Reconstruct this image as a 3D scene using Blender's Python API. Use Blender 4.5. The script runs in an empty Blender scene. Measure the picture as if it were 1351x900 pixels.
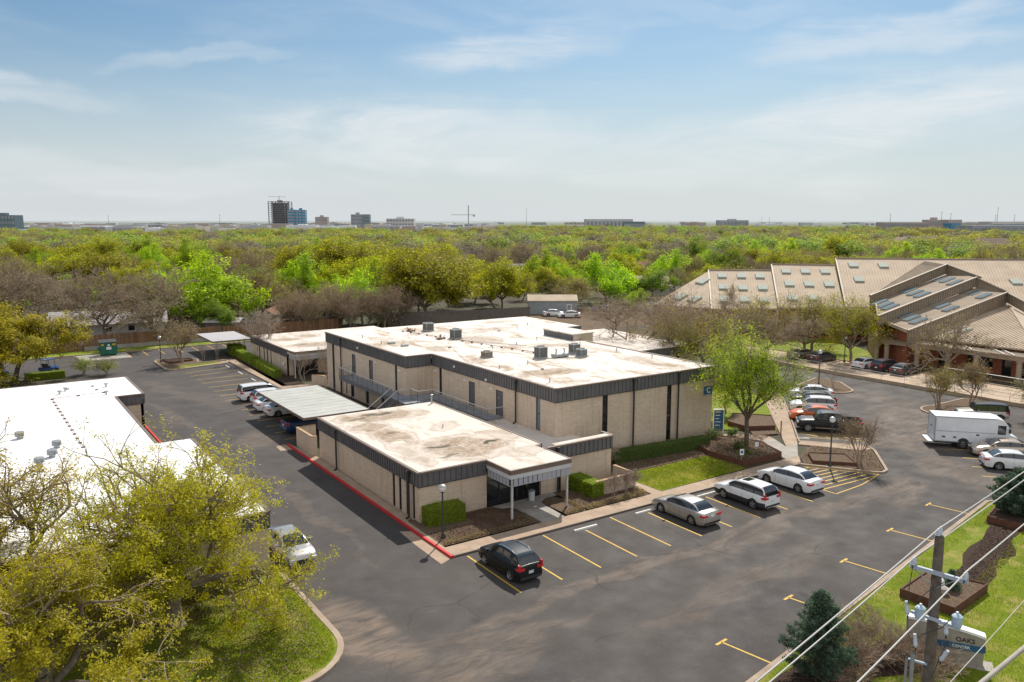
import bpy, math, random
import numpy as np
from math import sin, cos, pi, radians, sqrt, atan2, hypot

SC = bpy.context.scene
COL = SC.collection
# ------------------------------------------------------------------ survey frame
# x runs along the front pavement, y along the red kerb, origin at the kerb corner.
CAM_H = 20.0; FH = 1075.0; YH = 290.5; AZ = radians(55.9)
FL = sqrt(FH * FH - (450 - YH) ** 2); PITCH = math.atan((450 - YH) / FL)
def _ray(px, py):
    a = (px - 675.5) / FL; b = -(py - 450) / FL
    return a, cos(PITCH) + b * sin(PITCH), -sin(PITCH) + b * cos(PITCH)
CU = (sin(AZ), cos(AZ)); CV = (-cos(AZ), sin(AZ))
def _cam(px, py, z=0):
    X, Y, Z = _ray(px, py); t = (z - CAM_H) / Z
    return X * t, Y * t
OX, OY = _cam(597, 737)
def CF(x, y):
    """camera-aligned ground metres (right, forward) -> survey metres"""
    x -= OX; y -= OY
    return x * CU[0] + y * CU[1], x * CV[0] + y * CV[1]
def P(px, py, z=0):
    return CF(*_cam(px, py, z))
CAMU, CAMV = CF(0, 0)

def srgb(r, g, b):
    f = lambda c: (c / 255 / 12.92) if c / 255 <= 0.04045 else ((c / 255 + 0.055) / 1.055) ** 2.4
    return (f(r), f(g), f(b), 1)

# ------------------------------------------------------------------ materials
class NT:
    def __init__(s, name):
        s.m = bpy.data.materials.new(name); s.m.use_nodes = True
        s.t = s.m.node_tree; s.t.nodes.clear()
        s.out = s.n('ShaderNodeOutputMaterial')
    def n(s, typ, **kw):
        nd = s.t.nodes.new(typ)
        for k, v in kw.items():
            if k.startswith('i_'): nd.inputs[k[2:].replace('_', ' ')].default_value = v
            else: setattr(nd, k, v)
        return nd
    def l(s, a, b): s.t.links.new(a, b)
    def pos(s): return s.n('ShaderNodeNewGeometry').outputs['Position']
    def obj(s): return s.n('ShaderNodeTexCoord').outputs['Object']
    def scale(s, v, sc):
        m = s.n('ShaderNodeMapping'); m.inputs['Scale'].default_value = sc; s.l(v, m.inputs['Vector']); return m.outputs[0]
    def noise(s, v, sc, det=4, rough=.55, dist=0):
        x = s.n('ShaderNodeTexNoise'); s.l(v, x.inputs['Vector'])
        x.inputs['Scale'].default_value = sc; x.inputs['Detail'].default_value = det
        x.inputs['Roughness'].default_value = rough; x.inputs['Distortion'].default_value = dist
        return x.outputs['Fac']
    def ramp(s, f, stops):
        r = s.n('ShaderNodeValToRGB'); e = r.color_ramp.elements
        while len(e) > len(stops): e.remove(e[-1])
        while len(e) < len(stops): e.new(1)
        for i, (p_, c) in enumerate(stops):
            e[i].position = p_
            e[i].color = c if hasattr(c, '__len__') else (c, c, c, 1)
        s.l(f, r.inputs[0]); return r.outputs[0]
    def mix(s, f, a, b, mode='MIX'):
        m = s.n('ShaderNodeMix', data_type='RGBA', blend_type=mode)
        for v, k in ((f, 0), (a, 6), (b, 7)):
            if hasattr(v, 'links'): s.l(v, m.inputs[k])
            else: m.inputs[k].default_value = v
        return m.outputs[2]
    def math(s, op, a, b=0.0, clamp=False):
        m = s.n('ShaderNodeMath', operation=op, use_clamp=clamp)
        for v, k in ((a, 0), (b, 1)):
            if hasattr(v, 'links'): s.l(v, m.inputs[k])
            else: m.inputs[k].default_value = v
        return m.outputs[0]
    def bsdf(s, col, rough=.8, metal=0, bump=None, bs=.2, bd=.02, spec=.5, coat=0):
        b = s.n('ShaderNodeBsdfPrincipled')
        for v, k in ((col, 'Base Color'), (rough, 'Roughness')):
            if hasattr(v, 'links'): s.l(v, b.inputs[k])
            else: b.inputs[k].default_value = v
        b.inputs['Metallic'].default_value = metal
        b.inputs['Specular IOR Level'].default_value = spec
        b.inputs['Coat Weight'].default_value = coat; b.inputs['Coat Roughness'].default_value = .04
        if bump is not None:
            bp = s.n('ShaderNodeBump'); bp.inputs['Strength'].default_value = bs; bp.inputs['Distance'].default_value = bd
            s.l(bump, bp.inputs['Height']); s.l(bp.outputs[0], b.inputs['Normal'])
        s.l(b.outputs[0], s.out.inputs['Surface']); return b
    def blobs(s, pos, lst, dist_scale=.35, dist_amt=2.0, det=4):
        """soft irregular stains lying at given places on a surface: (x,y,rx,ry,deg,strength)"""
        nz = s.n('ShaderNodeTexNoise'); s.l(pos, nz.inputs['Vector']); nz.inputs['Scale'].default_value = dist_scale
        nz.inputs['Detail'].default_value = det
        sub = s.n('ShaderNodeVectorMath', operation='SUBTRACT'); s.l(nz.outputs['Color'], sub.inputs[0]); sub.inputs[1].default_value = (.5, .5, .5)
        sc = s.n('ShaderNodeVectorMath', operation='SCALE'); s.l(sub.outputs[0], sc.inputs[0]); sc.inputs['Scale'].default_value = dist_amt
        add = s.n('ShaderNodeVectorMath', operation='ADD'); s.l(pos, add.inputs[0]); s.l(sc.outputs[0], add.inputs[1])
        tot = None
        for x, y, rx, ry, deg, st in lst:
            mp = s.n('ShaderNodeMapping', vector_type='TEXTURE'); s.l(add.outputs[0], mp.inputs['Vector'])
            mp.inputs['Location'].default_value = (x, y, 0); mp.inputs['Rotation'].default_value = (0, 0, radians(deg))
            mp.inputs['Scale'].default_value = (rx, ry, 1e4)
            ln = s.n('ShaderNodeVectorMath', operation='LENGTH'); s.l(mp.outputs[0], ln.inputs[0])
            mr = s.n('ShaderNodeMapRange', interpolation_type='SMOOTHSTEP'); s.l(ln.outputs['Value'], mr.inputs[0])
            mr.inputs[1].default_value = 1.25; mr.inputs[2].default_value = .55; mr.inputs[3].default_value = 0; mr.inputs[4].default_value = st
            tot = mr.outputs[0] if tot is None else s.math('MAXIMUM', tot, mr.outputs[0])
        return tot

def simple(name, c, rough=.7, var=.12, sc=3, metal=0, bump=0, bsc=40, spec=.5, coat=0, space='pos'):
    t = NT(name); v = t.pos() if space == 'pos' else t.obj()
    c = tuple(c[:3]) + (1,)
    if var:
        f = t.noise(v, sc, 5)
        f = t.ramp(f, [(.3, 0.0), (.7, 1.0)])
        col = t.mix(f, tuple(x * (1 - var) for x in c[:3]) + (1,), tuple(min(1, x * (1 + var)) for x in c[:3]) + (1,))
    else: col = c
    t.bsdf(col, rough, metal, t.noise(v, bsc, 3) if bump else None, bump, .02, spec, coat)
    return t.m

M = {}
def build_materials():
    # ground under and between the trees
    t = NT('ground'); p = t.pos()
    a = t.noise(p, .05, 5); b = t.noise(p, .9, 5)
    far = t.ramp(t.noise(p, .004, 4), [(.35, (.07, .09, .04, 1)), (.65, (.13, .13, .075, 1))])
    near = t.mix(t.ramp(a, [(.45, 0.0), (.62, 1.0)]), (.05, .038, .025, 1), (.045, .058, .016, 1))
    near = t.mix(t.ramp(b, [(.3, 0.0), (.7, .45)]), near, (.085, .065, .042, 1))
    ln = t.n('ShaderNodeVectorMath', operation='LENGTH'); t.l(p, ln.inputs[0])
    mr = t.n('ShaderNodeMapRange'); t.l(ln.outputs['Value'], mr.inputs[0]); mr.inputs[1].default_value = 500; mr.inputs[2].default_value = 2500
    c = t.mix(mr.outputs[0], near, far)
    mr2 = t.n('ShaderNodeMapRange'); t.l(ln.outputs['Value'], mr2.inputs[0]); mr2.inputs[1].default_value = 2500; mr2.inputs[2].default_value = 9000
    c = t.mix(mr2.outputs[0], c, (.25, .29, .29, 1))  # grey-blue distance haze mixed into the far ground's own colour
    t.bsdf(c, .95); M['ground'] = t.m
    # asphalt, dusty where the traffic runs
    t = NT('asphalt'); p = t.pos()
    base = t.mix(t.ramp(t.noise(p, .22, 6, .6), [(.3, 0.0), (.72, 1.0)]), (.031, .028, .030, 1), (.056, .049, .048, 1))
    base = t.mix(t.ramp(t.noise(p, 30, 3, .7), [(.35, 0.0), (.72, .55)]), base, (.115, .105, .095, 1)); base = t.mix(t.ramp(t.noise(p, 5, 6, .8), [(.48, 0.0), (.70, .45)]), base, (.105, .09, .078, 1)); base = t.mix(t.ramp(t.noise(p, .06, 3, .5), [(.46, 0.0), (.54, .35)]), base, (.08, .068, .06, 1))
    dust = t.blobs(p, [(8, -7.0, 17, .55, 3, .55), (24, -7.6, 12, .8, 2, .5), (-2, -9, 5, .6, -12, .45), (47, -.5, 8, 3.2, -48, .7), (55, 3.5, 10, 4.0, 35, .6),
                       (42, -8, 6, 2.6, 60, .5), (62, 9.5, 7, 3.4, 80, .4), (-8, -6, 1.7, 5.5, 12, .9), (-5, -11, 4.5, 1.7, 20, .6), (-4.2, 14, .5, 13, 2, .32), (-1.7, 33, 2.2, 3, 0, .5),
                       (-1, 53, 2.5, 5, 10, .35), (-6, 47, .8, 9, 4, .4), (3.5, 55, 3.5, .5, 10, .5), (2, 47, 5, .45, 14, .4), (-4, 62, 1.2, 8, 8, .3), (34, -8.5, 4, 2.0, 20, .6), (12, -12, 9, 1.3, 8, .35)], .22, 5.0, 6)
    dust = t.math('MULTIPLY', dust, t.ramp(t.noise(t.scale(p, (.35, 1.1, 1)), 1.1, 7, .7, 1.0), [(.36, 0.05), (.66, 1.0)]))
    base = t.mix(t.math('MULTIPLY', dust, .92, True), base, (.235, .175, .13, 1))
    # pale scuffs and dark sealed cracks
    sc_ = t.ramp(t.noise(t.scale(p, (.6, 3.5, 1)), 1.3, 7, .75, 1.5), [(.60, 0.0), (.74, .5)])
    base = t.mix(sc_, base, (.19, .155, .13, 1))
    v = t.n('ShaderNodeTexVoronoi', feature='DISTANCE_TO_EDGE'); v.inputs['Scale'].default_value = .11
    nz = t.n('ShaderNodeTexNoise'); nz.inputs['Scale'].default_value = .5; t.l(p, nz.inputs['Vector'])
    ad = t.n('ShaderNodeVectorMath', operation='ADD'); t.l(p, ad.inputs[0]); sc2 = t.n('ShaderNodeVectorMath', operation='SCALE'); t.l(nz.outputs['Color'], sc2.inputs[0]); sc2.inputs['Scale'].default_value = 1.3
    t.l(sc2.outputs[0], ad.inputs[1]); t.l(ad.outputs[0], v.inputs['Vector'])
    cr = t.ramp(v.outputs['Distance'], [(.0, 1.0), (.002, .8), (.0045, 0.0)])
    crm = t.math('MULTIPLY', cr, t.ramp(t.noise(p, .08, 2), [(.52, 0.0), (.57, .6)]))
    base = t.mix(crm, base, (.014, .013, .014, 1))
    # oil drips
    oil = t.n('ShaderNodeTexVoronoi'); oil.inputs['Scale'].default_value = .33; t.l(p, oil.inputs['Vector'])
    base = t.mix(t.math('MULTIPLY', t.ramp(oil.outputs['Distance'], [(.04, 1.0), (.16, 0.0)]), .35), base, (.018, .017, .018, 1))
    t.bsdf(base, t.ramp(t.noise(p, .5, 4), [(.3, .75), (.7, .95)]), 0, t.noise(p, 45, 4), .35, .012, .35); M['asphalt'] = t.m
    # lawn
    t = NT('lawn'); p = t.pos()
    c = t.mix(t.ramp(t.noise(p, 1.1, 6, .7), [(.3, 0.0), (.7, 1.0)]), (.13, .19, .008, 1), (.27, .33, .016, 1))
    c = t.mix(t.ramp(t.noise(p, 14, 4, .8), [(.35, .7), (.7, 0.0)]), c, (.09, .14, .006, 1))
    c = t.mix(t.ramp(t.noise(p, .45, 5, .7), [(.50, 0.0), (.66, .85)]), c, (.36, .30, .10, 1))
    t.bsdf(c, .9, 0, t.noise(p, 22, 4, .8), .9, .06, .2); M['lawn'] = t.m
    t = NT('lawn_dry'); p = t.pos()
    c = t.mix(t.ramp(t.noise(p, .8, 6, .7), [(.35, 0.0), (.6, 1.0)]), (.26, .175, .10, 1), (.15, .19, .02, 1))
    c = t.mix(t.ramp(t.noise(p, 12, 4, .8), [(.35, .6), (.7, 0.0)]), c, (.07, .06, .03, 1))
    t.bsdf(c, .95, 0, t.noise(p, 18, 4, .8), .9, .06, .2); M['lawn_dry'] = t.m
    # mulch / leaf litter
    for nm, c1, c2 in (('mulch', (.022, .014, .011, 1), (.115, .072, .05, 1)), ('litter', (.06, .038, .026, 1), (.27, .19, .13, 1)), ('shrub_dead', (.10, .075, .04, 1), (.30, .22, .12, 1))):
        t = NT(nm); p = t.pos()
        c = t.mix(t.ramp(t.noise(p, 9, 6, .8), [(.35, 0.0), (.7, 1.0)]), c1, c2)
        c = t.mix(t.ramp(t.noise(p, .9, 3), [(.55, 0.0), (.7, .5)]), c, (.09, .11, .02, 1)) if nm != 'mulch' else c
        t.bsdf(c, .95, 0, t.noise(p, 24, 5, .8), 1, .06, .2); M[nm] = t.m
    # concrete pavements
    for nm, c1, c2, ln in (('pavement', (.30, .215, .15, 1), (.44, .33, .24, 1), 1), ('concrete', (.26, .24, .22, 1), (.40, .37, .33, 1), 0), ('kerb', (.28, .21, .15, 1), (.42, .33, .25, 1), 0), ('lot_concrete', (.36, .27, .19, 1), (.50, .39, .285, 1), 0)):
        t = NT(nm); p = t.pos()
        c = t.mix(t.ramp(t.noise(p, .8, 6, .65), [(.3, 0.0), (.7, 1.0)]), c1, c2)
        c = t.mix(t.ramp(t.noise(p, 6, 5, .75), [(.56, 0.0), (.75, .4)]), c, (.12, .09, .06, 1))
        if ln:
            br = t.n('ShaderNodeTexBrick', offset=0.0); br.inputs['Scale'].default_value = 1
            br.inputs['Brick Width'].default_value = 1.5; br.inputs['Row Height'].default_value = 30; br.inputs['Mortar Size'].default_value = .012
            t.l(p, br.inputs['Vector']); c = t.mix(t.math('MULTIPLY', br.outputs['Fac'], .6), c, (.12, .09, .07, 1))
        t.bsdf(c, .9, 0, t.noise(p, 30, 3), .3, .01); M[nm] = t.m
    for nm, c0 in (('red_paint', (.55, .02, .025)), ('yellow_paint', (.62, .38, .03)), ('white_paint', (.7, .68, .64)), ('yellow_worn', (.36, .25, .06))):
        t = NT(nm); p = t.pos()
        w = t.ramp(t.noise(p, 7, 6, .8), [(.52 if nm != 'yellow_worn' else .42, 0.0), (.68, .75)])
        c = t.mix(w, c0 + (1,), (.10, .08, .07, 1) if nm != 'red_paint' else (.35, .10, .08, 1))
        t.bsdf(c, .7, 0, t.noise(p, 30, 3), .2, .01); M[nm] = t.m
    # buff brick
    for nm, vert in (('brick_x', 0), ('brick_y', 1)):
        t = NT(nm); p = t.pos(); sp = t.n('ShaderNodeSeparateXYZ'); t.l(p, sp.inputs[0])
        cb = t.n('ShaderNodeCombineXYZ'); t.l(sp.outputs[1 if vert else 0], cb.inputs[0]); t.l(sp.outputs[2], cb.inputs[1])
        br = t.n('ShaderNodeTexBrick'); br.inputs['Scale'].default_value = 1; br.inputs['Brick Width'].default_value = .41; br.inputs['Row Height'].default_value = .10
        br.inputs['Mortar Size'].default_value = .009; br.inputs['Mortar Smooth'].default_value = .3
        br.inputs['Color1'].default_value = (.68, .56, .44, 1); br.inputs['Color2'].default_value = (.565, .465, .365, 1); br.inputs['Mortar'].default_value = (.50, .41, .32, 1)
        t.l(cb.outputs[0], br.inputs['Vector'])
        c = t.mix(t.ramp(t.noise(t.scale(p, (.5, .5, 1.0)), .9, 6, .7), [(.35, 0.0), (.75, .45)]), br.outputs['Color'], (.43, .335, .25, 1))
        # splash-back staining near the ground
        mr = t.n('ShaderNodeMapRange'); t.l(sp.outputs[2], mr.inputs[0]); mr.inputs[1].default_value = .9; mr.inputs[2].default_value = 0; mr.inputs[3].default_value = 0; mr.inputs[4].default_value = .5
        c = t.mix(t.math('MULTIPLY', mr.outputs[0], t.noise(p, 2, 4)), c, (.22, .17, .13, 1))
        # streaks running down from the fascia
        st = t.ramp(t.noise(t.scale(p, (2.2, 2.2, .16)), 1.6, 4, .6), [(.52, 0.0), (.72, .5)])
        c = t.mix(st, c, (.33, .255, .19, 1))
        t.bsdf(c, .9, 0, br.outputs['Fac'], -.35, .01, .3); M[nm] = t.m
    M['red_brick'] = simple('red_brick', (.33, .115, .065), .9, .25, 5, bump=.3)
    M['metal_grey'] = simple('fascia_metal', (.125, .124, .130), .5, .16, 1.2, metal=.0, spec=.5)
    M['metal_trim'] = simple('trim_metal', (.17, .125, .10), .5, .1, 1)
    M['metal_dark'] = simple('dark_metal', (.035, .035, .04), .45, .1, 3)
    M['galv'] = simple('galvanised', (.38, .40, .41), .45, .15, 4, metal=.5)
    M['frame_white'] = simple('white_frame', (.55, .57, .60), .5, .06, 2)
    M['rail'] = simple('rail_metal', (.52, .51, .50), .5, .1, 2)
    M['door'] = simple('door_paint', (.10, .10, .115), .5, .08, 2)
    M['walkway'] = simple('walkway_membrane', (.26, .28, .31), .8, .2, 2)
    # bright membrane roofs with ponding stains
    def roof(nm, base, lst, lst2, amt=.75, gen=.5):
        t = NT(nm); p = t.pos()
        c = t.mix(t.ramp(t.noise(p, .25, 6, .6), [(.35, 0.0), (.7, 1.0)]), tuple(x * .92 for x in base) + (1,), tuple(min(.86, x * 1.05) for x in base) + (1,))
        c = t.mix(t.ramp(t.noise(t.scale(p, (1, .35, 1)), .55, 7, .72, .6), [(.51, 0.0), (.62, gen)]), c, (.36, .265, .18, 1))
        st = t.blobs(p, lst, .5, 2.6, 6)
        band = t.ramp(st, [(0.0, 0.0), (.12, .55), (.35, .25), (.7, .8), (1.0, .9)])
        band = t.math('MULTIPLY', band, t.ramp(t.noise(p, 1.3, 8, .8, 1.5), [(.32, .2), (.58, 1.0)]))
        c = t.mix(t.math('MULTIPLY', band, amt * 1.12, True), c, (.235, .15, .08, 1))
        if lst2:
            c = t.mix(t.blobs(p, lst2, .8, 1.6, 6), c, (.045, .04, .018, 1))
        # seams
        sp = t.n('ShaderNodeTexBrick', offset=.5); sp.inputs['Scale'].default_value = 1; sp.inputs['Brick Width'].default_value = 12; sp.inputs['Row Height'].default_value = 2.4; sp.inputs['Mortar Size'].default_value = .012
        t.l(p, sp.inputs['Vector']); c = t.mix(t.math('MULTIPLY', sp.outputs['Fac'], .4), c, (.35, .27, .2, 1))
        t.bsdf(c, .8, 0, t.noise(p, 3, 5), .15, .05, .3); return t.m
    M['roof_low'] = roof('membrane_low', (.66, .60, .535),
        [(5.2, 21.5, 3.6, 1.7, -10, 1), (6.6, 9.6, 3.3, 3.0, 15, 1), (3.6, 15.0, 1.5, 3.0, 0, .8), (8.7, 9.3, 1.6, 1.5, 0, .9), (8.2, 15.8, 1.7, 1.0, 20, .4), (9.6, 6.0, 1.6, 1.0, 0, .35), (2.4, 10.0, .8, 3.2, 0, .55), (10.0, 11, 1.4, 1.6, 0, .3), (3.2, 18.8, 1.6, 1.6, 0, .9)],
        [(5.4, 22.3, 1.7, .4, -6, .8), (5.0, 10.6, 1.15, .38, -10, .85), (9.0, 9.5, .8, .32, 20, 1.0), (3.4, 21.6, 1.2, .3, 5, .6), (4.6, 8.2, .7, .25, 10, .6), (3.8, 16.2, .4, .25, 0, .5)], .9, .55)
    M['roof_main'] = roof('membrane_main', (.70, .65, .59),
        [(19.5, 16.5, 3.4, 1.5, -12, 1), (30.5, 15.5, 1.4, 4.5, 0, .6), (27, 29.5, 4.6, 1.2, -20, .55), (24.5, 37, 2.4, 3.2, 0, .6), (17.5, 24.5, 1.1, 3.5, 0, .5), (17.8, 34, 1.2, 3.0, 0, .65), (21, 45, 2.6, 1.0, 30, .55), (15.6, 41, 1.1, 4, 0, .45), (30, 43, 3.5, 1.3, 10, .5), (35, 49, 2.4, 1.2, 0, .55), (18, 12.2, 2, .5, 0, .5), (31.5, 24.5, 1.1, 3, 0, .5), (24, 49, 3.5, 1.1, 0, .4)],
        None, 1.0, .95)
    M['roof_b'] = roof('membrane_rear', (.66, .60, .54), [(15.0, 63.8, 3.0, 1.8, -10, 1), (14, 70, 2.6, 1.2, 0, .9), (17.5, 72, 1.6, 2.0, 0, .8), (19, 60, 2, 1, 0, .4)], [(13.8, 64.8, 1.2, .4, 0, .45)], .85, .5)
    M['roof_left'] = roof('membrane_left', (.80, .80, .81), [(-20, 23, 1.2, .6, 20, .35), (-22.5, 50, 1.5, .4, 0, .4), (-15.2, 46.5, 1.6, .5, 20, .3), (-13.4, 38, .7, 1.0, 0, .3), (-19.7, 44.5, 1.2, .3, 0, .3), (-21, 19, 1.6, .6, 10, .3)], None, .5, .1)
    M['patch'] = simple('membrane_patch', (.60, .54, .47), .8, .12, 3)
    M['gravel_roof'] = simple('gravel_roof', (.42, .41, .42), .9, .3, 6, bump=.4)
    M['shingle_grey'] = simple('shingle_grey', (.30, .28, .28), .9, .25, 2.5, bump=.4)
    M['shingle_brown'] = simple('shingle_brown', (.17, .12, .09), .9, .25, 2.5, bump=.4)
    M['shingle_rust'] = simple('shingle_rust', (.24, .115, .065), .9, .25, 2.5, bump=.4)
    M['shingle_tan'] = simple('shingle_tan', (.36, .27, .20), .9, .2, 2.5, bump=.4)
    M['shed_wall'] = simple('shed_wall', (.27, .30, .31), .7, .12, 2)
    M['stucco'] = simple('stucco', (.42, .42, .42), .9, .1, 1.5)
    M['carport'] = simple('carport_deck', (.42, .43, .405), .75, .10, .6, spec=.2)
    M['tan_metal'] = simple('tan_standing_seam', (.46, .375, .285), .8, .12, .35, spec=.12)
    M['tan_metal_dark'] = simple('tan_fascia', (.27, .215, .155), .6, .12, .6)
    M['tan_grey'] = simple('terrace_roof', (.29, .235, .18), .85, .14, .6, spec=.12)
    M['canopy'] = simple('canopy_timber', (.33, .26, .19), .8, .15, 1)
    M['column'] = simple('column_stucco', (.40, .31, .23), .85, .1, 1)
    # wood
    t = NT('wood'); p = t.pos(); sp = t.n('ShaderNodeSeparateXYZ'); t.l(p, sp.inputs[0])
    s_ = t.math('ADD', sp.outputs[0], sp.outputs[1]); cb = t.n('ShaderNodeCombineXYZ'); t.l(s_, cb.inputs[0])
    wn = t.n('ShaderNodeTexWhiteNoise', noise_dimensions='1D'); t.l(t.math('FLOOR', t.math('MULTIPLY', s_, 6.6)), wn.inputs['W'])
    c = t.mix(wn.outputs['Value'], (.15, .075, .04, 1), (.27, .15, .085, 1)); t.bsdf(c, .9, 0, t.noise(p, 10, 4), .3, .02); M['fence_wood'] = t.m
    M['fence_grey'] = simple('weathered_fence', (.16, .135, .12), .9, .3, 4, bump=.3)
    M['bed_wood'] = simple('bed_timber', (.11, .045, .025), .85, .25, 3, bump=.3)
    M['pole_wood'] = simple('pole_wood', (.13, .105, .085), .9, .35, 5, bump=.6, bsc=18)
    M['corten'] = M['bed_wood']
    M['cap_brown'] = simple('wall_cap', (.42, .27, .16), .8, .15, 2)
    # glass
    t = NT('glass_dark'); t.bsdf((.012, .015, .018, 1), .06, 0, spec=.8); M['glass'] = t.m
    t = NT('glass_car'); t.bsdf((.018, .023, .028, 1), .04, 0, spec=.9, coat=.5); M['glass_car'] = t.m
    t = NT('glass_blue'); t.bsdf((.05, .22, .38, 1), .25, 0, spec=.6); M['glass_blue'] = t.m
    t = NT('glass_teal'); t.bsdf((.11, .17, .20, 1), .3, 0, spec=.6); M['glass_teal'] = t.m
    t = NT('skylight'); t.bsdf((.35, .39, .35, 1), .75, 0, spec=.1); M['skylight'] = t.m
    t = NT('skylight_blue'); t.bsdf((.10, .155, .185, 1), .8, 0, spec=.1); M['skylight_blue'] = t.m
    M['interior'] = simple('dark_interior', (.02, .018, .016), .9, .2, 2)
    t = NT('lattice'); b = t.bsdf((.36, .38, .43, 1), .5, 0, spec=.3); M['lattice'] = t.m
    # cars
    def paint(nm, c, metal=0., rough=.28):
        t = NT(nm); dk_ = max(c) < .13; t.bsdf(c + (1,), rough, metal, spec=.3 if dk_ else .5, coat=.25 if dk_ else .6); M[nm] = t.m
    paint('paint_white', (.72, .73, .75)); paint('paint_silver', (.42, .40, .38), .55, .3); paint('paint_black', (.006, .008, .011), 0, .4); paint('paint_navy', (.012, .035, .11))
    paint('paint_orange', (.62, .13, .012)); paint('paint_grey', (.11, .105, .11), .5, .3); paint('paint_gold', (.48, .40, .32), .4, .3); paint('paint_blue', (.02, .07, .22)); paint('paint_maroon', (.04, .02, .03))
    M['truck_white'] = simple('truck_panel', (.70, .73, .78), .4, .06, 1.5, space='obj')
    M['tyre'] = simple('tyre', (.02, .02, .02), .85, 0)
    t = NT('rim'); t.bsdf((.45, .46, .48, 1), .3, .8); M['rim'] = t.m
    M['plastic'] = simple('black_plastic', (.03, .03, .033), .6, 0)
    t = NT('tail'); t.bsdf((.55, .01, .015, 1), .15, 0, coat=1); M['tail'] = t.m
    t = NT('headlamp'); t.bsdf((.62, .66, .70, 1), .08, .3, coat=1); M['headlamp'] = t.m
    M['plate'] = simple('plate', (.6, .62, .65), .5, 0)
    M['chrome'] = NT('chrome').m; t = NT('chrome_'); t.bsdf((.7, .7, .72, 1), .15, 1); M['chrome'] = t.m
    M['ac_metal'] = simple('condenser_metal', (.33, .36, .355), .55, .15, 5)
    M['ac_dark'] = simple('condenser_grille', (.07, .07, .07), .7, .2, 9)
    M['ac_tan'] = simple('condenser_tan', (.30, .27, .23), .6, .2, 5)
    M['rust'] = simple('rusty_metal', (.25, .09, .04), .85, .35, 6)
    M['dumpster'] = simple('dumpster_green', (.01, .13, .085), .5, .15, 2)
    M['sign_blue'] = simple('sign_blue', (.018, .10, .22), .5, .05, 2)
    M['sign_white'] = simple('sign_white', (.75, .76, .78), .5, 0)
    M['sign_stone'] = simple('sign_stone', (.30, .27, .23), .85, .15, 3)
    M['sign_black'] = simple('sign_black', (.02, .02, .022), .5, 0)
    M['ceramic'] = simple('insulator', (.55, .60, .68), .3, 0)
    M['transformer'] = simple('transformer_blue', (.38, .50, .62), .45, .08, 5)
    M['arm'] = simple('arm_fibreglass', (.42, .48, .56), .6, .1, 5)
    M['wire'] = simple('wire_aluminium', (.45, .44, .42), .5, 0)
    M['wire_dark'] = simple('wire_dark', (.05, .05, .05), .6, 0)
    M['lamp_glass'] = simple('lamp_globe', (.72, .70, .68), .3, 0)
    M['tower_concrete'] = simple('tower_frame', (.30, .28, .30), .9, .2, .05)
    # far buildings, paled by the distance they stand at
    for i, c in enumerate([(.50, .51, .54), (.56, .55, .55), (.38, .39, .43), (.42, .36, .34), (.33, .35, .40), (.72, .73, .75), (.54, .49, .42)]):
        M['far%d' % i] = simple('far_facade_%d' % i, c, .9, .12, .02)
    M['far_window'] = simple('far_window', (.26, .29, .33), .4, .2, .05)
    # hedge
    for nm, a, b in (('hedge', (.035, .055, .005), (.17, .22, .01)), ('hedge_dark', (.025, .05, .008), (.08, .12, .02))):
        t = NT(nm); p = t.pos()
        c = t.mix(t.ramp(t.noise(p, 8, 6, .8), [(.3, 0.0), (.7, 1.0)]), a + (1,), b + (1,)); t.bsdf(c, .85, 0, t.noise(p, 20, 4, .8), 1, .06, .25); M[nm] = t.m
    # leaves
    def leaf(nm, stops, tr, tmix=.45, haze=None):
        t = NT(nm); g = t.n('ShaderNodeNewGeometry'); oi = t.n('ShaderNodeObjectInfo')
        r_ = g.outputs['Random Per Island']; nz = t.noise(g.outputs['Position'], .55, 3)
        f = t.math('ADD', t.math('MULTIPLY', r_, .45), t.math('MULTIPLY', t.ramp(nz, [(.3, 0.0), (.7, 1.0)]), .4))
        f = t.math('ADD', f, t.math('MULTIPLY', t.math('SUBTRACT', oi.outputs['Random'], .5), .3), True)
        c = t.ramp(f, stops)
        hs = t.n('ShaderNodeHueSaturation'); t.l(c, hs.inputs['Color'])
        t.l(t.math('ADD', t.math('MULTIPLY', t.math('SUBTRACT', oi.outputs['Random'], .5), .035), .506), hs.inputs['Hue'])
        c = hs.outputs[0]
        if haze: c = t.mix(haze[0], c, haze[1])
        d = t.n('ShaderNodeBsdfDiffuse'); t.l(c, d.inputs[0])
        tc = t.mix(1.0, c, tr, 'MULTIPLY'); tl = t.n('ShaderNodeBsdfTranslucent'); t.l(tc, tl.inputs[0])
        ms = t.n('ShaderNodeMixShader'); ms.inputs[0].default_value = tmix; t.l(d.outputs[0], ms.inputs[1]); t.l(tl.outputs[0], ms.inputs[2])
        gl = t.n('ShaderNodeBsdfGlossy'); gl.inputs['Roughness'].default_value = .5; gl.inputs[0].default_value = (.5, .5, .5, 1)
        m2 = t.n('ShaderNodeMixShader'); m2.inputs[0].default_value = .03; t.l(ms.outputs[0], m2.inputs[1]); t.l(gl.outputs[0], m2.inputs[2])
        t.l(m2.outputs[0], t.out.inputs['Surface']); M[nm] = t.m
    W2 = (1.9, 1.9, 1.2, 1)
    leaf('leaf_oak', [(0, (.09, .095, .013, 1)), (.38, (.29, .285, .014, 1)), (1, (.60, .55, .018, 1))], W2)
    leaf('leaf_litter', [(0, (.08, .05, .03, 1)), (.5, (.22, .15, .10, 1)), (1, (.46, .36, .27, 1))], (1, 1, 1, 1), .1); leaf('leaf_mulch', [(0, (.015, .01, .008, 1)), (.6, (.07, .045, .03, 1)), (1, (.2, .13, .09, 1))], (1, 1, 1, 1), .1)
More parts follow.
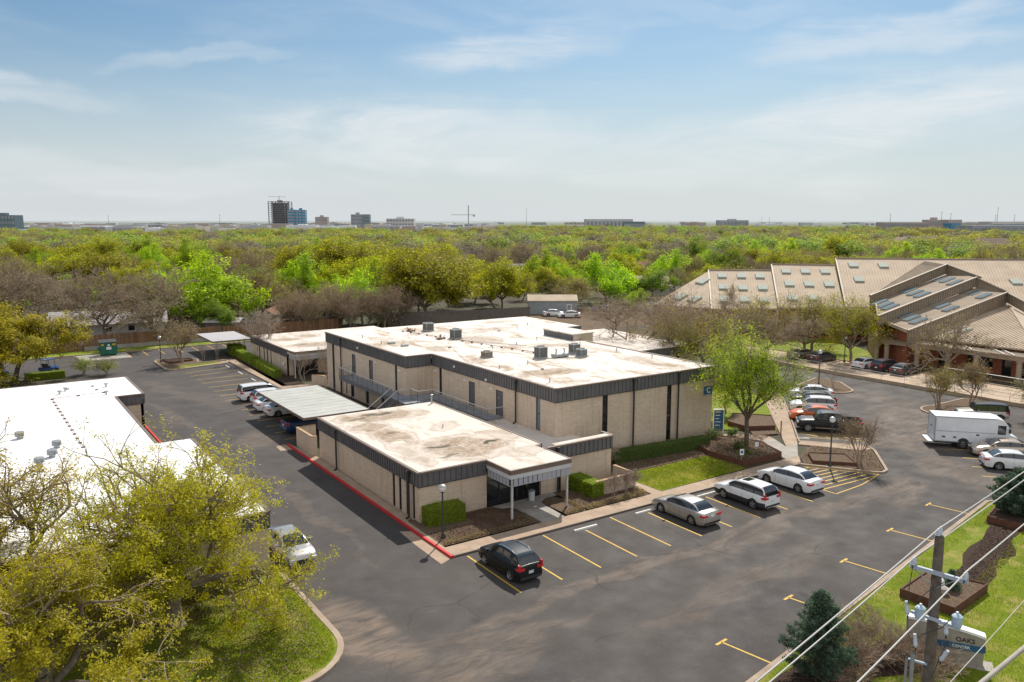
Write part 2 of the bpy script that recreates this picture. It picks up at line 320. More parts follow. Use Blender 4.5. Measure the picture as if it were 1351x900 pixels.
    leaf('leaf_fresh', [(0, (.10, .15, .012, 1)), (.4, (.32, .43, .018, 1)), (1, (.60, .68, .03, 1))], W2)
    leaf('leaf_gold', [(0, (.11, .10, .016, 1)), (.33, (.32, .285, .016, 1)), (1, (.68, .58, .02, 1))], (1.8, 1.75, 1.1, 1), .4)
    leaf('leaf_lime', [(0, (.07, .11, .01, 1)), (.42, (.25, .34, .013, 1)), (1, (.50, .56, .018, 1))], W2)
    leaf('leaf_green', [(0, (.06, .10, .012, 1)), (.5, (.20, .29, .018, 1)), (1, (.38, .47, .025, 1))], W2)
    leaf('leaf_bud', [(0, (.11, .085, .04, 1)), (.5, (.25, .21, .06, 1)), (1, (.44, .37, .05, 1))], W2)
    leaf('leaf_russet', [(0, (.12, .085, .055, 1)), (.5, (.25, .185, .12, 1)), (1, (.36, .29, .18, 1))], W2)
    leaf('leaf_spruce', [(0, (.04, .07, .05, 1)), (.5, (.11, .165, .11, 1)), (1, (.26, .33, .21, 1))], (1.5, 1.6, 1.4, 1), .35); leaf('leaf_grass', [(0, (.12, .15, .012, 1)), (.5, (.23, .26, .018, 1)), (1, (.42, .38, .05, 1))], W2)
    leaf('leaf_shrub', [(0, (.05, .07, .02, 1)), (.5, (.13, .16, .05, 1)), (1, (.22, .25, .07, 1))], W2)
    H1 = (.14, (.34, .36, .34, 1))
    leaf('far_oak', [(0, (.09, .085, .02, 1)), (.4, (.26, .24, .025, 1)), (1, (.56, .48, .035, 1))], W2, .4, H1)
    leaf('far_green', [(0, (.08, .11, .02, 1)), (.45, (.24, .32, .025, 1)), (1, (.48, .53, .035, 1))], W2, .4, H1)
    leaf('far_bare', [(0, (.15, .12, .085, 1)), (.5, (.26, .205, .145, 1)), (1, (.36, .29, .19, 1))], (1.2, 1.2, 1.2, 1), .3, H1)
    for nm, c in (('bark', (.115, .09, .07)), ('bark_grey', (.235, .195, .15)), ('twig', (.34, .27, .21)), ('twig_brown', (.31, .225, .165)), ('twig_grey', (.32, .25, .175)), ('bark_pale', (.30, .25, .20))):
        M[nm] = simple(nm, c, .95, .3, 4, bump=.4)
build_materials()

# ------------------------------------------------------------------ object helpers
def tag(o, label=None, cat=None, group=None, kind=None):
    if label: o['label'] = label
    if cat: o['category'] = cat
    if group: o['group'] = group
    if kind: o['kind'] = kind
    return o
def thing(name, label, cat, loc=(0, 0, 0), rot=0, group=None):
    o = bpy.data.objects.new(name, None); COL.objects.link(o); o.empty_display_size = .3
    o.location = loc; o.rotation_euler = (0, 0, rot)
    return tag(o, label, cat, group)
def copy_tree(o, parent=None):
    c = o.copy(); COL.objects.link(c); c.parent = parent
    for ch in o.children: copy_tree(ch, c)
    return c
class MB:
    def __init__(s): s.v = []; s.f = []; s.mi = []; s.mats = []; s.cur = 0
    def mat(s, m):
        m = M[m] if isinstance(m, str) else m
        if m not in s.mats: s.mats.append(m)
        s.cur = s.mats.index(m); return s
    def add(s, vs, fs):
        b = len(s.v); s.v += [tuple(x) for x in vs]
        for f in fs: s.f.append([b + i for i in f]); s.mi.append(s.cur)
        return s
    def box(s, x0, x1, y0, y1, z0, z1):
        return s.add([(x0, y0, z0), (x1, y0, z0), (x1, y1, z0), (x0, y1, z0), (x0, y0, z1), (x1, y0, z1), (x1, y1, z1), (x0, y1, z1)],
                     [(0, 3, 2, 1), (4, 5, 6, 7), (0, 1, 5, 4), (1, 2, 6, 5), (2, 3, 7, 6), (3, 0, 4, 7)])
    def prism(s, poly, z0, z1, cap=True):
        n = len(poly); a = sum(poly[i][0] * poly[(i + 1) % n][1] - poly[(i + 1) % n][0] * poly[i][1] for i in range(n))
        if a < 0: poly = poly[::-1]
        vs = [(p[0], p[1], z0) for p in poly] + [(p[0], p[1], z1) for p in poly]
        fs = [(i, (i + 1) % n, n + (i + 1) % n, n + i) for i in range(n)]
        if cap: fs += [tuple(range(n, 2 * n)), tuple(range(n - 1, -1, -1))]
        return s.add(vs, fs)
    def poly(s, pts): return s.add(pts, [tuple(range(len(pts)))])
    def slab(s, pts, th):
        """thin sloped sheet: polygon of 3-D points given a thickness downward"""
        n = len(pts); vs = list(pts) + [(p[0], p[1], p[2] - th) for p in pts]
        return s.add(vs, [tuple(range(n)), tuple(range(2 * n - 1, n - 1, -1))] + [(i, n + i, n + (i + 1) % n, (i + 1) % n) for i in range(n)])
    def bar(s, a, b, w, h=None):
        """rectangular bar between two points"""
        h = h or w; a = np.array(a, float); b = np.array(b, float); d = b - a; L = np.linalg.norm(d)
        if L < 1e-6: return s
        d /= L; up = np.array((0, 0, 1.)) if abs(d[2]) < .95 else np.array((1., 0, 0))
        x = np.cross(d, up); x /= np.linalg.norm(x); y = np.cross(x, d)
        vs = [tuple(p + x * sx * w / 2 + y * sy * h / 2) for p in (a, b) for sx, sy in ((-1, -1), (1, -1), (1, 1), (-1, 1))]
        return s.add(vs, [(0, 3, 2, 1), (4, 5, 6, 7), (0, 1, 5, 4), (1, 2, 6, 5), (2, 3, 7, 6), (3, 0, 4, 7)])
    def tube(s, pts, r, n=8, cap=True):
        pts = [np.array(p, float) for p in pts]; rs = r if hasattr(r, '__len__') else [r] * len(pts); rings = []
        for i, p in enumerate(pts):
            d = (pts[min(i + 1, len(pts) - 1)] - pts[max(i - 1, 0)]); d /= (np.linalg.norm(d) + 1e-9)
            up = np.array((0, 0, 1.)) if abs(d[2]) < .9 else np.array((1., 0, 0))
            x = np.cross(d, up); x /= np.linalg.norm(x); y = np.cross(x, d)
            rings.append([tuple(p + (x * cos(2 * pi * k / n) + y * sin(2 * pi * k / n)) * rs[i]) for k in range(n)])
        vs = [q for rg in rings for q in rg]; fs = []
        for i in range(len(pts) - 1):
            for k in range(n): fs.append((i * n + k, i * n + (k + 1) % n, (i + 1) * n + (k + 1) % n, (i + 1) * n + k))
        if cap: fs += [tuple(range(n - 1, -1, -1)), tuple((len(pts) - 1) * n + k for k in range(n))]
        return s.add(vs, fs)
    def lathe(s, prof, n=16, c=(0, 0, 0), axis='z'):
        """profile (r, h) turned about an axis through c"""
        vs = []
        for r, h in prof:
            for k in range(n):
                a = 2 * pi * k / n
                q = (r * cos(a), r * sin(a), h)
                if axis == 'y': q = (q[0], h, q[1])
                if axis == 'x': q = (h, q[0], q[1])
                vs.append((c[0] + q[0], c[1] + q[1], c[2] + q[2]))
        fs = [(i * n + k, i * n + (k + 1) % n, (i + 1) * n + (k + 1) % n, (i + 1) * n + k) for i in range(len(prof) - 1) for k in range(n)]
        return s.add(vs, fs)
    def build(s, name, parent=None, smooth=None, mats=None):
        me = bpy.data.meshes.new(name)
        off = parent_world(parent)
        v = s.v if off is None else [(a - off[0], b - off[1], c - off[2]) for a, b, c in s.v]
        me.from_pydata(v, [], s.f)
        for m in (s.mats or [M['concrete']]): me.materials.append(m)
        me.polygons.foreach_set('material_index', s.mi)
        if smooth is not None:
            me.polygons.foreach_set('use_smooth', [True] * len(me.polygons)); me.set_sharp_from_angle(angle=radians(smooth))
        me.update(); o = bpy.data.objects.new(name, me); COL.objects.link(o); o.parent = parent
        return o
def parent_world(p):
    """static things stand unrotated: world offset of the parent (rotated things are modelled about their own origin)"""
    if p is None: return None
    x = y = z = 0; q = p
    while q is not None:
        if q.get('_local'): return None
        x += q.location[0]; y += q.location[1]; z += q.location[2]; q = q.parent
    return (x, y, z)
def structure(name, mb, smooth=None): return tag(mb.build(name, None, smooth), kind='structure')

def text_mesh(name, s, size, mat, parent, loc, rot, depth=.01):
    cu = bpy.data.curves.new(name, 'FONT'); cu.body = s; cu.size = size; cu.extrude = depth; cu.offset = size * .012
    cu.align_x = 'CENTER'; cu.align_y = 'CENTER'
    o = bpy.data.objects.new(name, cu); COL.objects.link(o)
    dg = bpy.context.evaluated_depsgraph_get(); me = bpy.data.meshes.new_from_object(o.evaluated_get(dg))
    bpy.data.objects.remove(o); me.materials.clear(); me.materials.append(M[mat]); me.name = name
    o = bpy.data.objects.new(name, me); COL.objects.link(o); o.parent = parent
    off = parent_world(parent) or (0, 0, 0)
    o.location = (loc[0] - off[0], loc[1] - off[1], loc[2] - off[2]); o.rotation_euler = rot
    return o
# ------------------------------------------------------------------ ground, lots, pavements
def arc(cx, cy, r, a0, a1, n=8):
    return [(cx + r * cos(radians(a0 + (a1 - a0) * i / n)), cy + r * sin(radians(a0 + (a1 - a0) * i / n))) for i in range(n + 1)]
def sheet(name, poly, z, mat, kind='structure'):
    n = len(poly); a = sum(poly[i][0] * poly[(i + 1) % n][1] - poly[(i + 1) % n][0] * poly[i][1] for i in range(n))
    if a < 0: poly = poly[::-1]
    return tag(MB().mat(mat).poly([(x, y, z) for x, y in poly]).build(name), kind=kind)
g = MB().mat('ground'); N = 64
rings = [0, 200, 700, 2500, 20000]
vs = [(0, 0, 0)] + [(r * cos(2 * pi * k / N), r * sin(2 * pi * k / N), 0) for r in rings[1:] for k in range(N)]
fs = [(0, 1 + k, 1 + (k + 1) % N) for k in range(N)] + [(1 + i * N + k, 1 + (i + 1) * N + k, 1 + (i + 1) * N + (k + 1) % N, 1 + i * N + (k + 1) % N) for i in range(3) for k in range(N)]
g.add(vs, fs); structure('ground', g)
RS = 0.1745
def RC(u): return -19.45 + RS * u            # right-hand kerb line
lot = MB().mat('asphalt')
for poly in ([(-9.0, -60), (2.0, -60), (2.0, RC(2)), (36.5, RC(36.5)), (36.5, 1.5), (0, 1.5), (0, 30), (-9.0, 30)],
             [(36.5, RC(36.5)), (38.5, -14.2), (46, -26), (95, -26), (70.6, 0), (70.6, 36), (62, 36), (50.6, 14.9), (38.5, 4.0), (36.5, 1.5)],
             [(-12.3, 30), (7.8, 30), (7.8, 80), (30, 80), (30, 94.35), (-62, 94.35), (-62, 76), (-31, 76), (-12.3, 76)],
             [(-60, -60), (-9.0, -60), (-9.0, 3.4), (-60, 3.4)]):
    lot.poly([(x, y, .004) for x, y in poly])
structure('parking_lot', lot)
sheet('retail_lot', [(70.85, -18), (80.5, -18), (80.5, 46), (70.85, 46)], .02, 'lot_concrete')
sheet('gravel_yard', [(66, 70), (95, 78), (98, 100), (84, 103), (70, 96)], .01, 'litter')
sheet('driveway', [(41, 45), (66, 42), (78, 66), (60, 74)], .008, 'litter')
# lawns (raised a little behind their kerbs)
sheet('front_lawn', [(18.75, 1.55), (28.4, 1.7), (28.6, 5.9), (27, 6.0), (18.6, 6.1)], .13, 'lawn')
sheet('roadside_lawn', [(2.0, RC(2) - .16), (36.5, RC(36.5) - .16), (39, -13.6), (46, -26.4), (70, -26.4), (70, -60), (2, -60)], .10, 'lawn')
cl = [(-9.2, 3.6)] + [(-9.2, -4.6)] + arc(-12.6, -4.6, 3.4, 0, -90, 8) + [(-46, -8.0), (-46, 3.6)]
sheet('corner_lawn', cl, .11, 'lawn')
sheet('dry_bed', [(-11.2, 3.9), (-10.4, 3.2), (-11.5, .9), (-15, .4), (-22, -.8), (-30, -1), (-46, -2), (-46, 4.4), (-11.2, 4.4)], .118, 'lawn_dry')
sheet('rear_verge', [(-62, 94.5), (30, 94.5), (30, 98.4), (-62, 98.4)], .10, 'lawn')
sheet('courtyard_lawn', [(34.3, 12.6), (40.6, 8.2), (49.0, 15.4), (58, 30), (58, 44), (34.3, 44)], .09, 'lawn')
sheet('retail_lawn', [(80.8, 24), (86.8, 24), (100, 44), (86, 52), (80.8, 46)], .09, 'lawn')
sheet('retail_bed', [(82.9, -6), (86.9, -6), (86.9, 22), (82.9, 22)], .09, 'litter')
# beds
def bed(poly, mat='litter', z=.14): return sheet('planting_bed', poly, z, mat)
bed([(.3, 1.6), (7.5, 1.6), (7.6, 2.4), (7.4, 4.0), (6.5, 5.86), (1, 5.86), (.9, 6.6), (.35, 6.6)])
bed([(9.95, 1.6), (11.6, 1.6), (11.7, 4.2), (11.0, 5.2), (9.9, 4.6)])
bed([(11.8, 1.6), (17.5, 1.6), (17.7, 3.3), (14.3, 3.3), (13, 5.7), (11.8, 5.7)])
bed([(28.2, 6.0), (28.5, 2.2), (33.3, 2.1), (36.2, 6.3), (34.6, 9.4), (29, 9.6), (19, 10.2), (18.0, 6.2)], 'litter')
bed([(36.9, 8.0), (39.4, 7.1), (40.4, 8.2), (38, 9.3)], 'litter')
bed([(7.9, 55.0), (10.6, 54.5), (10.6, 61), (10.7, 84), (8.7, 84)], 'mulch', .13)
bed([(3.2, -19.4), (9, -18.7), (11.5, -20.2), (14.5, -20.6), (15.5, -21.8), (12.5, -23.2), (9, -21.6), (4, -22.2)], 'mulch', .112)
bed([(20.7, -17.9), (22.5, -18.0), (24, -17.7), (25.6, -16.9), (27.2, -16.5), (29, -16.4), (31, -15.7), (33, -15.3), (34, -16.3), (31.5, -17.2), (30, -17.6), (29, -18.4), (28, -18.8), (26.6, -18.5), (25.4, -18.9), (24.2, -19.5), (22.6, -19.8), (21.6, -19.7)], 'mulch', .112)
bed([(31, -17.4), (36, -16.6), (37, -14.2), (32, -15.0)], 'mulch', .113)
# raised pavements
pv = MB().mat('pavement')
pv.prism([(.15, .12), (32.8, .12), (33.5, .35), (34.9, 1.55), (.15, 1.42)], 0, .13)
pv.prism([(17.7, 1.42), (18.7, 1.42), (18.5, 6), (17.8, 6)], 0, .131)
pv.prism([(36.3, 3.9), (38.3, 4.2), (51.3, 15.6), (57, 21), (57, 23.5), (50, 17.2)], 0, .128)
pv.prism([(37.9, 3.85), (38.9, 4.35), (42.2, .55), (41.9, -.8), (40.7, -.4)], 0, .129)
pv.prism([(34.2, 10.4), (35.4, 9.7), (38.0, 7.2), (37.6, 6.2), (36.0, 6.6), (34.0, 8.8)], 0, .125)
pv.prism([(7.45, 53.4), (7.45, 77.2), (8.6, 77.6), (8.6, 55.2), (12.4, 54.2), (12.4, 52.6)], 0, .13)
pv.prism([(.9, 75.6), (7.4, 77.0), (7.4, 76.0), (6.8, 75.4), (1.2, 74.2)], 0, .12)
structure('pavement', pv)
cc = MB().mat('concrete')
cc.prism([(7.75, 1.43), (9.6, 1.43), (9.9, 4.6), (10.9, 5.4), (12.1, 5.4), (12.1, 5.85), (6.0, 5.85), (6.4, 5.5), (7.85, 5.2)], 0, .13)
cc.prism([(33.2, 1.56), (34.8, 1.56), (38.25, 4.2), (36.3, 3.92), (37.6, 6.2), (36.2, 6.55), (33.4, 2.2)], 0, .127)
cc.prism([(-10.0, 88.8), (-3.5, 88.6), (-3.5, 94.35), (-10.2, 94.35)], 0, .02)
structure('concrete_path', cc)
sheet('manhole_slab', [(-9.9, 83.2), (-8.8, 83.2), (-8.7, 84.9), (-9.9, 84.9)], .012, 'concrete')
# kerbs
def kerb_path(mb, pts, w=.15, h=.14, closed=False, z0=0):
    pts = list(pts); n = len(pts)
    L = []; R = []
    for i in range(n):
        a = pts[(i - 1) % n] if (closed or i > 0) else pts[i]; b = pts[(i + 1) % n] if (closed or i < n - 1) else pts[i]
        dx, dy = b[0] - a[0], b[1] - a[1]; l = hypot(dx, dy) or 1; nx, ny = -dy / l, dx / l
        L.append((pts[i][0] + nx * w / 2, pts[i][1] + ny * w / 2)); R.append((pts[i][0] - nx * w / 2, pts[i][1] - ny * w / 2))
    m = n if closed else n - 1
    vs = []
    for i in range(n): vs += [(L[i][0], L[i][1], z0), (L[i][0], L[i][1], h), (R[i][0], R[i][1], h), (R[i][0], R[i][1], z0)]
    fs = []
    for i in range(m):
        a = 4 * i; b = 4 * ((i + 1) % n)
        fs += [(a, b, b + 1, a + 1), (a + 1, b + 1, b + 2, a + 2), (a + 2, b + 2, b + 3, a + 3)]
    if not closed: fs += [(0, 1, 2, 3), (4 * n - 1, 4 * n - 2, 4 * n - 3, 4 * n - 4)]
    mb.add(vs, fs)
red = MB().mat('red_paint'); kerb_path(red, [(.0, .05), (.0, 29.6)], .17, .15); structure('red_kerb', red)
red2 = MB().mat('red_paint'); kerb_path(red2, [(-9.35, 24.5), (-9.35, 44.8)], .17, .15); structure('red_kerb', red2)
wk = MB().mat('pavement'); wk.prism([(.09, .13), (.30, 1.42), (.45, 7), (.78, 7), (.78, 24.0), (.1, 29.5)], 0, .135); structure('side_pavement', wk)
dk = MB().mat('metal_trim'); dk.box(.1, 33.0, .045, .115, 0, .128); structure('kerb_face', dk)
gut = MB().mat('pavement'); gut.poly([(-.95, -.35, .009), (-.1, .05, .009), (-.1, 5.2, .009), (-.75, 5.6, .009), (-.9, 3, .009)]); gut.poly([(-1.1, 28.2, .009), (-.1, 28.0, .009), (-.1, 30, .009), (-1.0, 29.8, .009)]); structure('gutter_apron', gut)
k = MB().mat('kerb')
kerb_path(k, [(2.0, RC(2)), (36.5, RC(36.5)), (38.5, -14.0), (42, -19), (46, -26)], .26, .14)
kerb_path(k, [(-9.2, 3.6), (-9.2, -4.6)] + arc(-12.6, -4.6, 3.4, 0, -90, 8)[1:] + [(-46, -8.0)], .3, .14)
kerb_path(k, [(30, 94.4), (-3.4, 94.4)], .2, .14); kerb_path(k, [(-10.3, 94.4), (-62, 94.4)], .2, .14)
isl = [(33.0, .1)] + [(36.2, -4.7), (36.7, -5.0), (37.4, -4.9), (38.0, -4.4)] + [(41.7, -1.2), (42.2, -.6), (42.35, 0), (42.1, .6)] + [(38.9, 4.55)]
kerb_path(k, isl, .22, .145)
kerb_path(k, [(38.7, 4.3), (51.4, 15.6), (57, 20.9)], .15, .135)
li = [(-1.45, 82.3), (-1.35, 75), (-.9, 74.0), (0, 73.9), (6.75, 75.9), (7.4, 77.3), (7.2, 78.4), (4.2, 77.6), (3.6, 78.6), (4.1, 81.1), (.6, 83.5), (-.9, 83.4)]
kerb_path(k, li, .22, .145, True)
oi = arc(61.8, 3.2, 2.4, 60, 300, 12) + arc(68.2, 3.2, 2.4, -60, 60, 6); kerb_path(k, oi, .22, .145, True)
o2 = arc(61.8, 16.6, 2.1, 130, 330, 10) + [(66.0, 18.5), (66.0, 22), (60, 20.4)]; kerb_path(k, o2, .22, .145, True)
kerb_path(k, [(7.4, 53.3), (7.4, 77.2)], .15, .14)
kerb_path(k, [(80.6, -18), (80.6, 24.3), (76, 25.5), (76, 27.4), (80.6, 28), (80.6, 46)], .2, .14)
structure('kerb', k)
bed([(33.4, .0), (36.4, -4.6), (37.3, -4.7), (41.6, -1.0), (38.5, 2.9), (36.6, 2.2), (34.9, 1.4)], 'litter', .12)
sheet('planting_bed', li, .11, 'litter'); sheet('grass_patch', [(-.9, 74.4), (6.3, 76.1), (5.6, 77.4), (1, 76.4)], .122, 'lawn')
sheet('planting_bed', oi, .11, 'litter'); sheet('planting_bed', o2, .11, 'litter')
# ------------------------------------------------------------------ painted markings
yl = MB().mat('yellow_paint')
def line(mb, a, b, w=.1, z=.009):
    dx, dy = b[0] - a[0], b[1] - a[1]; l = hypot(dx, dy); nx, ny = -dy / l * w / 2, dx / l * w / 2
    mb.poly([(a[0] - nx, a[1] - ny, z), (b[0] - nx, b[1] - ny, z), (b[0] + nx, b[1] + ny, z), (a[0] + nx, a[1] + ny, z)])
for u, v0 in ((.93, -.2), (3.76, -.2), (6.6, -.15), (9.42, -1.0), (12.25, -.15), (15.02, -.95), (17.85, -.2), (20.75, -.95), (23.6, -.2), (26.45, -.9)):
    line(yl, (u, v0), (u - .08, -5.95), .11)
# hatched end bay
hb = [(29.3, -.15), (33.0, -.15), (36.0, -4.9), (35.0, -5.6), (32.6, -5.85), (29.2, -5.9)]
line(yl, (29.3, -.2), (29.2, -5.9)); line(yl, (29.2, -5.9), (32.6, -5.75)); line(yl, (32.6, -5.75), (34.9, -5.3)); line(yl, (34.9, -5.3), (36.2, -4.95)); line(yl, (33.0, -.3), (36.0, -4.9))
for i in range(8):
    v = -.75 - i * .62; line(yl, (29.3, v + .35), (33.1 + i * .36, v), .11)
for i in range(10): line(yl, (.4, 40.0 + 2.83 * i - (0 if i else 0)), (6.9 if i % 2 else 6.0, 40.15 + 2.83 * i), .1)
for v in (31.6, 34.4, 37.2): line(yl, (.4, v), (6.5, v + .1))
line(yl, (.3, 68.3), (6.8, 69.4)); line(yl, (.3, 71.0), (5.9, 72.2))
for u in (-1.1, 1.25, 3.9, 6.2, 8.6, 10.9, 13.4): line(yl, (u, 94.1), (u, 89.0), .1)
line(yl, (-3.45, 94.0), (-3.45, 88.5), .16); line(yl, (-3, 94.15), (-1, 94.15), .1)
for i, u in enumerate((5.85, 12.4, 19.1, 25.9, 32.7)):
    a = (u, -15.6 + (u - 5.85) * .175); b = (u + .45, RC(u + .45) + .15); line(yl, b, a, .1); line(yl, (a[0] - .42, a[1] - .05), (a[0] + .42, a[1] + .05), .14)
D = (.664, -.748)
for s_, w in ((0, 0), (2.75, 0), (5.5, 0), (8.2, 0), (-2.8, 0)):
    a = (46.3 - s_ * .70, -6.4 - s_ * .62); line(yl, a, (a[0] + D[0] * 5.4, a[1] + D[1] * 5.4), .11)
for i in range(5):
    a = (41.3 + i * .62 + .4, 6.3 - i * .7 + .1); line(yl, a, (a[0] + .3, a[1] - 1.7), .12)
line(yl, (41.8, 6.5), (45.6, 2.2), .1); line(yl, (40.7, 5.3), (44.2, 1.3), .1)
structure('yellow_markings', yl)
def stop(x, y, ang, lab):
    o = thing('wheel_stop', lab, 'wheel stop', (x, y, .004), ang, 'concrete wheel stops in the parking bays'); o['_local'] = 1
    m = MB().mat('white_paint'); m.add([(sx * .95, sy * w, z) for z, w in ((0, .09), (.1, .06)) for sx, sy in ((-1, -1), (1, -1), (1, 1), (-1, 1))], [(4, 5, 6, 7), (0, 1, 5, 4), (1, 2, 6, 5), (2, 3, 7, 6), (3, 0, 4, 7)])
    a = m.build('block', o)
    for q in (-.7, .7): MB().mat('metal_dark').lathe([(0, .105), (.02, .105), (.02, .0)], 6, (q, 0, 0)).build('pin', o)
stop(9.6, -.78, 0, 'pale concrete wheel stop in the empty bay just right of the black hatchback')
stop(15.0, -.72, 0, 'pale concrete wheel stop under the nose of the silver sedan')
stop(21.1, -.66, 0, 'pale concrete wheel stop under the nose of the white crossover')
stop(6.15, 72.6, pi / 2, 'white wheel stop nearest the kerbed tree island in the left parking row')
stop(6.25, 66.85, pi / 2, 'white wheel stop in the middle of the three in the empty left parking row')
stop(6.3, 61.1, pi / 2, 'white wheel stop in the left parking row nearest the parked van')
stop(39.8, 5.2, radians(-40), 'white wheel stop at the head of the hatched bay beside the black pickup')

# ------------------------------------------------------------------ wall helper
def facade(axis, c, a0, a1, z0, z1, ops, th, out, mb):
    """brick wall slab on x=c ('y' runs) or y=c ('x' runs), pierced by openings (a,b,zb,zt); out = +-1 outward"""
    def bx(a, b, zb, zt):
        if b - a < 1e-3 or zt - zb < 1e-3: return
        lo, hi = (c - th, c) if out > 0 else (c, c + th)
        if axis == 'x': mb.box(a, b, lo, hi, zb, zt)
        else: mb.box(lo, hi, a, b, zb, zt)
    cur = a0
    for a, b, zb, zt in sorted(ops):
        bx(cur, a, z0, z1); bx(a, b, z0, zb); bx(a, b, zt, z1); cur = b
    bx(cur, a1, z0, z1)
def window(axis, c, a, b, zb, zt, out, parent, mat='glass', mull=0, name='window', trans=0):
    d = -.12 * out
    fr = MB().mat('metal_dark')
    def bx(m, a_, b_, z0, z1, t0, t1):
        lo, hi = sorted((c + t0 * out, c + t1 * out))
        if axis == 'x': m.box(a_, b_, lo, hi, z0, z1)
        else: m.box(lo, hi, a_, b_, z0, z1)
    t = .045
    bx(fr, a, a + t, zb, zt, -.13, -.05); bx(fr, b - t, b, zb, zt, -.13, -.05); bx(fr, a + t, b - t, zb, zb + t, -.13, -.05); bx(fr, a + t, b - t, zt - t, zt, -.13, -.05)
    for i in range(mull): zc = zb + (zt - zb) * (i + 1) / (mull + 1); bx(fr, a + t, b - t, zc - t / 2, zc + t / 2, -.13, -.05)
    for i in range(trans): xc = a + (b - a) * (i + 1) / (trans + 1); bx(fr, xc - .03, xc + .03, zb + t, zt - t, -.13, -.045)
    f = fr.build(name, parent)
    g_ = MB().mat(mat); bx(g_, a + t * .5, b - t * .5, zb + t * .5, zt - t * .5, -.12, -.10); g_.build('pane', f)
    return f
def fascia(axis, c, a0, a1, z0, z1, out, parent, step=.38, th=.08, rib=.075):
    m = MB().mat('metal_grey')
    def bx(a, b, zb, zt, t0, t1):
        lo, hi = sorted((c + t0 * out, c + t1 * out))
        if axis == 'x': m.box(a, b, lo, hi, zb, zt)
        else: m.box(lo, hi, a, b, zb, zt)
    bx(a0, a1, z0, z1 - .12, 0.003, th)
    n = max(1, int((a1 - a0) / step))
    for i in range(n):
        a = a0 + (i + .5) * (a1 - a0) / n; bx(a - .03, a + .03, z0 + .01, z1 - .13, th + .001, th + rib)
    m.mat('metal_dark'); bx(a0, a1, z0 - .05, z0 - .003, 0.003, th + .01)
    o = m.build('fascia', parent)
    t = MB().mat('metal_trim')
    lo, hi = sorted((c - .055 * out, c + (th + rib + .02) * out))
    if axis == 'x': t.box(a0 - .0, a1 + .0, lo, hi, z1 - .117, z1 + .012)
    else: t.box(lo, hi, a0, a1, z1 - .117, z1 + .012)
    t.build('coping', o)
    return o
def downspout(x, y, z1, z0, dirx, diry, parent):
    m = MB().mat('metal_dark'); cx, cy = x + dirx * .21, y + diry * .21
    m.box(cx - .055, cx + .055, cy - .055, cy + .055, z0 + .12, z1 - .02)
    m.box(cx - .11, cx + .11, cy - .11, cy + .11, z1 - .28, z1 + .03)
    m.bar((cx, cy, z0 + .14), (cx + dirx * .25, cy + diry * .25, z0 + .06), .1)
    return m.build('downspout', parent)

# ------------------------------------------------------------------ main office building
OB = thing('office_building', 'two storey buff brick office building with dark ribbed fascia and blue C sign', 'office building', (15.6, 10.5, 0))
ZR = 6.7; ZF = 5.55
LU, RU, BU = 15.6, 33.9, 12.65      # left face, right face, rear-wing left face
FV, JV, KV = 10.5, 31.1, 52.2
w = MB().mat('brick_y')
up = [(29.12, 29.66, 2.75, ZF), (22.85, 23.93, 2.75, 5.08), (18.12, 19.26, 2.75, 5.08), (12.53, 13.17, 2.75, ZF)]
facade('y', LU, FV + .3, JV, 2.3, ZF + .05, up, .3, -1, w)
w.build('wall', OB)
w = MB().mat('brick_y')
upb = [(49.82, 50.52, .1, ZF), (43.57, 44.8, 2.9, 5.1), (38.79, 39.95, 2.9, 5.1), (33.09, 33.61, 2.9, ZF), (44.0, 45.0, .1, 2.2), (46.0, 46.4, .1, 2.3), (40.1, 41.1, .1, 2.2), (36, 38.5, .1, 2.2)]
merged = []
def facade_multi(axis, c, a0, a1, zs, th, out, mb):
    for z0, z1, ops in zs: facade(axis, c, a0, a1, z0, z1, ops, th, out, mb)
facade_multi('y', BU, JV, KV, [(0, 2.6, [(49.82, 50.52, 0, 2.6), (46.2, 46.55, .1, 2.2), (44.2, 45.1, .1, 2.15), (40.2, 41.0, .1, 2.15), (36.2, 37.0, .1, 2.15)]),
                               (2.6, ZF + .05, [(49.82, 50.52, 2.6, ZF), (43.57, 44.6, 2.75, 5.08), (38.95, 39.95, 2.75, 5.08), (33.09, 33.61, 2.75, ZF)])], .3, -1, w)
w.build('wall', OB)
w = MB().mat('brick_x'); facade('x', JV, BU + .3, LU + .3, 2.3, ZF + .05, [], .3, -1, w); facade('x', JV, BU + .3, LU + .3, 0, 2.3, [], .3, -1, w); w.build('wall', OB)
w = MB().mat('brick_x')
facade_multi('x', FV, LU, RU, [(0, ZF + .05, [(20.55, 21.15, .1, ZF), (28.05, 28.62, .1, ZF)])], .3, -1, w); w.build('wall', OB)
w = MB().mat('brick_y'); facade('y', RU, FV + .3, 46, 0, ZF + .05, [], .3, 1, w); w.build('wall', OB)
w = MB().mat('brick_x'); facade('x', KV, BU + .3, 42.0, 0, ZF + .05, [], .3, 1, w); w.build('wall', OB)
window('y', LU, 29.12, 29.66, 2.75, ZF, -1, OB, mull=1); window('y', LU, 12.53, 13.17, 2.75, ZF, -1, OB, 'glass_teal', mull=1)
window('y', BU, 49.82, 50.52, .12, ZF, -1, OB, mull=2); window('y', BU, 33.09, 33.61, 2.75, ZF, -1, OB, mull=1)
for a, b in ((46.2, 46.55), (44.2, 45.1), (40.2, 41.0), (36.2, 37.0)): window('y', BU, a, b, .12, 2.15, -1, OB)
window('x', FV, 20.55, 21.15, .12, ZF, -1, OB, mull=3); window('x', FV, 28.05, 28.62, .12, ZF, -1, OB, mull=3)
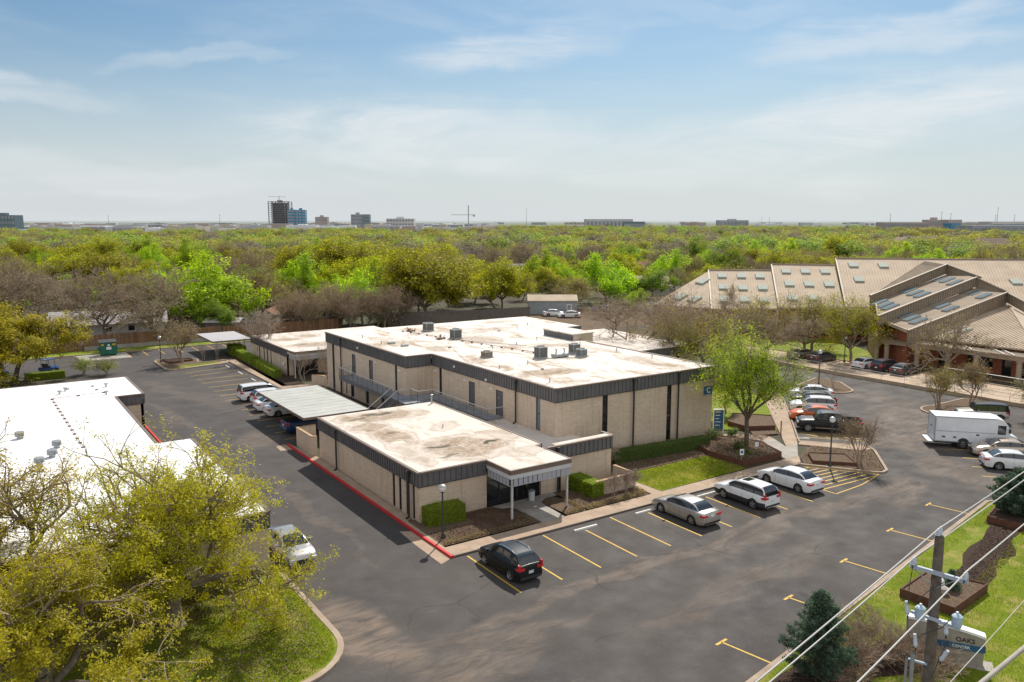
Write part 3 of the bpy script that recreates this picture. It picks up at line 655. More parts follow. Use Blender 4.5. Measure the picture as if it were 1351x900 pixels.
def door(axis, c, a, b, zb, zt, out, parent, mat='door'):
    m = MB().mat(mat)
    def bx(a_, b_, z0, z1, t0, t1):
        lo, hi = sorted((c + t0 * out, c + t1 * out))
        if axis == 'x': m.box(a_, b_, lo, hi, z0, z1)
        else: m.box(lo, hi, a_, b_, z0, z1)
    bx(a + .06, b - .06, zb, zt - .06, -.13, -.07)
    m.mat('metal_dark'); bx(a, a + .055, zb, zt, -.16, -.02); bx(b - .055, b, zb, zt, -.16, -.02); bx(a + .055, b - .055, zt - .055, zt, -.16, -.02)
    d = m.build('door', parent)
    m = MB().mat('chrome'); bx(a + .12, a + .2, zb + .95, zb + 1.02, -.069, -.01); m.build('handle', d); m = MB().mat('chrome'); bx(b - .42, b - .22, zb + 1.55, zb + 1.75, -.069, -.062); m.build('notice', d); return d
for a, b in ((22.85, 23.93), (18.12, 19.26)): door('y', LU, a, b, 2.75, 5.08, -1, OB)
for a, b in ((43.57, 44.6), (38.95, 39.95)): door('y', BU, a, b, 2.75, 5.08, -1, OB)
# interiors behind the strip windows
MB().mat('interior').box(LU + .45, RU - .35, FV + .45, JV - .2, .05, 5.4).build('interior_core', OB)
MB().mat('interior').box(BU + .45, RU - .4, JV + .4, KV - .4, .05, 5.4).build('interior_core', OB)
# roof deck, fascias
rf = MB().mat('roof_main').prism([(LU + .05, FV + .05), (RU - .05, FV + .05), (RU - .05, 34.4), (36.0, 34.4), (36.0, 40), (41.8, 40), (41.8, KV - .05), (BU + .05, KV - .05), (BU + .05, JV + .05), (LU + .05, JV + .05)], 6.2, ZR - .05).build('roof', OB)
fascia('y', LU, FV - .14, JV - .14, ZF, ZR, -1, OB); fascia('x', FV, LU + .003, RU + .14, ZF, ZR, -1, OB, step=.42)
fascia('x', JV, BU - .0, LU - .16, ZF, ZR, -1, OB); fascia('y', BU, JV - .14, KV + .1, ZF, ZR, -1, OB)
fascia('y', RU, FV + .0, 34.3, ZF, ZR, 1, OB)
for cy in (47.35, 15.85): downspout(LU if cy < 30 else BU, cy, ZF + .95, 2.7 if cy < 30 else 0, -1, 0, OB)
downspout(23.9, FV, ZF + 1.1, 0, 0, -1, OB); downspout(29.25, FV, ZF + 1.1, 0, 0, -1, OB)
# stair tower head and far fascia stub
pt = MB().mat('metal_grey').box(32.9, 33.0, 30.2, 35.6, 6.66, 7.3)
for i in range(14): pt.box(32.86, 32.899, 30.3 + i * .4, 30.34 + i * .4, 6.68, 7.28)
pt.mat('brick_x').box(33.0, 35.9, 30.25, 35.55, 5.9, 7.3); pt.mat('roof_main').box(32.85, 36.0, 30.1, 35.7, 7.302, 7.42)
pt.build('penthouse', OB)
MB().mat('metal_grey').box(36.1, 41.9, 39.75, 39.95, 5.6, 6.66).build('fascia', OB)
# blue C sign
sg = MB().mat('sign_blue').box(32.72, 33.82, FV - .075, FV - .012, 3.98, 4.84).build('building_sign', OB)
MB().mat('sign_white').box(32.72, 33.82, FV - .078, FV - .0755, 4.02, 4.06).build('stripe', sg)
text_mesh('letter', 'C', .72, 'sign_white', sg, (33.30, FV - .085, 4.43), (pi / 2, 0, 0), .006)
# entrance wing (single storey)
Z1 = 3.6; W0, W1 = .95, 6.15
w = MB().mat('brick_y'); wins = [(9.55, 9.95), (8.55, 8.95), (7.5, 7.85), (6.55, 6.9)]
facade('y', .9, 5.95, 24.0, 0, 2.65, [(a, b, .12, 2.6) for a, b in wins], .25, -1, w); w.build('wall', OB)
for a, b in wins: window('y', .9, a, b, .12, 2.6, -1, OB, mull=1)
w = MB().mat('brick_x'); facade('x', 5.9, .903, 6.15, 0, 2.65, [], .25, -1, w); w.build('wall', OB)
w = MB().mat('brick_x'); facade('x', 5.9, 10.85, 12.35, 0, 3.0, [], .25, -1, w); w.build('wall', OB)
w = MB().mat('brick_x'); facade('x', 5.95, 12.75, 17.6, 0, 2.65, [], .25, -1, w); w.build('wall', OB)
w = MB().mat('brick_y'); facade('y', 17.6, 5.98, FV - .002, 0, 2.65, [], .25, 1, w); w.build('wall', OB)
w = MB().mat('brick_x'); facade('x', 24.0, .93, 11.4, 0, 2.65, [], .25, 1, w); w.build('wall', OB)
window('x', 6.0, 12.35, 12.75, .12, 2.9, -1, OB)
MB().mat('interior').box(1.4, 6.1, 6.4, 23.5, .05, 2.6).build('interior_core', OB)
# glazed entrance under the porch
gz = window('x', 6.05, 6.15, 10.85, .13, 2.75, -1, OB, mull=0, name='entrance_glazing', trans=3)
ed = MB().mat('metal_dark')
for a in (8.75, 9.7): ed.box(a, a + .06, 5.97, 6.06, .14, 2.3)
ed.box(8.75, 10.7, 5.968, 6.05, 2.25, 2.32); dd = ed.build('door', OB); MB().mat('chrome').box(9.55, 9.6, 5.93, 5.966, .95, 1.35).build('handle', dd)
# roofs of the wing
MB().mat('roof_low').prism([(.95, 5.95), (6.2, 5.95), (6.2, 2.95), (11.05, 2.95), (11.05, 7.0), (11.6, 7.0), (11.6, 23.95), (.95, 23.95)], 3.1, Z1 - .02).build('roof', OB)
fascia('y', .9, 5.76, 24.05, 2.6, Z1, -1, OB); fascia('x', 5.9, .903, 6.05, 2.6, Z1, -1, OB, step=.42)
MB().mat('metal_trim').box(11.62, 11.75, 7.0, 24.0, 3.3, 3.62).build('coping', OB)
MB().mat('brick_y').box(11.48, 11.72, 6.2, 24.0, 2.3, 3.298).build('wall', OB)
# lower roof between the wing and the tall block, walkway level
MB().mat('roof_low').box(11.76, 15.58, 6.6, 24.2, 2.35, 2.66).build('roof', OB)
MB().mat('walkway').prism([(11.75, 24.2), (15.58, 24.2), (15.58, 31.05), (12.6, 31.05), (11.75, 31.05)], 2.3, 2.62).build('roof', OB)
MB().mat('roof_low').box(15.55, 17.55, 6.6, FV - .004, 2.35, 2.64).build('roof', OB)
MB().mat('roof_low').box(12.3, 17.6, 5.98, 6.6, 2.5, Z1 - .02).build('roof', OB)
fascia('x', 5.95, 11.35, 17.68, 2.62, Z1, -1, OB, step=.42); fascia('y', 17.6, 5.97, 7.2, 2.62, Z1, 1, OB)
downspout(.9, 19.8, 3.45, .1, -1, 0, OB); downspout(.9, 7.05, 3.45, .1, -1, 0, OB); downspout(12.25, 5.9, 3.5, .1, 0, -1, OB)
# porch
por = MB().mat('metal_trim'); por.box(6.02, 6.14, 2.75, 5.75, 3.3, 3.615); por.box(6.02, 11.15, 2.72, 2.84, 3.3, 3.616); por.box(11.05, 11.17, 2.84, 5.9, 3.3, 3.614); por.build('coping', OB)
fr = MB().mat('frame_white'); fr.box(6.06, 6.16, 2.86, 5.75, 3.0, 3.298); fr.box(6.04, 11.13, 2.76, 2.855, 3.0, 3.298); fr.box(11.03, 11.13, 2.86, 5.85, 3.0, 3.298); fr.box(6.16, 11.03, 2.86, 5.85, 3.02, 3.09); fr.build('porch_beam', OB)
la = MB().mat('lattice')
for i in range(12):
    a = 6.35 + i * .395
    la.box(a, a + .33, 2.80, 2.82, 2.5, 2.99); 
for i in range(7):
    a = 3.05 + i * .38; la.box(6.10, 6.12, a, a + .32, 2.5, 2.99)
la.box(6.1, 11.08, 2.79, 2.83, 2.46, 2.5); la.box(6.09, 6.13, 2.83, 5.7, 2.46, 2.5)
la.build('porch_lattice', OB)
for x in (6.3, 10.95): MB().mat('rail').box(x - .06, x + .06, 2.9, 3.02, .1, 3.0).build('porch_post', OB)
# upper walkway, stairs and railings on the left side
wy = MB().mat('walkway').box(10.95, 12.62, 31.4, 44.2, 2.5, 2.7); wy.mat('metal_grey').box(10.9, 10.95, 31.4, 44.2, 2.38, 2.73); wy.box(10.95, 12.6, 44.2, 44.25, 2.38, 2.73); wy.build('walkway', OB)
wy = MB().mat('walkway').box(10.95, 15.56, 27.9, 31.39, 2.63, 2.70); wy.mat('metal_grey').box(10.9, 10.949, 29.6, 31.39, 2.38, 2.71); wy.build('walkway', OB)
wy = MB().mat('walkway').box(13.9, 15.56, 18.0, 27.9, 2.63, 2.70); wy.mat('metal_grey').box(13.85, 13.899, 18.0, 27.9, 2.60, 2.74); wy.build('walkway', OB)
def railing(pts, h=1.05, sp=.14):
    m = MB()
    for a, b in zip(pts, pts[1:]):
        m.mat('rail')
        a = np.array(a, float); b = np.array(b, float); m.tube([a + (0, 0, h), b + (0, 0, h)], .035, 6); m.mat('metal_grey').tube([a + (0, 0, .1), b + (0, 0, .1)], .018, 5)
        L = np.linalg.norm(b - a); n = max(1, int(L / sp))
        for i in range(n + 1):
            q = a + (b - a) * i / n; r_ = .028 if i % 9 == 0 else .009; m.tube([q + (0, 0, 0 if i % 9 == 0 else .1), q + (0, 0, h)], r_, 4, False)
    return m.build('railing', OB)
railing([(12.5, 44.2, 2.7), (10.93, 44.2, 2.7), (10.93, 30.9, 2.7)])
railing([(10.93, 29.4, 2.7), (12.3, 29.4, 2.7), (12.3, 27.9, 2.7), (13.88, 27.9, 2.7), (13.88, 18.0, 2.7)]); railing([(13.9, 18.0, 2.7), (15.5, 18.0, 2.7)])
st = MB().mat('metal_grey')
for i in range(14):
    z = 2.7 - (i + 1) * .18; x = 10.9 - (i + 1) * .27; st.box(x, x + .29, 29.5, 30.8, z - .04, z)
for y in (29.45, 30.82): st.bar((10.92, y, 2.62), (7.1, y, .1), .05, .26)
st.build('staircase', OB)
railing([(10.9, 29.42, 2.7), (7.2, 29.42, .15)]); railing([(10.9, 30.87, 2.7), (7.2, 30.87, .15)])
for y in (33, 37, 41, 44): MB().mat('metal_dark').tube([(11.0, y, 0), (11.0, y, 2.4)], .05, 8).build('walkway_post', OB)
# small roof fittings that belong to the roof
def vent(x, y, z, h=.35, r=.07, cap=True):
    m = MB().mat('galv').lathe([(r, z), (r, z + h), (0, z + h)], 10, (x, y, 0))
    if cap: m.lathe([(0, z + h + .09), (r * 1.5, z + h + .05), (r * 1.6, z + h), (0, z + h - .02)], 10, (x, y, 0))
    return m.build('vent_pipe', OB)
vent(11.3, 23.3, 3.6, .75, .09); rnd = random.Random(4)
for x, y in ((7.9, 15.2), (16.9, 13.0), (16.8, 20.5), (20.3, 21), (22.5, 30.5), (26, 31.2), (30, 33), (31.8, 27.5), (32.2, 22), (32.4, 17), (14.2, 40), (14.4, 45.5), (33.5, 42), (36.5, 44)): vent(x, y, ZR - .05, .28, .05) if x > 12 else vent(x, y, 3.58, .3, .05, False)
sup = MB().mat('ac_dark')
for i in range(16):
    x, y = 20.5 + i * .28, 47.5 - i * 1.55; sup.box(x - .09, x + .09, y - .07, y + .07, ZR - .05, ZR + .06)
sup.mat('rust')
sup.tube([(20.5 + i * .28, 47.5 - i * 1.55, ZR + .08) for i in range(16)], .022, 5)
sup.tube([(20.7, 36.0, ZR), (20.3, 36.2, ZR + .02), (16.2, 25.5, ZR + .02)], .015, 4)
sup.build('gas_pipe', OB)
for x, y in ((15.2, 39.6), (15.6, 37.2)): MB().mat('galv').box(x - .35, x + .35, y - .25, y + .25, ZR - .05, ZR + .16).build('roof_hatch', OB)
for y, z in ((42.5, ZF + .5), (26.3, ZF + .55), (20.6, ZF + .2)): MB().mat('sign_white').box((BU if y > 31 else LU) - .27, (BU if y > 31 else LU) - .12, y - .09, y + .09, z - .1, z + .1).build('flood_light', OB)
for y, c in ((38.3, BU), (32.5, BU), (30.4, LU), (24.6, LU), (19.9, LU)):
    MB().mat('sign_white').box(c - .12, c - .003, y - .14, y + .14, 4.98, 5.1).build('wall_lamp', OB)

rp_ = random.Random(8)
for i in range(11):
    x, y = rp_.uniform(17, 32), rp_.uniform(13, 50); a_, b_ = rp_.uniform(.3, 1.1), rp_.uniform(.25, .8)
    if not (22 < x < 29 and 20 < y < 25): MB().mat('patch').box(x - a_, x + a_, y - b_, y + b_, ZR - .05, ZR - .044 + i * .0004).build('roof_patch', OB)
for x, y in ((3.0, 13.2), (8.2, 19.4), (9.8, 13.0)): MB().mat('patch').box(x - .5, x + .5, y - .35, y + .35, Z1 - .02, Z1 - .014).build('roof_patch', OB)
for x, y in ((19.8, 18.0), (27.3, 28.8), (19.0, 33.5), (30.5, 41.5)): MB().mat('ac_dark').lathe([(.16, ZR - .05), (.14, ZR + .03), (0, ZR + .05)], 10, (x, y, 0)).build('roof_drain', OB)
m = MB().mat('galv').tube([(23.2, 22.3, ZR), (25, 21.4, ZR + .01), (27, 20.8, ZR)], .03, 5).tube([(22.9, 38.3, ZR), (22.5, 37, ZR), (26.5, 30, ZR)], .025, 5); m.build('refrigerant_line', OB)
# condensers and odd units that stand on the roof
def condenser(x, y, s, h, label, mat='ac_metal', z=ZR - .048):
    t = thing('air_conditioner', label, 'air conditioner', (x, y, z), 0, 'condensing units on the office roof')
    c = MB().mat(mat)
    q = s / 2
    for sx in (-1, 1):
        for sy in (-1, 1): c.box(x + sx * q - .04 * (sx > 0), x + sx * q + .04 * (sx < 0), y + sy * q - .04 * (sy > 0), y + sy * q + .04 * (sy < 0), z + .08, z + h)
    c.box(x - q - .012, x + q + .012, y - q - .012, y + q + .012, z + h - .1, z + h); c.box(x - q - .012, x + q + .012, y - q - .012, y + q + .012, z + .06, z + .16)
    c.build('casing', t)
    gmb = MB().mat('ac_dark').box(x - q + .03, x + q - .03, y - q + .03, y + q - .03, z + .15, z + h - .1); gmb.mat(mat)
    k_ = 12
    for i in range(k_): zz = z + .2 + i * (h - .36) / k_; gmb.box(x - q + .01, x + q - .01, y - q + .01, y + q - .01, zz, zz + .012)
    gmb.build('grille', t)
    f = MB().mat('ac_dark').lathe([(q * .8, z + h + .004), (0, z + h + .004)], 20, (x, y, 0)); f.mat(mat)
    for r_ in (.25, .5, .75): f.lathe([(q * r_, z + h + .02), (q * r_ + .015, z + h + .02)], 20, (x, y, 0))
    f.lathe([(q * .82, z + h), (q * .82, z + h + .06), (q * .88, z + h + .06), (q * .9, z + h)], 20, (x, y, 0)); f.build('fan_grille', t)
    MB().mat('concrete').box(x - q - .1, x + q + .1, y - q - .1, y + q + .1, z + .002, z + .06).build('base_pad', t)
    return t
condenser(23.2, 22.9, .95, 1.15, 'tall grey condenser on the roof nearest the front, left of the low duct box')
condenser(27.7, 23.3, .85, 1.0, 'taller rear condenser of the pair at the right of the roof')
condenser(27.0, 21.3, .8, .8, 'shorter front condenser of the pair at the right of the roof')
condenser(22.9, 38.9, 1.0, 1.1, 'grey condenser in the middle of the roof with a bright louvre', 'ac_metal')
condenser(23.4, 46.4, 1.0, 1.0, 'grey condenser farthest back on the roof', 'ac_metal')
condenser(19.1, 26.3, .85, .6, 'low tan condenser with an open top alone on the front half of the roof', 'ac_tan')
dt = thing('duct_box', 'low white sheet metal box with two flue pipes between the condensers', 'duct box', (25.2, 22.4, ZR - .048)); z = ZR - .048
MB().mat('galv').box(24.3, 26.0, 22.0, 22.7, z + .1, z + .36).box(24.35, 24.5, 22.05, 22.65, z + .001, z + .1).box(25.8, 25.95, 22.05, 22.65, z + .001, z + .1).build('casing', dt)
for x in (24.7, 25.7): MB().mat('galv').lathe([(.06, z + .36), (.06, z + .75), (.13, z + .76), (.13, z + .86), (0, z + .9)], 10, (x, 22.4, 0)).build('flue', dt)
for x, y, lb in ((21.5, 47.2, 'rusty dismantled unit lying left of the farthest condenser on the roof'), (21.3, 39.5, 'rusty dismantled unit lying left of the middle condenser on the roof')):
    t = thing('rusty_unit', lb, 'scrap unit', (x, y, z), 0)
    rr = random.Random(x); m = MB().mat('rust')
    for i in range(9):
        a = rr.uniform(-.5, .5); b = rr.uniform(-.4, .4); m.bar((x + a, y + b, z + rr.uniform(.05, .35)), (x + a + rr.uniform(-.5, .5), y + b + rr.uniform(-.4, .4), z + rr.uniform(.1, .5)), rr.uniform(.05, .16), .05)
    m.mat('ac_tan').box(x - .3, x + .2, y - .25, y + .2, z + .05, z + .22); m.build('frame', t)
    for q in (-.5, .3): MB().mat('ac_dark').box(x + q, x + q + .12, y - .3, y + .3, z + .001, z + .1).build('skid', t)

# ------------------------------------------------------------------ left office building
LB = thing('office_building', 'single storey buff brick office building with blinding white roof behind the large oaks at left', 'office building', (-9.5, 4.6, 0))
ZL = 3.55
MB().mat('roof_left').prism([(-9.5, 4.65), (-9.5, 23.3), (-12.0, 23.3), (-12.0, 42.8), (-9.55, 42.8), (-9.55, 52.9), (-46, 52.9), (-46, 4.65)], 3.0, ZL - .02).build('roof', LB)
w = MB().mat('brick_y'); facade('y', -9.5, 4.85, 23.3, 0, 2.6, [(8, 8.5, .1, 2.5), (10, 10.5, .1, 2.5)], .25, 1, w); w.build('wall', LB); w = MB().mat('brick_y'); facade('y', -12.0, 23.3, 42.8, 0, 2.6, [(28, 30, .1, 2.3), (36, 38, .1, 2.3)], .25, 1, w); w.build('wall', LB); w = MB().mat('brick_y'); facade('y', -9.55, 42.8, 52.9, 0, 2.6, [], .25, 1, w); w.build('wall', LB)
w = MB().mat('brick_x'); facade('x', 4.6, -46, -9.5, 0, 2.6, [(-14.5, -14, .1, 2.5), (-16.2, -15.7, .1, 2.5), (-24, -23, .1, 2.5)], .25, -1, w); w.build('wall', LB); w = MB().mat('brick_x'); facade('x', 42.8, -12, -9.553, 0, 2.6, [], .25, -1, w); w.build('wall', LB)
for a, b in ((-14.5, -14), (-16.2, -15.7), (-24, -23)): window('x', 4.6, a, b, .1, 2.5, -1, LB)
for a, b, c in ((8, 8.5, -9.5), (10, 10.5, -9.5), (28, 30, -12), (36, 38, -12)): window('y', c, a, b, .1, 2.5 if c > -11 else 2.3, 1, LB)
MB().mat('interior').box(-45, -12.4, 5.0, 52, .05, 2.7).build('interior_core', LB)
fascia('y', -9.5, 4.5, 23.3, 2.6, ZL, 1, LB); fascia('x', 4.6, -46, -9.503, 2.6, ZL, -1, LB); fascia('y', -9.55, 42.66, 52.95, 2.6, ZL, 1, LB); fascia('x', 42.8, -12, -9.6, 2.6, ZL, -1, LB); fascia('x', 52.9, -46, -9.6, 2.6, ZL, 1, LB)
fascia('y', -12.0, 23.35, 42.6, 2.6, ZL, 1, LB)
rp = MB().mat('ac_dark'); z = ZL - .02
for i in range(14): x, y = -17.0 + i * .03, 44.6 - i * 1.5; rp.box(x - .12, x + .12, y - .06, y + .06, z, z + .08)
for x, y in ((-17, 44.6), (-14.8, 45.0), (-12.6, 45.2), (-15.3, 49), (-13.1, 49.2), (-13, 47)): rp.box(x - .14, x + .14, y - .07, y + .07, z, z + .09)
rp.mat('rust').tube([(-17.0, 44.6, z + .1), (-16.6, 25, z + .1)], .02, 5).tube([(-17.0, 44.6, z + .1), (-12.6, 45.2, z + .1)], .02, 5); rp.build('gas_pipe', LB)
for x, y in ((-16.2, 46.9), (-12.0, 48.3), (-12.5, 44.3), (-15.6, 48.2)): MB().mat('galv').lathe([(.09, z), (.09, z + .25), (.2, z + .27), (.2, z + .36), (0, z + .4)], 10, (x, y, 0)).build('vent_pipe', LB)
for x, y in ((-20.3, 30.6), (-18.2, 26.2), (-19.6, 22.0), (-18.7, 23.7)):
    m = MB().mat('galv').lathe([(.2, z), (.2, z + .2)], 14, (x, y, 0))
    for i in range(4): m.lathe([(.34, z + .2 + i * .09), (.3, z + .27 + i * .09), (0, z + .27 + i * .09)], 14, (x, y, 0))
    m.build('roof_ventilator', LB)

# ------------------------------------------------------------------ rear small office building
RB = thing('office_building', 'small single storey brick office building with stained white roof behind the carport', 'office building', (11, 59, 0))
MB().mat('roof_b').prism([(10.75, 61.3), (11.1, 58.9), (30, 59.2), (30, 77), (10.75, 77)], 3.0, 3.48).build('roof', RB)
w = MB().mat('brick_y'); wn = [(70.9, 71.4), (69.4, 69.9), (67.9, 68.3), (73, 73.5)]; facade('y', 10.8, 61.6, 77, 0, 2.55, [(a, b, .1, 2.5) for a, b in wn], .25, -1, w); w.build('wall', RB)
for a, b in wn: window('y', 10.8, a, b, .1, 2.5, -1, RB)
w = MB().mat('brick_x'); facade('x', 61.6, 10.803, 11.7, 0, 2.55, [], .25, -1, w); w.build('wall', RB); w = MB().mat('brick_x'); facade('x', 61.6, 15, 30, 0, 2.55, [], .25, -1, w); w.build('wall', RB)
window('x', 61.75, 11.7, 15, .1, 2.5, -1, RB, trans=3, name='entrance_glazing'); MB().mat('interior').box(11.3, 29, 62, 76, .05, 2.9).build('interior_core', RB)
fascia('y', 10.8, 61.2, 77, 2.55, 3.5, -1, RB)
f = MB().mat('frame_white').box(11.0, 16, 58.85, 58.97, 2.9, 3.2).box(10.9, 11.0, 58.97, 61.15, 2.9, 3.2); f.mat('lattice').box(11.1, 15.9, 58.9, 58.92, 2.4, 2.895).box(10.93, 10.95, 59.1, 61.1, 2.4, 2.895); f.build('porch_lattice', RB)
MB().mat('metal_trim').box(10.85, 30, 58.75, 58.845, 3.2, 3.5).box(10.76, 10.84, 58.75, 61.15, 3.2, 3.5).build('coping', RB)
MB().mat('rail').box(10.9, 11.02, 58.9, 59.02, .1, 2.9).build('porch_post', RB)
MB().mat('sign_white').box(10.55, 10.7, 62.2, 62.6, 1.4, 1.7).build('meter_box', RB)
# ------------------------------------------------------------------ carports
def carport(x0, x1, y0, y1, z, label, mat='carport'):
    t = thing('carport', label, 'carport', ((x0 + x1) / 2, y0, 0), 0, 'flat roofed carports')
    m = MB().mat(mat).box(x0 + .05, x1 - .05, y0 + .05, y1 - .05, z - .06, z)
    n = int((y1 - y0) / 1.2)
    for i in range(1, n): m.box(x0 + .06, x1 - .06, y0 + i * 1.2, y0 + i * 1.2 + .02, z + .001, z + .012)
    m.build('roof', t)
    MB().mat('metal_trim').box(x0, x0 + .05, y0, y1, z - .2, z + .03).box(x1 - .05, x1, y0, y1, z - .2, z + .03).box(x0 + .05, x1 - .05, y0, y0 + .05, z - .2, z + .03).box(x0 + .05, x1 - .05, y1 - .05, y1, z - .2, z + .03).build('edge_trim', t)
    b = MB().mat('rail')
    for i in range(4): y = y0 + .8 + i * (y1 - y0 - 1.6) / 3; b.box(x0 + .3, x1 - .3, y - .06, y + .06, z - .28, z - .07)
    b.build('beam', t)
    for i in range(4):
        y = y0 + .8 + i * (y1 - y0 - 1.6) / 3; MB().mat('rail').box(x1 - 1.1, x1 - .98, y - .06, y + .06, 0, z - .28).build('post', t)
    return t
carport(1.2, 7.6, 28.6, 42.2, 2.5, 'pale grey flat roofed carport beside the two storey building, cars parked under it')
carport(6.2, 12.0, 80.5, 90.5, 2.5, 'small pale carport by the rear fence behind the bare trees', 'gravel_roof')
# screen walls
def screen_wall(pts, h, label, cap='cap_brown', mat='brick_y'):
    t = thing('screen_wall', label, 'wall', (pts[0][0], pts[0][1], 0)); m = MB().mat(mat); kerb_path(m, pts, .2, h); m.build('brickwork', t)
    c = MB().mat(cap); kerb_path(c, pts, .26, h + .06, z0=h + .003); c.build('cap', t); return t
screen_wall([(2.3, 28.7), (.6, 28.6), (.6, 25.0), (.9, 24.7)], 1.75, 'brick yard wall with brown cap between the carport and the entrance wing')
screen_wall([(13.9, 3.35), (17.7, 3.45), (17.7, 5.7)], 1.2, 'low brick patio wall in front of the narrow window left of the front lawn')
screen_wall([(11.4, 54.2), (12.4, 53.3), (12.5, 52.4)], 1.2, 'short brick planter wall at the back corner behind the carport')
tc = thing('trash_can', 'small pale bin beside the glazed entrance', 'trash can', (9.62, 5.35, .13)); MB().mat('frame_white').lathe([(.2, .13), (.24, .75), (.24, .8), (.2, .8), (.18, .6), (0, .6)], 14, (9.62, 5.35, 0)).build('bin', tc, 40); MB().mat('galv').lathe([(.25, .8), (.25, .86), (.1, .93), (.0, .93)], 14, (9.62, 5.35, 0)).build('lid', tc, 40)

# ------------------------------------------------------------------ hedges
def hedge(pts, w_, h, label, mat='hedge', seed=0, dens=260):
    """clipped hedge: a lumpy body with leaf faces standing out of its skin"""
    t = thing('hedge', label, 'hedge', (pts[0][0], pts[0][1], .1), 0); rr = np.random.default_rng(seed)
    core = MB().mat(mat); kerb_path(core, pts, w_ - .06, h - .03); core.build('foliage_core', t)
    V = []; F = []
    for a, b in zip(pts, pts[1:]):
        a = np.array(a, float); b = np.array(b, float); L = np.linalg.norm(b - a); d = (b - a) / L; nn = np.array((-d[1], d[0]))
        n = int(dens * L * (w_ + 2 * h))
        s = rr.uniform(-.03, L + .03, n); side = rr.uniform(0, w_ + 2 * h, n)
        x = np.where(side < h, -w_ / 2, np.where(side < h + w_, side - h - w_ / 2, w_ / 2)); z = np.where(side < h, side, np.where(side < h + w_, h, side - h - w_))
        j = rr.normal(0, .045, (n, 3)); lump = .07 * np.sin(s * 3.1 + seed) * np.sin(side * 2.3)
        c = np.stack([a[0] + d[0] * s + nn[0] * (x + np.sign(x) * lump), a[1] + d[1] * s + nn[1] * (x + np.sign(x) * lump), z + np.where(z >= h - .01, lump, 0)], 1) + j
        V.append(c)
        e = np.array([a, b])
        for end, sg_ in ((a, -1), (b, 1)):
            m_ = int(dens * w_ * h); q = np.stack([end[0] + nn[0] * rr.uniform(-w_ / 2, w_ / 2, m_) + d[0] * sg_ * .02, end[1] + nn[1] * 0 + rr.uniform(-.02, .02, m_), rr.uniform(0, h, m_)], 1)
            k_ = rr.uniform(-w_ / 2, w_ / 2, m_); q[:, 0] = end[0] + nn[0] * k_ + d[0] * sg_ * rr.uniform(-.02, .06, m_); q[:, 1] = end[1] + nn[1] * k_ + d[1] * sg_ * rr.uniform(-.02, .06, m_); V.append(q)
    c = np.concatenate(V); o = leaf_object('leaves', c, .07, M['leaf_lime'] if mat == 'hedge' else M['leaf_shrub'], rr, t); return t
def leaf_geo(c, size, rr, n0=None):
    n = len(c); a = rr.normal(size=(n, 3))
    if n0 is not None: n0 = n0 / (np.linalg.norm(n0, axis=1)[:, None] + 1e-9); a -= n0 * (a * n0).sum(1)[:, None] * .85
    a /= np.linalg.norm(a, axis=1)[:, None]; b = rr.normal(size=(n, 3))
    if n0 is not None: b = np.cross(n0, a) + .25 * b
    b -= a * (a * b).sum(1)[:, None]; b /= np.linalg.norm(b, axis=1)[:, None]
    s = (size * rr.uniform(.6, 1.4, n))[:, None]; l = s * rr.uniform(.9, 1.5, (n, 1)); w = s * .55
    v = np.stack([c - a * l / 2, c + b * w / 2, c + a * l / 2, c - b * w / 2], 1).reshape(-1, 3)
    return v
def mesh_np(name, verts, faces_n, mats, mi=None, smooth=False):
    """quads only, verts grouped four by four"""
    me = bpy.data.meshes.new(name); nv = len(verts); nf = len(faces_n)
    me.vertices.add(nv); me.vertices.foreach_set('co', verts.astype(np.float32).ravel())
    me.loops.add(nf * 4); me.loops.foreach_set('vertex_index', faces_n.astype(np.int32).ravel())
    me.polygons.add(nf); me.polygons.foreach_set('loop_start', np.arange(0, nf * 4, 4, dtype=np.int32))
    for m in mats: me.materials.append(m)
    if mi is not None: me.polygons.foreach_set('material_index', mi.astype(np.int32))
    if smooth: me.polygons.foreach_set('use_smooth', np.ones(nf, dtype=bool))
    me.update(calc_edges=True); return me
def leaf_object(name, c, size, mat, rr, parent):
    v = leaf_geo(c, size, rr); off = parent_world(parent)
    if off is not None: v = v - np.array(off)
    me = mesh_np(name, v, np.arange(len(v)).reshape(-1, 4), [mat]); o = bpy.data.objects.new(name, me); COL.objects.link(o); o.parent = parent; return o
hedge([(.35 + .7, 5.4), (3.7, 5.2)], 1.25, 1.3, 'bright clipped box hedge at the front corner of the entrance wing beside the lamp post', seed=1)
hedge([(13.95, 5.9), (13.95, 3.15)], 1.15, 1.2, 'bright clipped box hedge in front of the low brick patio wall', seed=2)
hedge([(20.3, 9.0), (30.4, 7.9)], 1.1, 1.1, 'long dark clipped hedge along the front wall behind the front lawn', 'hedge_dark', seed=3)
hedge([(10.0, 84.0), (10.0, 80.2)], 1.9, 1.5, 'farthest of the three clipped hedges by the small rear building', seed=4, dens=120)
hedge([(9.7, 79.5), (9.6, 71.6)], 1.1, 1.2, 'middle of the three clipped hedges by the small rear building', seed=5, dens=120)
hedge([(9.5, 70.6), (9.2, 60.5)], 1.1, 1.1, 'nearest of the three clipped hedges by the small rear building', seed=6, dens=120)
hedge([(-17.6, 77.0), (-13.2, 77.0)], 1.3, .9, 'clipped hedge strip behind the white roofed building at left', seed=7, dens=90)
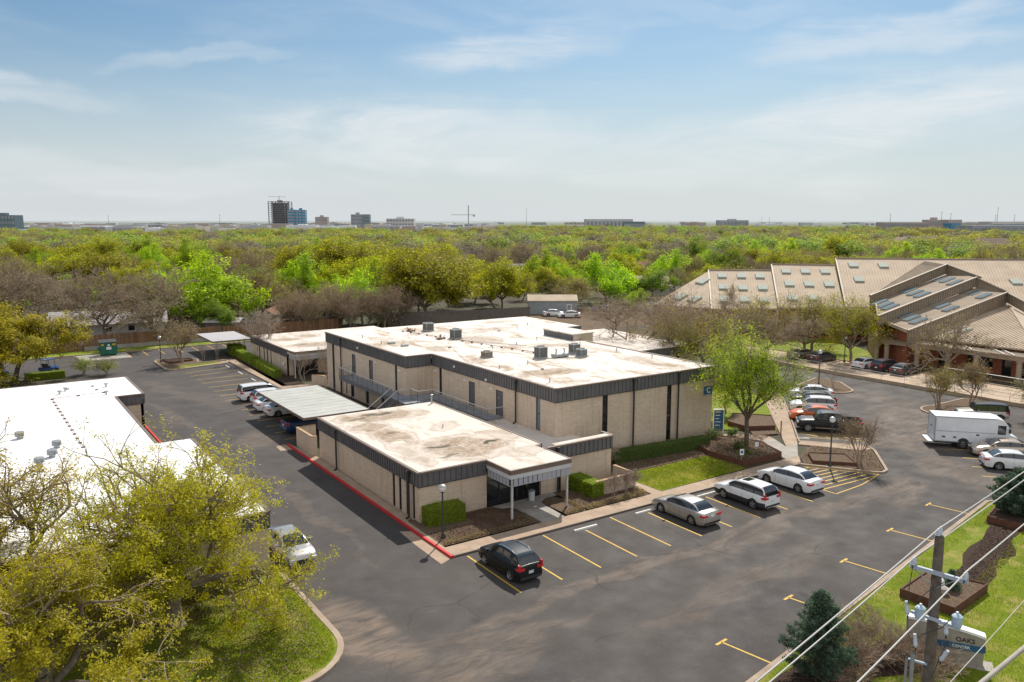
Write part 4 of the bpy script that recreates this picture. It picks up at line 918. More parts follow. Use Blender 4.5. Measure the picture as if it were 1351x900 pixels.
def litter_border(poly, lab, seed, h=.22, mat='leaf_russet', n=1500):
    """low dry ground cover hedging a bed"""
    rr = np.random.default_rng(seed); P0 = np.array(poly); c = []
    for a, b in zip(poly, poly[1:]):
        m_ = int(n * hypot(b[0] - a[0], b[1] - a[1]) / 6); s = rr.uniform(0, 1, m_); q = np.stack([a[0] + (b[0] - a[0]) * s, a[1] + (b[1] - a[1]) * s, rr.uniform(.12, .12 + h, m_)], 1); q[:, :2] += rr.normal(0, .13, (m_, 2)); c.append(q)
    c = np.concatenate(c); v = leaf_geo(c, .09, rr); me = mesh_np('ground_cover', v, np.arange(len(v)).reshape(-1, 4), [M[mat]]); o = bpy.data.objects.new('ground_cover', me); COL.objects.link(o)
    return tag(o, lab, 'ground cover', kind='stuff')
litter_border([(.45, 1.85), (7.3, 1.85)], 'low brown ground cover edging the bed by the lamp post', 11)
litter_border([(10.1, 1.85), (11.5, 1.85), (11.5, 4.0)], 'low brown ground cover edging the small bed right of the entrance path', 12)
litter_border([(12.0, 1.85), (17.3, 1.85), (17.5, 3.1)], 'low brown ground cover edging the bed in front of the patio wall', 13)

def scatter_litter(poly, n, z, lab, seed, size=.10, mat='leaf_litter'):
    rr = np.random.default_rng(seed); a = np.array(poly); lo, hi = a.min(0), a.max(0); q = rr.uniform(lo, hi, (n, 2)); ins = np.zeros(n, bool)
    for i in range(len(a)):
        x0, y0 = a[i]; x1, y1 = a[(i + 1) % len(a)]; c = ((y0 > q[:, 1]) != (y1 > q[:, 1])) & (q[:, 0] < (x1 - x0) * (q[:, 1] - y0) / (y1 - y0 + 1e-9) + x0); ins ^= c
    q = q[ins]; c = np.concatenate([q, np.full((len(q), 1), z) + np.abs(rr.normal(0, .025, (len(q), 1)))], 1); v = leaf_geo(c, size, rr, np.array([[0, 0, 1.]]) + rr.normal(0, .35, c.shape))
    o = bpy.data.objects.new('leaf_litter', mesh_np('leaf_litter', v, np.arange(len(v)).reshape(-1, 4), [M[mat]])); COL.objects.link(o); return tag(o, lab, 'leaf litter', kind='stuff')
scatter_litter([(28.7, 5.8), (28.7, 2.35), (33.2, 2.2), (34.5, 5.4), (32.9, 8.7), (29.5, 8.5)], 9000, .54, 'dry leaves lying in the big timber edged bed under the green tree', 61)
scatter_litter([(34.9, 6.0), (38, 7), (36, 9), (33.5, 10), (32.5, 8.5)], 3500, .15, 'dry leaves on the ground between the green tree and the directory sign', 62)
scatter_litter([(33.5, -.1), (36.4, -4.5), (37.3, -4.6), (41.4, -1.0), (38.5, 2.7), (34.9, 1.2)], 5000, .14, 'dry leaves scattered over the kerbed island by the lamp post', 63)
scatter_litter([(.5, 2.1), (7.3, 2.1), (7.3, 4.0), (6.3, 5.7), (4, 5.7), (4, 4), (.5, 3.8)], 7000, .15, 'mulch chips in the bed beside the entrance porch', 64, .08)
scatter_litter([(12, 1.8), (17.4, 1.8), (17.6, 3.2), (14.6, 3.2), (12, 5.5)], 3500, .15, 'mulch chips in the bed before the patio wall', 65, .08)
scatter_litter([(19, 6.2), (28.3, 6.1), (29, 8.0), (20, 8.6)], 4500, .15, 'dry leaves between the front lawn and the long dark hedge', 66)
scatter_litter([(-9.8, 3.4), (-10, -6), (-13, -7.5), (-22, -7.5), (-22, 3.8)], 9000, .16, 'fallen leaves on the corner lawn under the big oaks', 67, .09)
scatter_litter([(20.8, -18), (24, -17.8), (31, -15.8), (33.4, -15.5), (31.5, -17.1), (28, -18.7), (22.6, -19.7)], 6000, .118, 'bark chips in the curving mulch bed on the roadside lawn', 68, .08, 'leaf_mulch')
scatter_litter([(3.4, -19.6), (9, -18.9), (11.5, -20.4), (14.5, -20.8), (15.3, -21.7), (12.5, -23.0), (9, -21.5), (4, -22)], 6000, .118, 'bark chips in the mulch bed around the monument sign', 69, .08, 'leaf_mulch')
# timber edged raised beds
def timber_bed(poly, h, label, fill='litter', z=.02):
    t = thing('raised_bed', label, 'planter', (poly[0][0], poly[0][1], 0)); m = MB().mat('bed_wood'); kerb_path(m, poly, .09, h, True); m.build('timber_edge', t)
    n = len(poly); MB().mat(fill).poly([(x, y, h - .08) for x, y in (poly if sum(poly[i][0] * poly[(i + 1) % n][1] - poly[(i + 1) % n][0] * poly[i][1] for i in range(n)) > 0 else poly[::-1])]).build('soil', t); return t
timber_bed([(28.6, 5.9), (28.6, 2.25), (33.3, 2.15), (34.6, 5.4), (33.0, 8.8), (29.4, 8.6)], .6, 'large timber edged bed around the bright green tree right of the front lawn')
timber_bed([(38.0, 12.0), (37.9, 9.6), (40.4, 8.3), (43.5, 11.2), (41, 14)], .55, 'timber edged bed beside the diagonal path behind the green tree', 'litter')
timber_bed([(35.7, 1.2), (37.9, -.8), (36.3, -2.9), (34.0, -.5)], .4, 'timber edged bed on the kerbed island beside the lamp post', 'litter')
timber_bed([(17.2, -17.9), (20.6, -17.5), (21.6, -20.2), (17.4, -20.6)], .6, 'square timber edged planter on the roadside lawn behind the utility pole', 'litter')
timber_bed([(32.3, -15.1), (32.6, -17.4), (37.0, -16.4), (36.6, -14.0)], .55, 'timber edged bed around the dark spruce at the right edge', 'mulch')
timber_bed([(-.4, 82.3), (.0, 79.0), (3.2, 79.8), (3.2, 81.4)], .35, 'brick edged bed at the foot of the rust coloured tree on the left island', 'mulch')

# ------------------------------------------------------------------ lamp posts
def lamp_post(x, y, h, label, z=.12, globe=True):
    t = thing('street_lamp', label, 'lamp post', (x, y, z), 0)
    MB().mat('metal_dark').lathe([(.16, z), (.16, z + .12), (.07, z + .3), (.05, z + h - .4), (.045, z + h - .38), (0, z + h - .38)], 12, (x, y, 0)).build('pole', t, 40)
    MB().mat('metal_dark').lathe([(.05, z + h - .42), (.13, z + h - .36), (.16, z + h - .30), (0, z + h - .3)], 14, (x, y, 0)).build('collar', t, 40)
    MB().mat('lamp_glass').lathe([(.15, z + h - .3), (.22, z + h - .2), (.235, z + h - .08), (.19, z + h + .02)], 16, (x, y, 0)).build('globe', t, 60)
    MB().mat('galv').lathe([(.2, z + h + .02), (.24, z + h + .03), (.17, z + h + .11), (.05, z + h + .15), (0, z + h + .15)], 16, (x, y, 0)).build('cap', t, 50)
    return t
lamp_post(.9, 2.75, 3.4, 'black lamp post with pale globe at the front corner bed beside the box hedge')
lamp_post(34.45, -1.75, 4.0, 'dark lamp post with white globe on the kerbed island in front of the black pickup')
lamp_post(62.3, 19.0, 4.2, 'tall thin dark lamp post on the far island near the retail lot', .1)
lamp_post(79.8, 27.2, 3.6, 'lamp post with white globe beside the trees at the retail centre', .05)
lamp_post(-.8, 81.2, 3.6, 'dark lamp post on the left tree island', .1)
# small signs
def small_sign(x, y, z, h, w_, hh, label, ang, txt=None, board='sign_white'):
    t = thing('sign_post', label, 'sign', (x, y, z), ang); t['_local'] = 1
    MB().mat('galv').box(-.025, .025, -.02, .02, 0, h - .02).build('post', t)
    b = MB().mat(board).box(-w_ / 2, w_ / 2, -.045, -.022, h - hh, h).build('board', t); return t, b
t, b = small_sign(28.75, 2.55, .12, 1.35, .34, .5, 'white parking sign on a short post in the big timber bed', radians(-30))
MB().mat('sign_blue').box(-.10, .10, -.05, -.046, 1.0, 1.22).build('symbol', b)
small_sign(31.9, 3.6, .12, 1.2, .3, .4, 'small white sign post under the green tree, right of the parking sign', radians(-30))
t = thing('directory_sign', 'blue directory board in a white frame at the right corner of the brick building', 'sign', (35.0, 10.6, .1), radians(-38)); t['_local'] = 1
MB().mat('sign_white').box(-.5, -.42, -.1, .1, 0, 2.3).box(.42, .5, -.1, .1, 0, 2.3).box(-.42, .42, -.1, .1, 2.2, 2.3).build('frame', t)
MB().mat('sign_blue').box(-.42, .42, -.06, .06, .35, 2.19).build('panel', t)
for i in range(5): MB().mat('sign_white').box(-.3, .2 - .08 * (i % 3), -.068, -.0605, 2.0 - i * .32, 2.07 - i * .32).build('text_line', t)
t = thing('post', 'thin dark post at the edge of the diagonal path', 'post', (39.7, 7.1, .1)); MB().mat('rust').box(39.66, 39.74, 7.06, 7.14, .12, 1.35).build('shaft', t); MB().mat('metal_dark').box(39.6, 39.8, 7.0, 7.2, .1, .13).build('base_plate', t)
# ------------------------------------------------------------------ retail centre at right (hipped and stepped metal roofs)
RC2 = thing('retail_centre', 'sprawling red brick building with tan metal roofs and skylights at right', 'retail building', (88, 10, 0))
RA = radians(11)                       # the sloping left sections face 11 degrees off the flight line
ND = np.array(CF(sin(RA), cos(RA))) - np.array(CF(0, 0)); AD = np.array(CF(cos(RA), -sin(RA))) - np.array(CF(0, 0))
B0 = (np.array(CF(45.8, 137)) - np.array(CF(0, 0))) @ ND
CAM3 = np.array([CAMU, CAMV, CAM_H])
def wray(px, py):
    X, Y, Z = _ray(px, py); d = np.array(CF(X, Y)) - np.array(CF(0, 0)); return np.array([d[0], d[1], Z])
SL = .34
def on_slope(px, py, raise_=0):
    """point of the main roof slope (z = 5.4 + SL*(b-B0)) seen along one survey ray"""
    d = wray(px, py); c = np.array(CF(0, 0)); # z = zc + d.z t
    db = d[:2] @ ND; t = (5.4 + raise_ - B0 * SL - CAM_H) / (d[2] - SL * db); p = CAM3 + d * t; return tuple(p)
def seams(mb, quad, n, h=.06, w_=.07):
    """standing seams from the eave edge to the ridge edge of quad (eaveL, eaveR, ridgeR, ridgeL)"""
    a, b, c, d = [np.array(q) for q in quad]
    for i in range(n + 1):
        s = i / n; p = a + (b - a) * s + (0, 0, h / 2 + .01); q = d + (c - d) * s + (0, 0, h / 2 + .01); mb.bar(p, q, w_, h)
def skylight(p, ax, bx, la, lb, mat='skylight', h=.28):
    ax = np.array(ax); bx = np.array(bx); nz = np.cross(ax, bx); nz /= np.linalg.norm(nz); nz = nz if nz[2] > 0 else -nz
    p = np.array(p); c = [p + ax * sx * la / 2 + bx * sy * lb / 2 for sx, sy in ((-1, -1), (1, -1), (1, 1), (-1, 1))]
    m = MB().mat('galv' if mat == 'skylight_blue' else 'skylight'); vs = [tuple(q - nz * .05) for q in c] + [tuple(q + nz * h) for q in c]
    m.add(vs, [(0, 1, 5, 4), (1, 2, 6, 5), (2, 3, 7, 6), (3, 0, 4, 7)]); m.mat(mat); k_ = .08
    top = [q + nz * (h + .03) for q in [p + ax * sx * (la / 2 - k_) + bx * sy * (lb / 2 - k_) for sx, sy in ((-1, -1), (1, -1), (1, 1), (-1, 1))]]
    m.add(vs[4:] + [tuple(q) for q in top], [(0, 1, 5, 4), (1, 2, 6, 5), (2, 3, 7, 6), (3, 0, 4, 7), (4, 5, 6, 7)]); return m.build('skylight', RC2)
bdir = np.array([ND[0], ND[1], SL]); bdir /= np.linalg.norm(bdir); adir = np.array([AD[0], AD[1], 0])
secs = [((938.5, 407.6), (1025.5, 407), (1017, 357.2), (934.6, 356.7), 0), ((1027.5, 405.6), (1113, 405.6), (1100.6, 350.5), (1017.6, 349.2), .25), ((1116, 405), (1420, 409), (1385, 343.5), (1102.4, 341.5), .5)]
for i, (bl, br, tr, tl, rz) in enumerate(secs):
    q = [on_slope(*k_, rz) for k_ in (bl, br, tr, tl)]; m = MB().mat('tan_metal').slab(q, .25); seams(m, q, (26, 26, 74)[i]); m.build('roof', RC2)
    # verge trim and drop between sections
    m = MB().mat('tan_metal_dark'); L0, L1 = np.array(q[0]), np.array(q[3]); m.bar(L0 + (0, 0, -.3), L1 + (0, 0, -.3), .2, .9); m.bar(np.array(q[3]) + (0, 0, .05), np.array(q[2]) + (0, 0, .05), .3, .3); m.build('verge_trim', RC2)
    # eave wall
    a = np.array(q[0]) + np.append(ND * 1.0, 0); b = np.array(q[1]) + np.append(ND * 1.0, 0)
    MB().mat('red_brick').bar((a[0], a[1], 2.5), (b[0], b[1], 2.5), .3, 5.0).build('wall', RC2)
    m = MB().mat('glass')
    for k_ in range(3 if i < 2 else 8):
        s = (k_ + .5) / (3 if i < 2 else 8); c = a + (b - a) * s; e = adir * 1.4; m.bar((c[0] - e[0] - ND[0] * .2, c[1] - e[1] - ND[1] * .2, 1.4), (c[0] + e[0] - ND[0] * .2, c[1] + e[1] - ND[1] * .2, 1.4), .1, 1.6)
    m.build('window', RC2)
q = [on_slope(936.6, 407.6), on_slope(934.4, 358)]; hl = P(862, 401, 5.2)
m = MB().mat('tan_metal').poly([(hl[0], hl[1], 5.2), q[0], q[1]]).build('roof', RC2)
m = MB().mat('tan_metal')
for i in range(1, 22):
    s = i / 22; a = np.array((hl[0], hl[1], 5.2)) * (1 - s) + np.array(q[0]) * s; b = np.array((hl[0], hl[1], 5.2)) * (1 - s) + np.array(q[1]) * s; m.bar(a + (0, 0, .05), b + (0, 0, .05), .07, .06)
m.build('roof_seams', RC2)
m = MB().mat('red_brick').bar((hl[0], hl[1], 2.5), (q[0][0], q[0][1], 2.5), .3, 5.0).build('wall', RC2)
sk = [(952.6, 364.6, 0), (978, 365, 0), (1002.5, 365.2, 0), (954, 379.8, 0), (980, 380.7, 0), (1006, 380.6, 0), (956, 396, 0), (1008.5, 397.5, 0), (982.5, 396.5, 0),
      (1036.8, 358.8, .25), (1062.3, 359, .25), (1088.3, 359.2, .25), (1041.3, 375.5, .25), (1067, 376, .25), (1093.7, 376.3, .25), (1045, 394, .25), (1073, 394, .25),
      (1125.5, 350.6, .5), (1165, 351.2, .5), (1133, 369.8, .5), (1340, 373, .5)]
for x, y, rz in sk: skylight(on_slope(x, y, rz), adir, bdir, 1.6, 2.1)
for x, y in ((927, 372), (916.5, 395.5), (897.5, 392.5)):
    d = wray(x, y); c0 = np.array((hl[0], hl[1], 5.2)); nn = np.cross(np.array(q[0]) - c0, np.array(q[1]) - c0); t = ((c0 - CAM3) @ nn) / (d @ nn); e1 = np.array(q[1]) - c0; e1 /= np.linalg.norm(e1); e2 = np.cross(nn, e1); e2 /= np.linalg.norm(e2)
    skylight(CAM3 + d * t, e1, e2, 2.4, 1.6)
# stepped terraces: each rises away from the forecourt
T3 = [(85.8, 25.0, 5.5), (83.1, 20.2, 5.0), (110.4, 20.2, 8.9), (112.0, 25.0, 9.57)]
T2 = [(93.8, 31.6, 7.5), (83.7, 25.0, 6.5), (110.4, 25.0, 10.94), (116.0, 31.6, 11.3)]
T1 = [(97.0, 33.6, 8.6), (92.0, 31.6, 8.45), (113.8, 31.6, 12.6), (110.5, 33.6, 13.2)]
for T, fh in ((T3, 1.9), (T2, 1.45), (T1, 1.5)):
    MB().mat('tan_grey').slab(T, .2).build('roof', RC2)
    a, b = np.array(T[1]), np.array(T[2]); m = MB().mat('tan_metal_dark'); d = b - a
    vs = [tuple(a + (0, -.06, .12)), tuple(b + (0, -.06, .12)), tuple(b + (0, -.06, -fh)), tuple(a + (0, -.06, -fh))]; m.add(vs, [(0, 1, 2, 3)])
    m.bar(a + (0, -.1, .1), b + (0, -.1, .1), .3, .16)
    for i in range(40): c = a + d * (i + .5) / 40; m.bar((c[0], -.1 + c[1], c[2] - fh), (c[0], -.1 + c[1], c[2] + .02), .07, .05)
    m.build('fascia', RC2)
    MB().mat('tan_metal').bar(T[0], T[1], .2, .45).build('eave_trim', RC2)
    MB().mat('red_brick').prism([(T[1][0] + .8, T[1][1] + .3), (T[0][0] + .8, T[0][1] - .1), (T[0][0] + 10, T[0][1] - .1), (T[1][0] + 10, T[1][1] + .3)], 0, min(T[0][2], T[1][2]) - .35).build('wall', RC2)
def strip(a, b, h):
    a = np.array(a, float); b = np.array(b, float); m = MB().mat('tan_metal_dark'); m.add([tuple(a), tuple(b), tuple(b - (0, 0, h)), tuple(a - (0, 0, h))], [(0, 1, 2, 3)])
    m.bar(a, b, .25, .2); n = int(np.linalg.norm(b - a) / .8)
    for i in range(n): c = a + (b - a) * (i + .5) / n; m.bar(c - (0, 0, h), c, .08, .06)
    m.build('fascia', RC2)
pR = P(1362, 404, 7.6)
strip(T1[2], (112.0, 25.0, 10.94), 1.6); strip(T2[2], (110.6, 20.2, 9.0), 1.6); strip(T3[2], (pR[0], pR[1], 7.6), 1.5)
MB().mat('tan_grey').poly([(T1[2][0], T1[2][1], 12.5), (112.0, 25.0, 10.9), (T3[2][0], T3[2][1], 8.9), (pR[0], pR[1], 7.5), (150, -10, 7.2), (150, 20, 9)]).build('roof', RC2) if False else None
# skylights on the terraces
def on_plane(T, px, py):
    a, b, c = [np.array(q) for q in T[:3]]; nn = np.cross(b - a, c - a); d = wray(px, py); t = ((a - CAM3) @ nn) / (d @ nn); return CAM3 + d * t
def crop(x, y): return 980 + x / 3.642, 330 + y / 3.642
for T, lst in ((T3, [(1074, 201), (1116, 211), (1157, 224), (917, 260), (957, 272), (997, 285), (776, 316), (810, 330), (843, 344)]),
               (T2, [(945, 143), (983, 148), (1018, 159), (798, 198), (829, 209), (862, 218), (655, 255), (682, 267), (709, 277)]),
               (T1, [(851, 84), (896, 93), (751, 150)])):
    ux = np.array(T[2]) - np.array(T[1]); ux /= np.linalg.norm(ux)
    for x, y in lst:
        skylight(on_plane(T, *crop(x, y)), ux, (0, 1, 0), 3.6, .9, 'skylight_blue', .22)
# front right hip
EZ = 3.9; EU = 86.9
A = np.array((111.0, 20.1, 7.1)); d = wray(1351, 433); pt = None
s_ = (7.1 - EZ) / (111.0 - EU); t = (EZ + s_ * (CAM3[0] * -1 + 0) * -1 * 0 + 0) if False else None
t = (EZ + s_ * (CAM3[0] - EU) - CAM3[2]) / (d[2] - s_ * d[0]); hp = CAM3 + d * t; dirh = hp - A; C = A + dirh * ((EU - A[0]) / dirh[0]); C[2] = EZ
Q = [(EU, 20.1, EZ), tuple(C), tuple(A), tuple(A)]
m = MB().mat('tan_metal').slab([(EU, 20.1, EZ), tuple(C), tuple(A)], .2)
n = 34
for i in range(1, n):
    y = 20.1 + (C[1] - 20.1) * i / n; f = (y - 20.1) / (C[1] - 20.1); xe = A[0] + (C[0] - A[0]) * f; ze = A[2] + (C[2] - A[2]) * f; m.bar((EU, y, EZ + .05), (xe, y, ze + .05), .07, .06)
m.bar(tuple(A + (0, 0, .08)), tuple(C + (0, 0, .08)), .3, .14); m.build('roof', RC2)
MB().mat('tan_metal').slab([tuple(C), (C[0] + 60, C[1], EZ), (A[0] + 60, A[1], A[2]), tuple(A)], .2).build('roof', RC2)
skylight(on_plane([(EU, 20.1, EZ), tuple(C), tuple(A)], *crop(1057, 391)), (np.array((1, 0, s_)) / sqrt(1 + s_ * s_)), (0, 1, 0), 3.0, 1.3)
yR = -12
fw = MB().mat('red_brick'); facade('y', EU + .8, yR, 24.8, 0, 3.75, [(-8, -5, .9, 2.3), (.5, 3.6, .9, 2.3), (6.6, 7.8, .1, 2.4), (8.6, 9.8, .1, 2.4), (10.9, 14.2, .9, 2.3), (16.8, 18.0, .1, 2.4), (20.4, 21.6, .1, 2.5)], .3, -1, fw); fw.build('wall', RC2)
for a, b, c in ((-8, -5, .9), (.5, 3.6, .9), (6.6, 7.8, .1), (8.6, 9.8, .1), (10.9, 14.2, .9), (16.8, 18.0, .1), (20.4, 21.6, .1)): window('y', EU + .8, a, b, c, 2.3 if c > .5 else (2.4 if b < 20 else 2.5), -1, RC2, trans=2 if c > .5 else 0)
MB().mat('interior').box(EU + 1.4, EU + 20, yR, 24, .1, 3.7).build('interior_core', RC2)
# covered walk: columns, beam and open timber canopy
cv = MB().mat('canopy').box(84.0, 84.5, yR, 24.6, 2.75, 3.25); cv.box(86.3, 86.5, yR, 24.6, 3.0, 3.2)
cv.build('canopy_beam', RC2)
sl = MB().mat('canopy')
for i in range(92): y = yR + i * .4; sl.box(83.8, 87.6, y, y + .2, 3.255, 3.40)
sl.build('canopy_slats', RC2)
b_ = MB().mat('column')
for y in (23.6, 19.2, 15.0, 11.4, 6.2, 1.6, -3, -7.6): MB().mat('column').lathe([(.42, 0), (.42, .25), (.33, .3), (.33, 2.5), (.42, 2.6), (.42, 2.748)], 14, (84.25, y, 0)).build('column', RC2, 40)
wb = MB().mat('white_paint')
for y in (17, 13.2, 9.4, 8.2, 4.2, 1.0, -.4): wb.bar((83.9, y - 1.5, 3.46), (87.4, y + 1.6, 3.46), .16, .1)
wb.build('canopy_brace', RC2)
sl = MB().mat('canopy')
for i in range(46): s = i / 46; a = np.array((84.0, 24.8)) + (np.array((92.0, 31.0)) - np.array((84.0, 24.8))) * s; sl.bar((a[0], a[1], 3.3), (a[0] + 3.2, a[1] - 4.2, 3.3), .14, .12)
for s in (0.05, .35, .65, .95): a = np.array((84.2, 25.0)) + (np.array((92.0, 31.0)) - np.array((84.2, 25.0))) * s; MB().mat('column').lathe([(.33, 0), (.33, 3.1)], 12, (a[0], a[1], 0)).build('column', RC2, 40)
sl.build('canopy_slats', RC2)
q0 = np.array(CF(52, 135.2)); sl = MB().mat('canopy'); q1 = np.array(CF(30, 139.5))
sl.bar((q0[0], q0[1], 3.1), (q1[0], q1[1], 3.1), 2.6, .3); sl.build('canopy_beam', RC2)
for s in (.1, .35, .6, .85): a = q0 + (q1 - q0) * s; MB().mat('column').lathe([(.3, 0), (.3, 2.95)], 12, (a[0], a[1], 0)).build('column', RC2, 40)
# retaining wall with rail between the two lots
t = thing('retaining_wall', 'low pale retaining wall with a thin metal rail between the asphalt lot and the retail forecourt', 'wall', (70.6, 15, 0))
MB().mat('lot_concrete').box(70.5, 70.85, -14, 40, 0, .42).build('wall', t)
rl = MB().mat('rail'); rl.tube([(70.65, -14, 1.25), (70.65, 40, 1.25)], .03, 6).tube([(70.65, -14, .85), (70.65, 40, .85)], .02, 6)
for i in range(19): rl.tube([(70.65, -14 + 3 * i, .42), (70.65, -14 + 3 * i, 1.25)], .03, 6)
rl.build('railing', t)
t = thing('handrail', 'white tube barrier rail in front of the retail arcade', 'rail', (81.6, 8, .02)); MB().mat('sign_white').tube([(81.8, 4.5, 0), (81.8, 4.5, 1.0), (81.9, 10, 1.0), (82.0, 14, 1.0), (82.0, 14, 0)], .045, 8).build('tube', t)
for x, y, lb in ((84.9, 12.6, 'blue bin under the arcade between two columns'), (85.2, 21.2, 'dark green bin under the arcade beside the corner column')):
    t = thing('trash_can', lb, 'trash can', (x, y, .1)); mt = 'sign_blue' if 'blue' in lb else 'dumpster'; MB().mat(mt).lathe([(.38, .1), (.42, 1.0), (.44, 1.0), (.44, 1.05), (0, 1.15)], 14, (x, y, 0)).build('bin', t, 40)

# ------------------------------------------------------------------ fences, dumpster, shed
def fence(a, b, h, label, mat='fence_wood', step=2.4):
    t = thing('fence', label, 'fence', (a[0], a[1], 0)); L = hypot(b[0] - a[0], b[1] - a[1]); d = ((b[0] - a[0]) / L, (b[1] - a[1]) / L)
    m = MB().mat(mat); n = int(L / .155); rr = random.Random(int(L * 10))
    for i in range(n):
        s0 = i * .155; s1 = s0 + .14; hh = h + rr.uniform(-.02, .02)
        m.bar((a[0] + d[0] * s0, a[1] + d[1] * s0, (hh + .05) / 2), (a[0] + d[0] * s1, a[1] + d[1] * s1, (hh + .05) / 2), .03, hh - .05) if L < 60 else None
    if L >= 60: m.add([(a[0], a[1], .05), (b[0], b[1], .05), (b[0], b[1], h), (a[0], a[1], h)], [(0, 1, 2, 3)])
    m.build('boards', t); p_ = MB().mat(mat)
    nx, ny = -d[1] * .06, d[0] * .06
    for z in (.35, h - .3): p_.bar((a[0] + nx, a[1] + ny, z), (b[0] + nx, b[1] + ny, z), .05, .09)
    p_.build('rail', t)
    for i in range(int(L / step) + 1):
        x, y = a[0] + d[0] * i * step, a[1] + d[1] * i * step
        if i < 60: MB().mat(mat).box(x + nx * 2 - .05, x + nx * 2 + .05, y + ny * 2 - .05, y + ny * 2 + .05, 0, h + .05).build('post', t)
    return t
fence((-8.5, 98.6), (12, 98.6), 2.4, 'brown board fence behind the dumpster and the rear parking row')
fence((-60, 98.8), (-8.8, 98.7), 2.3, 'brown board fence running left behind the spreading oak')
fence((12.5, 98.7), (33, 98.7), 2.3, 'brown board fence behind the bare trees and small rear building')
a0 = P(512, 430); a1 = P(632, 426.5); a2 = P(700, 421.5)
fence(a0, a1, 2.6, 'weathered grey board fence behind the far edge of the flat roof, left stretch', 'fence_grey'); fence((a1[0] + .2, a1[1] + .2), a2, 2.6, 'weathered grey board fence behind the far edge of the flat roof, right stretch', 'fence_grey')
m = tag(MB().mat('concrete').box(-8.5, 12, 98.35, 98.5, 0, .7).build('retaining_wall'), 'low grey retaining wall at the foot of the rear board fence', 'wall')
t = thing('dumpster', 'green steel dumpster with yellow stickers on a concrete pad', 'dumpster', (-6.0, 92.6, .02)); b = MB().mat('dumpster')
b.box(-7.1, -4.9, 91.9, 93.5, .2, 2.0); b.build('bin', t)
r_ = MB().mat('dumpster')
for x in (-7.15, -6.45, -5.6, -4.9): r_.box(x, x + .07, 91.84, 91.898, .2, 2.0)
r_.box(-7.2, -4.8, 91.82, 91.84, 1.9, 2.05).box(-7.35, -7.102, 92.2, 93.2, .9, 1.15).box(-4.898, -4.65, 92.2, 93.2, .9, 1.15); r_.build('ribs', t)
MB().mat('plastic').slab([(-7.2, 91.8, 2.06), (-4.8, 91.8, 2.06), (-4.8, 93.6, 2.3), (-7.2, 93.6, 2.3)], .05).build('lid', t)
for x in (-6.9, -5.1): MB().mat('plastic').box(x - .1, x + .1, 92.0, 93.4, .021, .2).build('skid', t)
s_ = MB().mat('yellow_paint').box(-7.0, -6.6, 91.80, 91.815, 1.55, 1.82).box(-5.5, -5.0, 91.80, 91.815, 1.55, 1.82); s_.mat('sign_white').box(-6.3, -5.62, 91.80, 91.815, .95, 1.35).box(-6.1, -5.8, 91.80, 91.815, 1.45, 1.75); s_.build('sticker', t)
def gable(x0, x1, y0, y1, h, rise, axis, label, wall='stucco', roof='shingle_grey', ang=0, wins=3, ov=.5, cat='house', name='house', group=None, chim=False):
    """pitched roof building about its own centre"""
    t = thing(name, label, cat, ((x0 + x1) / 2, (y0 + y1) / 2, 0), ang, group); t['_local'] = 1
    a, b = (x1 - x0) / 2, (y1 - y0) / 2
    if axis == 'y': a, b = b, a
    R_ = (lambda x, y, z: (x, y, z)) if axis == 'x' else (lambda x, y, z: (-y, x, z))
    m = MB().mat(wall); vs = [R_(sx * a, sy * b, z) for z in (0, h) for sx, sy in ((-1, -1), (1, -1), (1, 1), (-1, 1))] + [R_(-a, 0, h + rise), R_(a, 0, h + rise)]
    m.add(vs, [(0, 1, 5, 4), (2, 3, 7, 6), (1, 2, 6, 9, 5), (3, 0, 4, 8, 7)]); m.build('wall', t)
    s = rise / b; m = MB().mat(roof); e = ov
    for sg_ in (-1, 1):
        q = [R_(-a - e, sg_ * (b + e), h - s * e + .03), R_(a + e, sg_ * (b + e), h - s * e + .03), R_(a + e, 0, h + rise + .03), R_(-a - e, 0, h + rise + .03)]
        if sg_ > 0: q = q[::-1]
        m.slab(q, .16)
    rfo = m.build('roof', t)
    for sg_ in (-1, 1):
        for i in range(wins):
            x = -a + (i + .5) * 2 * a / wins; w_ = MB().mat('sign_white'); hw = .6
            vs = [R_(x - hw, sg_ * (b + .03), 1.0), R_(x + hw, sg_ * (b + .03), 1.0), R_(x + hw, sg_ * (b + .03), 2.1), R_(x - hw, sg_ * (b + .03), 2.1)]; w_.add(vs, [(0, 1, 2, 3)]); w = w_.build('window', t)
            g2 = MB().mat('glass'); vs = [R_(x - hw + .08, sg_ * (b + .05), 1.08), R_(x + hw - .08, sg_ * (b + .05), 1.08), R_(x + hw - .08, sg_ * (b + .05), 2.02), R_(x - hw + .08, sg_ * (b + .05), 2.02)]; g2.add(vs, [(0, 1, 2, 3)]); g2.build('pane', w)
    if chim: MB().mat('red_brick').prism([R_(a * .4 - .4, -.4, 0)[:2], R_(a * .4 + .4, -.4, 0)[:2], R_(a * .4 + .4, .4, 0)[:2], R_(a * .4 - .4, .4, 0)[:2]], h + rise * .5, h + rise + .9).build('chimney', rfo)
    return t
XA = radians(-34)
c = P(727, 414); c = (c[0] + 1, c[1] + 1)
sh = gable(c[0] - 5.2, c[0] + 5.2, c[1] - 2.6, c[1] + 2.6, 3.0, 1.0, 'x', 'small grey metal shed with tan roof and white door beyond the flat roof', 'shed_wall', 'tan_metal', XA, 0, .2, 'shed', 'shed')
MB().mat('sign_white').box(3.0, 4.1, -2.68, -2.62, .05, 2.15).build('door', sh)
MB().mat('glass').box(3.2, 3.45, -2.70, -2.685, .3, 2.0).box(3.6, 3.85, -2.70, -2.685, .3, 2.0).build('door_glass', sh)
gable(-11, 6.5, 112.5, 122, 2.6, 1.7, 'x', 'long pale walled house with weathered grey roof behind the rear fence', 'stucco', 'shingle_grey', radians(-10), 5, .6, group=None)
